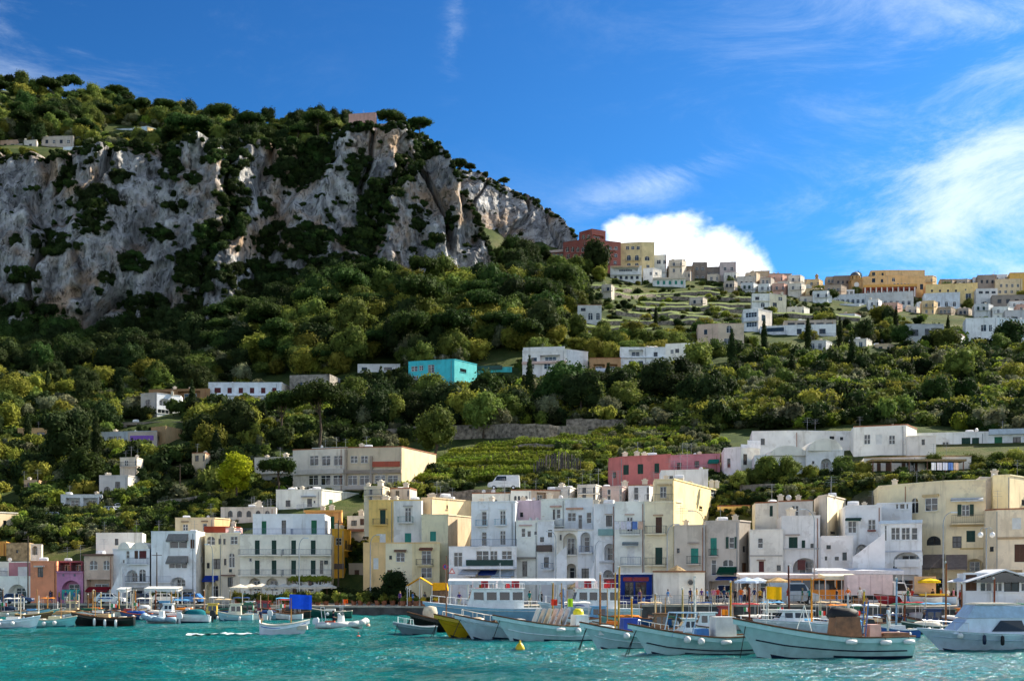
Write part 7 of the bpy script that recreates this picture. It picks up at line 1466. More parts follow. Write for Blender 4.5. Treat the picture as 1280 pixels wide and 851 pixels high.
gozzo('brown decked gozzo with a striped parasol', 20, 66, 776, '6E4A2E', '2A2018', paint('C8A060'), 'right', 3, 'engine', 'E2D8C2', 2.4)
gozzo('low white gozzo with tan cover', 60, 104, 775, 'DCDCD6', '4A6A7A', paint('B89860'), 'right', -3, 'cover', 'C9A878', 2.8)
gozzo('white gozzo with bare mast behind the black boat', 100, 142, 774, 'E0DED6', '3A5A6A', WOOD_M, 'left', 5, 'engine', 'D4D4CE', 3.0, 'it')
gozzo('blue covered boat with orange bow', 150, 190, 775, '2A4A7A', '1A2A3A', paint('D2601E'), 'left', 0, 'cover', '1F4F9E', 2.6)
motorboat('white cuddy boat with blue stripe in the second rank', 192, 232, 773, 'E4E6E6', 'left', -4, True, stripe='2A5AA8')
gozzo('teal rowing gozzo in the second rank', 36, 74, 771, '5FA8A4', '24505A', paint('E0D8C4'), 'right', 0, 'engine', 'D8D4C4', 2.2)
motorboat('white launch with dark canopy cover near the slipway', 0, 34, 771, 'DCE0E2', 'right', 5, False, cov='22324A')
gozzo('cream gozzo with orange tarpaulin', 104, 136, 769, 'E4DCC8', '5A3A2A', WOOD_M, 'left', 0, 'cover', 'D8742E', 2.6)
gozzo('white gozzo with green trim near the beach', 66, 98, 768.5, 'E2E4DE', '2A5A4A', paint('2E7A5A'), 'right', 2, 'engine', 'D8D8D0', 2.4)
motorboat('blue hulled runabout in the third rank', 158, 192, 769, '3E74B0', 'left', 2, False, cov='E2E4E4')
motorboat('white runabout with grey motor in the third rank', 216, 252, 769.5, 'E4E6E8', 'left', 0, False)
gozzo('light blue boat with white canopy near the hotel terrace', 250, 288, 768.5, '86B8D0', '2A4A5A', paint('E2E2DC'), 'left', 2, 'canopy', 'E6E4DC')
motorboat('white cuddy boat near the hotel terrace', 296, 330, 768, 'E2E4E4', 'left', 2, True)
gozzo('small brown tender tied by the umbrella terrace', 330, 356, 768, '7A5434', '2A2018', WOOD_M, 'left', 0, 'engine', 'D2C8B4')
# right basin behind the working boats
motorboat('white cabin cruiser with slanted windscreen behind the yellow flag', 940, 1040, 791, 'E6E8EA', 'left', 4, True)
motorboat('white runabout under an open blue canopy', 1010, 1085, 794, 'DDE2E6', 'left', 3, False, cov='4A86B4')
gozzo('cream gozzo with pale awning behind the engine box', 1040, 1110, 790, 'E2DCCC', '3A4A56', WOOD_M, 'left', 2, 'canopy', 'D2DCE4', 2.6)
gozzo('royal blue boat behind the standing man', 1090, 1150, 798, '24569A', '14243A', paint('D8DCE0'), 'left', 2, 'engine', 'C8CCCC', 2.0)
gozzo('dark green boat with a white tarpaulin', 1126, 1190, 793, '27423C', '14241E', paint('D8D0BE'), 'left', 3, 'cover', 'E2DCCE')
motorboat('upturned looking white tender with orange life ring', 1150, 1205, 788, 'E4E4E0', 'left', 3, False, cov='E6E4DE', stripe='D85A2A')
motorboat('white motorboat with tan canopy beside the glazed kiosk', 1205, 1275, 789, 'E2E4E4', 'left', 2, True, topc='DCE4EA')
gozzo('dark blue gozzo at the right edge with wooden bench', 1240, 1310, 797, '22344A', '141E2A', WOOD_M, 'left', 2, 'engine', 'C8B48E')
gozzo('white gozzo with orange flag behind the arched boat', 850, 915, 795, 'E0E2DE', '3A6A72', WOOD_M, 'left', 3, 'cabin', 'E6E8E8', 0, 'E8862A')
motorboat('small white day boat with blue seats', 835, 890, 803, 'E6E8EA', 'left', 5, True)
gozzo('cream covered boat near the fishing pier', 890, 945, 788, 'E4E0D4', '4A5A62', WOOD_M, 'left', 3, 'cover', 'E2E0D8', 2.4)
gozzo('maroon topped boat near the fishing pier', 930, 975, 786, 'E2E2DE', '3A4A5A', WOOD_M, 'left', 3, 'cover', '7A1E2C', 2.0)
motorboat('white tender with teal trim behind the cabin cruiser', 985, 1035, 787, 'E0E4E4', 'left', 2, True, stripe='2E8A8A')
gozzo('blue and white gozzo below the parked van', 1005, 1060, 783, '5A8AB8', '1E3A56', paint('E2E0D8'), 'left', 2, 'engine', 'D8D4C8', 2.4, 'it')
gozzo('white hulled gozzo below the delivery truck', 1060, 1112, 784, 'E2E4E0', '4A6A76', WOOD_M, 'left', 2, 'cover', 'B8C8D4', 2.2)
motorboat('silver grey runabout below the fruit stall', 1110, 1165, 783, 'C8CED2', 'left', 2, False, cov='D8D8D2')
gozzo('tan decked gozzo with varnished cabin', 800, 850, 796, 'D8D8CC', '3A5560', WOOD_M, 'left', 6, 'cabin', '8A5A34', 2.6)
gozzo('small white boat with orange awning pole', 740, 790, 791, 'E4E2DA', '4A6068', WOOD_M, 'left', 4, 'engine', 'E07A2A', 3.4)
gozzo('pale grey boat behind the deck chair boat', 690, 740, 789, 'C8D0D2', '3A4A52', WOOD_M, 'left', 4, 'canopy', '26345E')
# rowing boats drawn up on the quay at the right
for i, (px, Y, c, lb) in enumerate(((1150, 128, 'DCE2E6', 'white rowing boat drawn up on the quay'), (1168, 130, '8FA8C8', 'pale blue rowing boat drawn up on the quay'), (1118, 130, 'A83038', 'red rowing boat drawn up on the quay'), (1185, 131, 'E6E2D4', 'cream rowing boat drawn up on the quay by the fruit stall'))):
    t = thing('rowing_boat', lb, 'boat', ((px - 640) / F * Y, Y, street_z(px) + .35), R(165 + 9 * i)); S = hull_geo(4.2, 1.5, .75, .55, .5, .5, .6, 14, 6, -.32); hull_parts(t, S, paint(c), paint(c), WOOD_M, .2)
# buoys
def buoy(px, row, colr, label, s=1.0, point=True):
    Y = CH * F / (row - HY); t = thing('buoy', label, 'buoy', ((px - 640) / F * Y, Y, 0)); m = MB()
    m.lathe([(.02, -.2), (.28 * s, -.1), (.32 * s, .12 * s), (.2 * s, .38 * s), (.07 * s, .5 * s)] if point else [(.02, -.15), (.22 * s, -.05), (.25 * s, .1), (.16 * s, .26 * s), (.02, .3 * s)], 12); m.build('float', paint(colr), t, True)
    m = MB(); m.lathe([(.06 * s, .48 * s), (.07 * s, .6 * s), (.02, .66 * s)], 8); m.build('eye', paint(colr), t)
buoy(650, 812, 'E0B818', 'yellow cone shaped mooring buoy in front of the pale blue boat', .95)
buoy(448, 796, 'D8502A', 'small orange mooring buoy near the inflatable', .6, False); buoy(460, 782, 'E8A88A', 'round pale buoy below the quay', .8, False)
# ------------------------------------------------------------------ people
SKIN = mat('skin', (.45, .26, .17), .6, .1, 5); HAIRS = [mat('hair_dark', (.025, .018, .012), .7, .3, 9), mat('hair_brown', (.09, .05, .025), .7, .3, 9), mat('hair_grey', (.35, .34, .33), .7, .2, 9), mat('hair_fair', (.35, .24, .10), .7, .2, 9)]
POSES = {}
def body_mesh(pose):
    """one skinned figure: chains of joints with radii; 1.72 m tall, facing -Y"""
    V, E, Rr = [], [], []
    def add(p, r, link=None):
        V.append(p); Rr.append(r); i = len(V) - 1
        if link is not None: E.append((link, i))
        return i
    sit = pose == 'sit'; zp = .55 if sit else .94; lean = -.06 if pose in ('lean',) else 0
    pel = add((0, 0, zp), .135); wa = add((0, lean * .5, zp + .18), .115, pel); ch = add((0, lean, zp + .40), .145, wa); ne = add((0, lean - .01, zp + .555), .055, ch); hd = add((0, lean - .025, zp + .66), .088, ne); tp = add((0, lean - .015, zp + .755), .075, hd); add((0, lean - .115, zp + .655), .018, hd)
    for sg in (-1, 1):
        sh = add((sg * .175, lean, zp + .49), .062, ch)
        if pose == 'walk': el, ha = (sg * .24, .1 * sg, zp + .22), (sg * .25, .12 * sg - .12, zp + .0)
        elif pose == 'lean': el, ha = (sg * .25, -.08, zp + .24), (sg * .18, -.30, zp + .20)
        elif sit: el, ha = (sg * .24, -.04, zp + .22), (sg * .15, -.28, zp + .14)
        else: el, ha = (sg * .235, .02, zp + .20), (sg * .24, -.06, zp - .06)
        e = add(el, .045, sh); h = add(ha, .033, e); d = Vector(ha) - Vector(el); d.normalize(); f = Vector(ha) + d * .09; pm = add(tuple(f), .034, h)
        for q in range(5):
            o = Vector(((q - 2) * .018, -.01 if q else -.03, 0)); add(tuple(f + d * (.075 if q else .04) + o), .011, pm)
        hp = add((sg * .095, 0, zp - .06), .105, pel)
        if sit: kn, an = (sg * .12, -.44, zp - .03), (sg * .12, -.46, .08)
        elif pose == 'walk': kn, an = (sg * .1, -.16 * (sg > 0) + .04, .50), (sg * .1, .26 * (sg < 0) - .2 * (sg > 0), .09 + .05 * (sg < 0))
        else: kn, an = (sg * .11, -.01, .50), (sg * .12, .02, .08)
        k = add(kn, .065, hp); a = add(an, .042, k); add((an[0] + sg * .02, an[1] - .17, an[2] - .045), .034, a)
    me = bpy.data.meshes.new('body'); me.from_pydata(V, E, []); o = bpy.data.objects.new('tmp', me); C.objects.link(o)
    o.modifiers.new('skin', 'SKIN')
    for i, d in enumerate(me.skin_vertices[0].data): d.radius = (Rr[i], Rr[i] * (.8 if i in (0, 1, 2) else 1)); d.use_root = i == 0
    s = o.modifiers.new('sub', 'SUBSURF'); s.levels = 1
    dg = bpy.context.evaluated_depsgraph_get(); ev = o.evaluated_get(dg); r = bpy.data.meshes.new_from_object(ev); bpy.data.objects.remove(o)
    r.name = 'body'; r.materials.clear(); [r.materials.append(SKIN) for _ in range(4)]
    for p in r.polygons:
        c = p.center; rel = c.z - zp; p.use_smooth = True; side = abs(c.x)
        arm = side > .205 and rel > -.25
        if rel > .53: mi = 0
        elif arm and rel < .28 or (sit or pose == 'lean') and c.y < -.14 and rel > .08: mi = 0
        elif rel > -.02 and not (sit and c.y < -.16): mi = 1
        elif c.z < .10: mi = 3
        else: mi = 2
        p.material_index = mi
    return r
def hair_mesh(pose):
    zp = .55 if pose == 'sit' else .94; lean = -.06 if pose == 'lean' else 0; m = MB(); m.ball((0, lean + .005, zp + .70), .105, 10, 6, (.95, 1.02, 1.05)); m.v = [(x, y, max(z, zp + .66 + (.06 if y < lean - .05 else 0))) for x, y, z in m.v]; return m
def person(loc, rz, shirt, pants, label, pose='stand', hair=0, s=1.0, group=None, hat=None):
    if pose not in POSES: POSES[pose] = body_mesh(pose)
    me = POSES[pose].copy(); me.materials[1] = cloth(shirt); me.materials[2] = cloth(pants); me.materials[3] = RUBBER
    t = thing('person', label, 'person', loc, rz, group); t.scale = (s, s, s); obj('body', me, t); h = hair_mesh(pose).build('hair', HAIRS[hair], t, True)
    if hat: zp = .55 if pose == 'sit' else .94; m = MB(); m.lathe([(.12, zp + .72), (.11, zp + .80), (.02, zp + .83)], 10); m.box(-.07, .07, -.2, -.08, zp + .72, zp + .735); m.build('cap', cloth(hat), t, True)
    return t
def on_quay(px, Y): return ((px - 640) / F * Y, Y, street_z(px))
bw = lambda o, x, y, z: o.matrix_basis @ Vector((x, y, z))
person(bw(GOZZO_M, -1.9, 0, .45), GOZZO_M.rotation_euler.z + R(70), '1E2A44', '8A7A5A', 'man in a navy vest standing at the tiller of the white gozzo', 'stand', 0)
person(bw(RIB_M, -.9, 0, .35), RIB_M.rotation_euler.z + R(90), '1A2036', '2A2A30', 'man in dark shirt seated at the console of the inflatable', 'sit', 0)
Yw = 84; person(((1110 - 640) / F * Yw, Yw, 1.0), R(60), 'E6E8EA', 'D8D8D4', 'man in white shirt and cap standing among the boats', 'stand', 2, 1.0, None, '2A3240')
cols = [('2A3A6A', 'navy'), ('B8403A', 'red'), ('E4E0D8', 'white'), ('5A8AC0', 'light blue'), ('3A3A3E', 'black'), ('C8A040', 'yellow'), ('4A7A5A', 'green'), ('D88AA0', 'pink'), ('7A7A80', 'grey'), ('E0762E', 'orange'), ('6A4A8A', 'purple'), ('2E8A8A', 'teal')]
pcol = [('2A3248', 'dark'), ('C8BCA0', 'beige'), ('4A6A9A', 'blue'), ('E2E2DE', 'white'), ('3A3A3A', 'charcoal')]
spots = [('near the tiled fish hut', [(863, 141), (871, 139), (877, 141), (884, 140), (889, 138)]), ('in the crowd before the green awning shop', [(897, 142), (905, 140), (913, 143), (919, 139), (926, 141), (931, 143), (937, 139), (943, 142), (950, 140), (957, 142), (963, 138), (968, 141)]), ('by the fruit stalls', [(1140, 133), (1150, 131), (1158, 134), (1166, 130), (1176, 134), (1184, 132), (1192, 135)]),
         ('walking before the beige shop front', [(63, 182.5), (74, 183), (82, 182.8), (93, 182.4), (99, 183)]), ('strolling past the umbrella terrace', [(300, 178), (322, 177), (352, 177.5), (384, 170), (395, 169), (424, 168)]), ('walking up the alley beside the yellow house', [(440, 183), (447, 181), (452, 184)]), ('sitting out by the flower stand', [(500, 163), (516, 162.5), (531, 162)]), ('near the parked van', [(985, 131), (1003, 132), (1012, 130), (1046, 133), (1060, 131), (1075, 130)]), ('looking at the boats from the quay edge', [(892, 137), (905, 136.5), (760, 143), (800, 141), (835, 139), (960, 133), (1200, 121), (1135, 127)]), ('sitting at the cafe under the cream parasols', [(306, 173), (318, 173.5), (332, 172.8), (346, 173.2), (360, 172.6), (374, 173), (390, 172)]), ('waiting under the long white shelter', [(574, 150), (588, 149), (604, 148), (620, 148), (648, 141), (662, 143), (676, 142), (702, 141), (718, 143), (731, 141)])]
k = 0
for place, pts in spots:
    for (px, Y) in pts:
        (sc_, sn), (pc_, pn) = cols[(k * 5) % 12], pcol[(k * 3) % 5]; k += 1
        person(on_quay(px, Y), rnd.uniform(0, 6.28), sc_, pc_, 'person in %s top and %s trousers %s' % (sn, pn, place), ['stand', 'walk', 'stand'][k % 3], k % 4, rnd.uniform(.94, 1.05))
# ------------------------------------------------------------------ more moored boats, filling both basins
hc = [('E4E6E4', 'white'), ('86B8C8', 'pale blue'), ('E2D8C0', 'cream'), ('2A5A8A', 'blue'), ('7FB0A4', 'sea green'), ('3A3A3E', 'charcoal')]
cc = [('E8E4DA', 'white'), ('24406E', 'navy'), ('C8B08A', 'tan'), ('5FA0CC', 'sky blue'), ('A02C30', 'red'), ('2E6A52', 'green'), ('D8802E', 'orange')]
k = 0
def fill_boats(px0, px1, rows, step, place, wpx, head):
    global k
    for row in rows:
        px = px0 + rnd.uniform(0, step * .5)
        while px < px1:
            (h_, hn), (c_, cn) = hc[(k * 5) % 6], cc[(k * 3) % 7]; top = ['canopy', 'cabin', 'cover', 'canopy', 'engine'][k % 5]; w = wpx * rnd.uniform(.85, 1.2); k += 1
            tn = {'canopy': '%s sun canopy' % cn, 'cabin': '%s wheelhouse' % cn, 'cover': '%s tarpaulin' % cn, 'engine': '%s engine box' % cn}[top]
            gozzo('%s boat with %s %s' % (hn, tn, place), px, px + w, row + rnd.uniform(-.8, .8), h_, '2A4454', None, head, rnd.uniform(-6, 8), top, c_, rnd.choice([0, 2.4, 3.0]), rnd.choice([None, None, 'it']), 1)
            px += step * rnd.uniform(.85, 1.15)
fill_boats(680, 1150, (782.5,), 33, 'tied up below the long shelter and van', 62, 'left')
fill_boats(1120, 1290, (787,), 40, 'near the glazed kiosk', 62, 'left')
fill_boats(840, 1180, (788.5,), 40, 'in the crowded right basin', 66, 'left')
fill_boats(-5, 330, (770.5,), 24, 'moored before the pink and purple houses', 38, 'right')
fill_boats(160, 345, (774.5,), 27, 'in the rank below the flat shelter', 40, 'left')

# ------------------------------------------------------------------ mooring poles, lamps, shelters, stalls
PW = {'C8862E': 'orange', 'D0A040': 'golden', 'E0A020': 'golden', 'D8A820': 'yellow'}
def pole(px, row_top, Y, z0, colr, r=.09, group='mooring poles in the basin'):
    v_ = hexs(colr); label = '%s mooring pole standing among the small boats %s' % (PW.get(colr) or ('whitish' if min(v_) > .4 else 'bluish grey' if v_[2] > v_[0] else 'tan' if v_[0] > .35 else 'dark brown'), 'before the pink and purple houses' if px < 400 else 'below the long shelter and kiosks') if 1 else ''
    h = CH + (HY - row_top) / F * Y - z0; t = thing('mooring_pole', label, 'pole', ((px - 640) / F * Y, Y, z0), 0, group); m = MB(); m.bar((0, 0, 0), (rnd.uniform(-.1, .1), 0, h), r, 8, r * .8); m.build('shaft', mat('pole_' + colr, hexs(colr), .8, .3, 3, .3, 9), t)
    m = MB(); m.lathe([(r * .85, h - .12), (r * 1.05, h - .1), (r * 1.05, h + .03), (.01, h + .06)], 8); m.build('cap', paint('C8C4BA'), t)
for px, rt, c in ((4, 735, '6A4A34'), (18, 742, 'D8D0C0'), (29, 747, 'E2DED6'), (49, 751, 'D8D8D4'), (59, 745, 'C8862E'), (72, 752, 'D6D2CA'), (84, 746, 'D8CDB8'), (98, 743, 'E0D4BA'), (117, 737, 'E2CFA0'), (126, 740, 'D8C080'), (110, 742, '7A5A3A'), (149, 738, 'C88A30'), (158, 735, 'D8D0BC'), (170, 737, 'C07A2E'), (194, 737, '8A4A2A'), (214, 738, 'B08A5A'), (243, 740, '9A7A5A'), (255, 737, '9A6A3E'), (287, 738, '8A7A5A')):
    pole(px, rt, 158, -1.2, c)
for px, rt, c in ((1182, 702, '9A5A30'), (1242, 722, '9A4A2A'), (1080, 737, 'D8A820'), (1130, 741, '8A4A2A'), (1015, 722, 'C8862A'), (987, 706, '5A2A1E'), (937, 732, '7A3A26'), (913, 726, 'D09A2E'), (773, 708, 'D0A040'), (750, 716, 'A8662E'), (690, 728, 'B88A3A'), (869, 720, 'E0DCD0'), (853, 735, 'C8A86A'), (1120, 722, '8FA8C0'), (1202, 728, '8A5A3A'), (1060, 742, 'C8C8C8'), (960, 740, 'D8D4C8'), (705, 735, '5A7AA8'), (820, 742, 'C8902E'), (790, 746, 'E0A020')):
    pole(px, rt, 104 + (px * 7 % 9), -1.2, c)
def lamp(px, row_top, row_bot, Y, arm, label, globe=False):
    z0 = CH + (HY - row_bot) / F * Y; h = CH + (HY - row_top) / F * Y - z0; t = thing('street_lamp', label, 'street lamp', ((px - 640) / F * Y, Y, z0)); m = MB(); gm_ = paint('8E969C')
    if not globe:
        m.bar((0, 0, 0), (0, 0, h * .86), .09, 8, .06); pts = [(arm * (1 - math.cos(a)), 0, h * .86 + h * .14 * math.sin(a)) for a in [i * math.pi / 2 / 5 for i in range(6)]]; m.tube(pts, .045, 6); m.build('post', gm_, t); g = MB(); e = pts[-1]; g.box(e[0] - .1, e[0] + .55 * (1 if arm > 0 else -1), -.14, .14, e[2] - .08, e[2] + .06) if arm > 0 else g.box(e[0] - .55, e[0] + .1, -.14, .14, e[2] - .08, e[2] + .06); g.build('lamp_head', paint('C9CED2'), t)
    else:
        m.bar((0, 0, 0), (0, 0, h), .08, 8, .05)
        for sg in (-1, 1): m.tube([(0, 0, h - .1), (sg * .3, 0, h), (sg * .55, 0, h - .1), (sg * .6, 0, h - .5)], .03, 5)
        m.build('post', gm_, t)
        for sg in (-1, 1): g = MB(); g.ball((sg * .6, 0, h - .75), .28, 12, 8); g.build('globe', mat('lamp_globe', (.8, .8, .78), .3, .02, 1), t, True)
lamp(880, 638, 752, 146, -1.3, 'tall grey street lamp bending over the fish hut'); lamp(1018, 636, 750, 142, -1.1, 'grey street lamp before the arched red doorway'); lamp(1179, 640, 748, 134, .9, 'grey street lamp before the large yellow house'); lamp(834, 655, 750, 150, .9, 'street lamp arching before the cream tower')
lamp(463, 668, 757, 168, .9, 'grey street lamp before the cream houses'); lamp(374, 672, 757, 170, .7, 'white lamp pole before the hotel'); lamp(266, 680, 757, 174, -.6, 'slim lamp pole before the cream house'); lamp(695, 664, 752, 148, -.6, 'street lamp before the white arcade house'); lamp(1233, 659, 748, 130, 0, 'lamp post with two white globes before the pale yellow house', True); lamp(744, 676, 752, 148, .5, 'thin lamp post by the outside staircase')
def utility(px, rt, rb, Y, label):
    z0 = CH + (HY - rb) / F * Y; h = CH + (HY - rt) / F * Y - z0; t = thing('utility_pole', label, 'pole', ((px - 640) / F * Y, Y, z0)); m = MB(); m.bar((0, 0, 0), (0, 0, h), .11, 7, .07); m.build('shaft', BARK, t); m = MB(); m.bar((-.7, 0, h - .4), (.7, 0, h - .4), .05, 5); m.build('crossarm', BARK, t)
utility(423, 650, 735, 178, 'dark utility pole before the yellow house'); utility(35, 670, 750, 180, 'tall dark pole before the salmon house'); utility(225, 580, 632, 236, 'wooden utility pole on the lower slope'); utility(196, 690, 752, 178, 'pole with floodlight before the rounded awnings')
def parasol(px, Y, w, h, colr, label, group=None, thatch=False):
    t = thing('parasol', label, 'parasol', (*on_quay(px, Y)[:2], street_z(px)), rnd.uniform(0, 1), group); m = MB(); m.bar((0, 0, 0), (0, 0, h), .035, 6); m.build('pole', WOOD_M, t); m = MB(); n = 8; r = w / 2; dz = w * (.3 if thatch else .17)
    for i in range(n):
        a, b = 2 * math.pi * i / n, 2 * math.pi * (i + 1) / n; A = (r * math.cos(a), r * math.sin(a), h - dz); B = (r * math.cos(b), r * math.sin(b), h - dz); m.add([(0, 0, h), A, B], [(0, 1, 2)]); mm = (r * .95 * math.cos((a + b) / 2), r * .95 * math.sin((a + b) / 2), h - dz - .05); m.add([A, (A[0], A[1], h - dz - .2), (mm[0], mm[1], h - dz - .24), (B[0], B[1], h - dz - .2), B, mm], [(0, 1, 2, 5), (5, 2, 3, 4)])
    m.build('canopy', cloth(colr) if not thatch else mat('thatch', (.34, .24, .12), .95, .4, 4, .7, 12), t)
for i in range(9): parasol(300 + i * 13.6, 174 + (i % 2) * .8, 2.7, 2.75 + .05 * (i % 3), 'E9E0CC', 'square cream cafe parasol on the hotel terrace', 'cream parasols of the hotel terrace')
for px, Y, c, lb in ((933, 138, 'B8CCE4', 'pale blue market parasol in the crowd'), (947, 140, 'C8D4E2', 'greyish white market parasol beside the pale blue one'), (972, 139, 'C8A878', 'tan market parasol behind the van'), (1160, 131, 'E6C21E', 'bright yellow parasol over the fruit stall'), (724, 143, 'C8B080', 'beige parasol by the shelter end')): parasol(px, Y, 2.6, 2.9, c, lb)
parasol(722, 138.5, 2.2, 2.7, 'A8864E', 'thatched straw parasol beside the excursion boat', None, True); parasol(846, 150, 3.4, 4.4, 'A8864E', 'wide thatched straw parasol behind the fish hut', None, True)
def shelter(px0, px1, row, Y, colr, dep, label, posts=6, gable=False, hgt=.42, cat='shelter', name='shelter'):
    z0 = street_z((px0 + px1) / 2); z1 = CH + (HY - row) / F * Y; w = (px1 - px0) / F * Y; t = thing(name, label, cat, ((px0 - 640) / F * Y, Y, z0)); h = z1 - z0; m = MB()
    if gable: m.prism([(0, h - 1.0), (w / 2, h), (w, h - 1.0), (w, h - .92), (w / 2, h + .1), (0, h - .92)], 0, dep)
    else:
        n = max(2, int(w / 2.4))
        for i in range(n): m.add([(w * i / n, 0, h - hgt), (w * (i + 1) / n, 0, h - hgt), (w * (i + 1) / n, 0, h), (w * i / n, 0, h), (w * i / n, dep, h - hgt + .25), (w * (i + 1) / n, dep, h - hgt + .25), (w * (i + 1) / n, dep, h + .25), (w * i / n, dep, h + .25)], [(0, 1, 2, 3), (3, 2, 6, 7), (0, 4, 5, 1), (4, 7, 6, 5)])
    m.build('roof', cloth(colr), t)
    for i in range(posts):
        for y in (.1, dep - .1):
            p = MB(); x = lerp(.1, w - .1, i / (posts - 1)); p.bar((x, y, 0), (x, y, h - (1.0 if gable and i in (0, posts - 1) else (.0 if gable else hgt)) + .02), .05, 6); p.build('post', paint('D8D8D4'), t)
    return t
shelter(560, 745, 725.5, 139, 'D2D8DE', 2.6, 'long white roofed boarding shelter on the quay', 9); shelter(145, 159, 736, 172, 'D8DADA', 2, 'small flat white quay shelter', 2); shelter(180, 223, 735, 172, 'E2E2DE', 2.4, 'flat white quay shelter before the rounded awnings', 4)
t = shelter(508, 541, 722, 160, 'F0B428', 3.6, 'yellow gabled flower stand on the quay', 3, True, name='flower_stand', cat='stand'); m = MB(); m.box(3.2, 5.2, .3, 3.4, 0, 1.9); m.build('back_wall', mat('brown_boards', (.16, .10, .06), .8, .3, 3), t); m = MB(); m.prism([(3.1, 1.9), (4.9, 2.0), (5.2, 1.9), (4.9, 2.9), (3.3, 2.9)], .2, 3.5); m.build('side_roof', cloth('F0B428'), t)
shelter(925, 1026, 718, 147, 'E8DEDA', 2.4, 'long pinkish shop awning before the red door house', 6); shelter(1031, 1074, 719.5, 137, 'E2DAC2', 3.0, 'cream awning stall beside the delivery truck', 3); shelter(1022, 1130, 712.5, 144, 'E0E4EA', 2.6, 'row of white market awnings below the staircase house', 6)
# potted shrubs along the terrace
PB = [shrub(60, G_YEL, 1.0, 420, .15), shrub(61, G_MID, 1.0, 420, .15), shrub(62, G_DARK, 1.0, 420, .15)]; pm_ = MB(); pm_.lathe([(.28, 0), (.38, .55), (.42, .55), (.42, .62), (.34, .62), (.3, .5)], 10); POT = pm_.mesh('pot', TERRA)
for i in range(22):
    px = 296 + i * 10.3 + rnd.uniform(-2, 2); Y = lerp(171.5, 164.5, i / 21); t = thing('potted_shrub', 'leafy shrub in a terracotta pot along the terrace edge', 'plant', on_quay(px, Y), rnd.uniform(0, 6), 'potted shrubs along the terrace'); obj('pot', POT, t); o = obj('foliage', PB[i % 3][1], t, (0, 0, .45)); s_ = rnd.uniform(.7, 1.15); o.scale = (s_, s_, s_ * 1.15)
# vine covered pergola by the hotel
t = thing('pergola', 'vine covered pergola at the corner of the hotel', 'pergola', on_quay(366, 177)); m = MB(); [m.bar((x, y, 0), (x, y, 3.2), .06, 6) for x in (0, 2.2, 4.4) for y in (0, 2)]; m.build('frame', WOOD_M, t); o = obj('vine', crown_mesh('vine', 66, [((x * .75, 1, 3.4 + .1 * (x % 2)), .85, .5) for x in range(7)], 900, .16, G_VINE), t)
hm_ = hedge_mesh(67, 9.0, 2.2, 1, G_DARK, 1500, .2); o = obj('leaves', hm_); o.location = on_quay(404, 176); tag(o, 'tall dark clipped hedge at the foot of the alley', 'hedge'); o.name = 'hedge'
for px, Y, s_, lb in ((478, 172, .9, 'dark shrub left of the leafy quay tree'.replace('left of', 'beside')), (505, 171, 1.0, 'dark shrub under the leafy quay tree')): plant('bush', 1, (*on_quay(px, Y)[:2], 1.1), s_, lb, 'shrub', None, 'shrub')
# creeper over the bank below the rounded awnings
obj('creeper_bank', crown_mesh('creeper', 68, [((i * .9, rnd.uniform(-.3, .3), .6 + .9 * math.sin(i / 9 * 3.1) * .6), .75, .6) for i in range(11)], 1500, .16, G_MID), None, on_quay(166, 181)); tag(bpy.data.objects['creeper_bank'], 'green creeper spilling over the bank below the white porch', 'creeper')
# kiosks and huts
house('kiosk', 'blue ticket kiosk with red sign boards', [(770, 148), (815, 147)], 717, 750, '1E3A8E', [('k', 0, 781, 727, 792, 746), ('k', 0, 794, 727, 808, 746), ('box', 0, 779, 721, 791, 726, '8A2028', .08, 'sign'), ('box', 0, 792, 721, 811, 726, '8A2028', .08, 'sign'), ('slab', 0, 768, 715.5, 817, 717.5, 'E0E2E6', .7)], 3.2, cat='kiosk', zbase=1.9, clutter=0)
house('kiosk', 'narrow grey kiosk with a red sign', [(754, 149), (769, 148.6)], 722, 750, 'C8CCD2', [('box', 0, 755, 723, 768, 727.5, '7E1A22', .08, 'sign'), ('k', 0, 757, 731, 766, 746)], 2.5, cat='kiosk', zbase=1.9, clutter=0)
hut = house('hut', 'white fish hut with peeling paint and a round window', [(817, 145), (849, 144.4), (881, 144)], 714, 750, ['DEDCD6', 'EEEAE2'], [('slab', 0, 816, 713, 849, 715, '8A5A3A', .3), ('slab', 1, 849, 713, 882, 715, '8A5A3A', .3)], 4, cat='hut', zbase=1.9, clutter=0)
m = MB(); p = W(863, 727.5, 144) - hut.location; m.lathe([(.42, 0), (.42, -.06), (.30, -.06), (.30, .02)], 16, (p.x, p.y - .06, p.z), axis='y'); wo = m.build('round_window', paint('C8C0B0'), hut); m = MB(); m.lathe([(.005, 0), (.31, 0)], 16, (p.x, p.y - .09, p.z), axis='y'); m.build('pane', GLASS, wo)
gk = house('kiosk', 'white glazed kiosk with a pitched roof at the end of the quay', [(1204, 120.5), (1300, 119)], 716, 757, 'E4E8EE', [('w', 0, 1225, 717.5, 1240, 739), ('w', 0, 1241.5, 717.5, 1253, 739), ('k', 0, 1255, 718, 1274, 739), ('n', 0, 1207, 718, 1221, 738), ('w', 0, 1276, 718, 1292, 739)], 5, cat='kiosk', zbase=2.0, clutter=0)
m = MB(); w_ = 6.6; m.prism([(-3.6, 5.0 - 2.0), (.0, 6.0 - 1.9), (3.6, 5.0 - 2.0), (3.6, 5.1 - 2.0), (0, 6.15 - 1.9), (-3.6, 5.1 - 2.0)], -.3, 5.2); m.build('gable_roof', paint('DADCE0'), gk)
m = MB(); m.prism([(-3.0, 3.02), (0, 3.95), (3.0, 3.02)], -.02, .05); m.build('gable_pane', GLASS, gk)
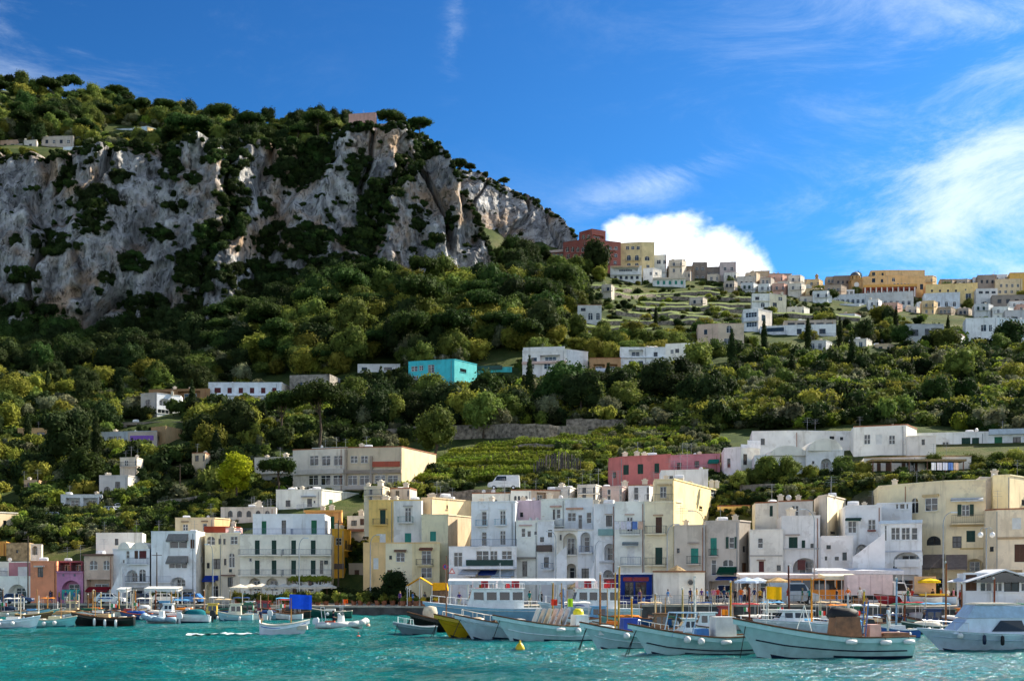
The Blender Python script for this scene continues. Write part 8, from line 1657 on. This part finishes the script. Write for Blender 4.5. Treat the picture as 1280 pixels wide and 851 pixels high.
# fruit stall, sign board, flower buckets
t = thing('fruit_stall', 'fruit stall with green skirt and tan sign board', 'stall', on_quay(1165, 130)); seabox(t, -1.5, 1.6, -.5, .5, 0, .95, paint('1E4A38'), 'counter', 0); seabox(t, -1.4, 1.5, -.55, .35, .96, 1.15, paint('E0B020'), 'fruit_tray'); m = MB(); m.box(-1.6, .6, .6, .7, .9, 2.9); m.build('sign_board', paint('C8A27A'), t)
for i, (px, Y) in enumerate(((504, 161), (512, 160.5), (520, 160), (529, 160.2), (536, 160.8), (545, 160))):
    t = thing('flower_tub', 'tub of yellow flowers before the flower stand', 'plant', on_quay(px, Y), i, 'flower tubs'); obj('pot', POT, t); obj('flowers', crown_mesh('flowers', 80 + i, [((0, 0, .8), .38, .8)], 160, .1, mat('yellow_petals', (.65, .45, .03), .6, .3, 6) if i % 2 else G_MID), t)
def sign(px, row, Y, kind, label):
    t = thing('road_sign', label, 'sign', on_quay(px, Y)); h = CH + (HY - row) / F * Y - t.location.z; m = MB(); m.bar((0, 0, 0), (0, 0, h + .3), .035, 6); m.build('post', LEAD, t); m = MB()
    if kind == 'tri': m.prism([(-.42, h - .35), (.42, h - .35), (0, h + .4)], -.06, -.04); m.build('plate', paint('C02A2A'), t); m = MB(); m.prism([(-.25, h - .25), (.25, h - .25), (0, h + .18)], -.075, -.062); m.build('face', paint('ECECEA'), t)
    else: m.lathe([(.01, -.05), (.36, -.05), (.36, -.03)], 16, (0, 0, h), axis='y'); m.build('plate', paint('C02A2A'), t); m = MB(); m.lathe([(.005, -.065), (.26, -.065)], 16, (0, 0, h), axis='y'); m.build('face', paint('2A4A9A'), t)
sign(565, 713, 162, 'tri', 'triangular warning sign before the restaurant'); sign(557, 708, 162.5, 'no', 'round no parking sign before the restaurant')
# outside stairs
def stairs(px0, row0, px1, row1, Y, wdt, colr, label):
    a, b = W(px0, row0, Y), W(px1, row1, Y); n = max(5, int(abs(b.z - a.z) / .18)); t = thing('outside_staircase', label, 'staircase', (a.x, Y, street_z(px0) - .2)); dx = b.x - a.x; zz = lambda q: lerp(a.z, b.z, q) - t.location.z; m = MB()
    for i in range(n):
        x0, x1 = dx * i / n, dx * (i + 1) / n; m.box(min(x0, x1), max(x0, x1), -wdt, 0, 0, zz((i + 1) / n))
    m.build('flight', stucco(colr), t); m = MB(); m.add([(0, -wdt - .15, 0), (dx, -wdt - .15, 0), (dx, -wdt - .15, zz(1) + .9), (0, -wdt - .15, zz(0) + .9), (0, -wdt - .005, 0), (dx, -wdt - .005, 0), (dx, -wdt - .005, zz(1) + .9), (0, -wdt - .005, zz(0) + .9)], [(0, 1, 2, 3), (7, 6, 5, 4), (3, 2, 6, 7), (0, 3, 7, 4), (1, 5, 6, 2)]); m.build('parapet', stucco(colr), t)
stairs(1062, 706, 1102, 676, 148.5, 1.2, 'E6E8EE', 'white outside staircase climbing to the veranda house'); stairs(735, 735, 748, 690, 164, 1.0, 'E2E6EC', 'steep white staircase beside the arcade'); stairs(142, 745, 156, 716, 181.5, 1.0, 'E6E8EC', 'white staircase below the barrel vaults'); stairs(693, 705, 708, 690, 166, .9, 'E4E8EE', 'short white staircase below the tall arches')

# ------------------------------------------------------------------ vehicles
def vehicle(loc, rz, colr, label, kind='car', group=None):
    P = {'car': ([(-2.0, .35), (2.0, .35), (2.05, .62), (1.9, .82), (1.0, .95), (-1.95, .98), (-2.05, .6)], [(-1.75, .97), (.95, .94), (.35, 1.42), (-1.35, 1.45)], 1.65, 4.1), 'van': ([(-2.5, .4), (2.5, .4), (2.55, .8), (2.4, 1.1), (1.75, 1.3), (-2.5, 1.3)], [(-2.48, 1.3), (1.75, 1.3), (1.05, 2.2), (.8, 2.3), (-2.4, 2.3)], 1.95, 5.0), 'bus': ([(-4, .45), (4, .45), (4.05, 1.3), (-4, 1.3)], [(-3.98, 1.3), (4.03, 1.3), (3.75, 2.7), (-3.95, 2.75)], 2.3, 8)}
    lo, up, w, ln = P[kind]; t = thing({'car': 'car', 'van': 'van', 'bus': 'bus'}[kind], label, kind, loc, rz, group); bm_ = paint(colr, .25); m = MB(); m.prism(lo, -w / 2, w / 2); m.build('body', bm_, t)
    c = MB(); n = len(up); it = .12; c.add([(x, -w / 2 + (it if i > 1 else .02), z) for i, (x, z) in enumerate(up)] + [(x, w / 2 - (it if i > 1 else .02), z) for i, (x, z) in enumerate(up)], [tuple(range(n)), tuple(range(2 * n - 1, n - 1, -1))] + [(i, n + i, n + (i + 1) % n, (i + 1) % n) for i in range(n)]); cb = c.build('cabin', bm_, t)
    z0, z1 = up[0][1], up[-1][1]; x0, x1 = up[0][0], up[2][0]; ns = {'car': 2, 'van': 2, 'bus': 6}[kind]
    for sg in (-1, 1):
        for i in range(ns):
            a = lerp(x0 + .35, x1 + .1, i / ns) + .06; b = lerp(x0 + .35, x1 + .1, (i + 1) / ns) - .06
            if kind == 'van' and i == 0: continue
            g = MB(); ya, yb2 = sg * (w / 2 - .02), sg * (w / 2 - it + .02); za, zb = lerp(z0, z1, .14), lerp(z0, z1, .84); g.quad((a, ya, za), (b + (.25 if i == ns - 1 else 0), ya, za), (b, yb2, zb), (a + (.2 if i == 0 and kind == 'car' else 0), yb2, zb)); g.build('window', GLASS, cb)
    g = MB(); ux, uz = up[1]; vx, vz = up[2]; g.quad((lerp(ux, vx, .12) + .02, -w * .42, lerp(uz, vz, .12)), (lerp(ux, vx, .12) + .02, w * .42, lerp(uz, vz, .12)), (lerp(ux, vx, .9) + .02, w * .38, lerp(uz, vz, .9)), (lerp(ux, vx, .9) + .02, -w * .38, lerp(uz, vz, .9))); g.build('windscreen', GLASS, cb)
    for x in (-ln * .31, ln * .31):
        for sg in (-1, 1):
            q = MB(); q.lathe([(.02, -.1), (.2, -.1), (.31, -.1), (.33, -.06), (.33, .06), (.31, .1), (.02, .1)], 14, (x, sg * (w / 2 - .06), .33), axis='y'); wh = q.build('wheel', RUBBER, t); q = MB(); q.lathe([(.01, 0), (.17, 0)], 10, (x, sg * (w / 2 + .05), .33), axis='y'); q.build('rim', STEEL, wh)
    for sg in (-1, 1): q = MB(); q.box(lo[2][0] - .14, lo[2][0] - .005, sg * w * .36 - .16, sg * w * .36 + .16, .62, .78); q.build('headlight', mat('headlight', (.8, .8, .78), .1, .05, 1), t)
    return t
def onhill(px, row, Y=None):
    Y = Y or hit(px, row); return ((px - 640) / F * Y, Y, max(H(px, Y), CH + (HY - row) / F * Y) - .02)
vehicle(on_quay(992, 133), R(-8), 'B4B8BC', 'silver delivery van parked on the quay', 'van'); vehicle(on_quay(1030, 141), R(178), 'E08A1E', 'orange minibus behind the silver van', 'bus')
for px, c, r_, lb in ((138, 'E2E4E6', 4, 'white hatchback parked before the beige shop front'), (182, '2A3A5A', 0, 'dark blue car parked below the barrel vaults'), (208, 'E0E2E2', 8, 'white car under the flat shelter'), (236, '3E78B8', 175, 'light blue car parked before the cream house'), (22, '24406A', 10, 'blue car near the low arches')): vehicle(on_quay(px, 176.5), R(r_), c, lb)
for px, row, Y, c, r_, lb in ((70, 650, 222, '9AA0A8', 5, 'grey car parked above the rubble wall'), (155, 640, 226, 'E2E4E6', 6, 'white estate car on the upper lane'), (142, 643, 222, 'D8DADC', -20, 'pale car parked beside the white estate')): vehicle(onhill(px, row, Y), R(r_), c, lb)
vehicle(onhill(686, 549, 268), R(4), 'E0E2E4', 'white pickup on the road below the dark trees'); vehicle(onhill(630, 612, 204), R(176), 'D8DCDE', 'white van parked at the top of the lilac house', 'van')
t = thing('truck', 'white delivery truck with a pale pink box body', 'truck', on_quay(1100, 136), R(-4)); m = MB(); m.box(-3.6, 1.1, -1.05, 1.05, .95, 3.1); bx_ = m.build('box_body', paint('E2CCC8'), t)
for x in (-2.4, -1.2, 0): m = MB(); m.box(x - .03, x + .03, -1.08, -1.051, 1.0, 3.05); m.build('panel_rib', paint('C8B0AE'), bx_)
m = MB(); m.prism([(1.2, .5), (3.0, .5), (3.05, 1.2), (2.75, 1.45), (2.35, 2.3), (1.2, 2.4)], -.98, .98); cb = m.build('cab', paint('E8E8E6', .3), t); m = MB(); m.quad((2.74, -.85, 1.5), (2.74, .85, 1.5), (2.40, .8, 2.25), (2.40, -.8, 2.25)); m.build('windscreen', GLASS, cb)
for sg in (-1, 1): m = MB(); m.quad((1.5, sg * .99, 1.4), (2.55, sg * .99, 1.4), (2.3, sg * .99, 2.15), (1.5, sg * .99, 2.2)); m.build('window', GLASS, cb)
m = MB(); m.box(-3.6, 2.9, -.9, .9, .45, .94); m.build('chassis', RUBBER, t)
for x in (-2.4, 2.1):
    for sg in (-1, 1): q = MB(); q.lathe([(.02, -.14), (.4, -.14), (.44, 0), (.4, .14), (.02, .14)], 14, (x, sg * .95, .44), axis='y'); q.build('wheel', RUBBER, t)
# laundry, pergola of straw
for px, row, Y, lb in ((1182, 590, 170, 'white sheets drying on a line above the large yellow house'), (787, 664, 164, 'coloured laundry on the balcony rail of the white house')):
    p = W(px, row, Y); t = thing('laundry_line', lb, 'laundry', p); m = MB(); m.bar((-2, 0, 1.3), (2, 0, 1.3), .015, 4); m.build('line', ROPE, t)
    for i, c in enumerate(('ECECEE', 'E6E2E8', 'D8DCEC', '6A8AC8', 'E0C0A8')): fo = flag_mesh(.62, 1.0, i).build('cloth', cloth(c), t, loc=(-1.9 + i * .75, -.02, .3))
t = thing('straw_pergola', 'wide straw pergola roof in front of the brown doors', 'pergola', W(1090, 574, 184)); m = MB(); m.box(0, 13.6, 0, 3, -.25, .05); m.build('roof', MATS['straw'], t)
for i in range(6): m = MB(); m.bar((.2 + i * 2.6, .2, -2.6), (.2 + i * 2.6, .2, -.25), .09, 6); m.build('post', WOOD_M, t)

# ------------------------------------------------------------------ cafe tables, crates, quay railing
tb = MB(); tb.lathe([(.02, .74), (.42, .74), (.42, .70), (.05, .70), (.04, .05), (.25, .03), (.25, 0)], 12); TBM = tb.mesh('table', paint('D8D4CA')); cb_ = MB(); cb_.box(-.2, .2, -.2, .2, .42, .46); cb_.box(-.2, .2, .16, .2, .47, .9)
for sx in (-.17, .17):
    for sy in (-.17, .17): cb_.bar((sx, sy, 0), (sx, sy, .43), .02, 4)
CHM = cb_.mesh('chair', paint('8A5A34'))
for i in range(11):
    px = 300 + i * 10; Y = 173 + (i % 2) * 1.2; o = obj('cafe_table', TBM, None, on_quay(px, Y)); tag(o, 'small round cafe table under the cream parasols', 'table', 'cafe tables of the hotel terrace')
    for a in (0.3, 2.4, 4.3): c = obj('cafe_chair', CHM, None, (o.location.x + .7 * math.sin(a), o.location.y + .7 * math.cos(a), o.location.z), -a + math.pi); tag(c, 'brown cafe chair at a round table under the cream parasols', 'chair', 'cafe chairs of the hotel terrace')
for i, (px, Y, c, lb) in enumerate(((742, 142, 'C8862E', 'orange fish crates stacked by the shelter'), (752, 141.5, '2A5AA8', 'blue fish crates stacked by the shelter'), (805, 141, '2A6AB8', 'blue plastic crates before the kiosk'), (826, 139.5, 'E0E0DA', 'white polystyrene boxes before the fish hut'), (1085, 130, '8A5A34', 'wooden crates beside the truck'), (1145, 129, 'B8402E', 'red fruit crates by the stall'), (118, 182, 'A8662E', 'orange crates before the beige shop'), (556, 157, '7A4A2E', 'brown crates beside the flower stand'))):
    t = thing('crate_stack', lb, 'crates', on_quay(px, Y), i * .7)
    for q in range(4):
        m = MB(); z = q // 2 * .36; x = (q % 2) * .68; m.box(x, x + .6, 0, .42, z, z + .05); [m.box(*b, z + .05, z + .34) for b in ((x, x + .03, 0, .42), (x + .57, x + .6, 0, .42), (x + .03, x + .57, 0, .03), (x + .03, x + .57, .39, .42))]; m.build('crate', paint(c), t)
def railing(px0, px1, label):
    n = int((px1 - px0) / 9); Y0, z = quay_at(px0); t = thing('quay_railing', label, 'railing', ((px0 - 640) / F * (Y0 + .4), Y0 + .4, z)); m = MB(); pts = []
    for i in range(n + 1): px = lerp(px0, px1, i / n); Y, zz = quay_at(px); pts.append(Vector(((px - 640) / F * (Y + .4), Y + .4, zz)) - t.location)
    for p in pts: q = MB(); q.bar(p, p + Vector((0, 0, 1)), .03, 5); q.build('post', LEAD, t)
    for k_, zz in (('top_rail', 1.0), ('middle_rail', .55)): q = MB(); q.tube([p + Vector((0, 0, zz)) for p in pts], .025, 5); q.build(k_, LEAD, t)
railing(770, 915, 'grey tubular railing along the quay before the kiosk'); railing(965, 1110, 'grey tubular railing along the quay before the van')

# ------------------------------------------------------------------ upper storeys, wings and vaults belong to the building they stand on
PAR = {}
for o in bpy.data.objects:
    if o.parent: PAR.setdefault(o.parent.name, []).append(o)
BYL = {o['label']: o for o in bpy.data.objects if o.parent is None and 'label' in o.keys()}
def merge(a, b):
    pa = [BYL[k] for k in BYL if k.startswith(a)][0]; pb = [BYL[k] for k in BYL if k.startswith(b)][0]; d = pa.location - pb.location
    if pa.type == 'MESH':
        pa.parent = pb; pa.location = d
        for k in ('label', 'category', 'group'):
            if k in pa.keys(): del pa[k]
        return
    for c in PAR.get(pa.name, []): c.parent = pb; c.location = c.location + d; PAR.setdefault(pb.name, []).append(c)
    bpy.data.objects.remove(pa)
for a, b in (('set back top floor', 'long white hotel with green'), ('dark roof pavilion', 'purple house'), ('recessed cream top storey', 'cream tower house'), ('upper red block', 'dark red terraced hotel'), ('low red wing', 'dark red terraced hotel'), ('ochre roof loggia', 'pale yellow palazzo'), ('upper orange storey', 'large orange palazzo'),
             ('white parapet room', 'white house with wide glazed'), ('tan stone tower wall', 'terraced hotel with a purple'), ('dark roofed cafe terrace', 'terraced hotel with a purple'), ('bluish upper school wing', 'long weathered school'), ('white roof room with glazed', 'white house with green shutters above'), ('grey penthouse', 'wide white house with a long'),
             ('broad white shallow vault', 'white vaulted house'), ('dark fronted barrel vault', 'white house with a dark barrel vault'), ('high sunlit cream wall', 'cream tower house')): merge(a, b)
for o in [o for o in bpy.data.objects if o.name.startswith('vaulted_roof') and o.parent is None]:
    pb = [BYL[k] for k in BYL if k.startswith('white house with barrel vault roofs')][0]; o.location = o.location - pb.location; o.parent = pb
    for k in ('label', 'category', 'group'):
        if k in o.keys(): del o[k]
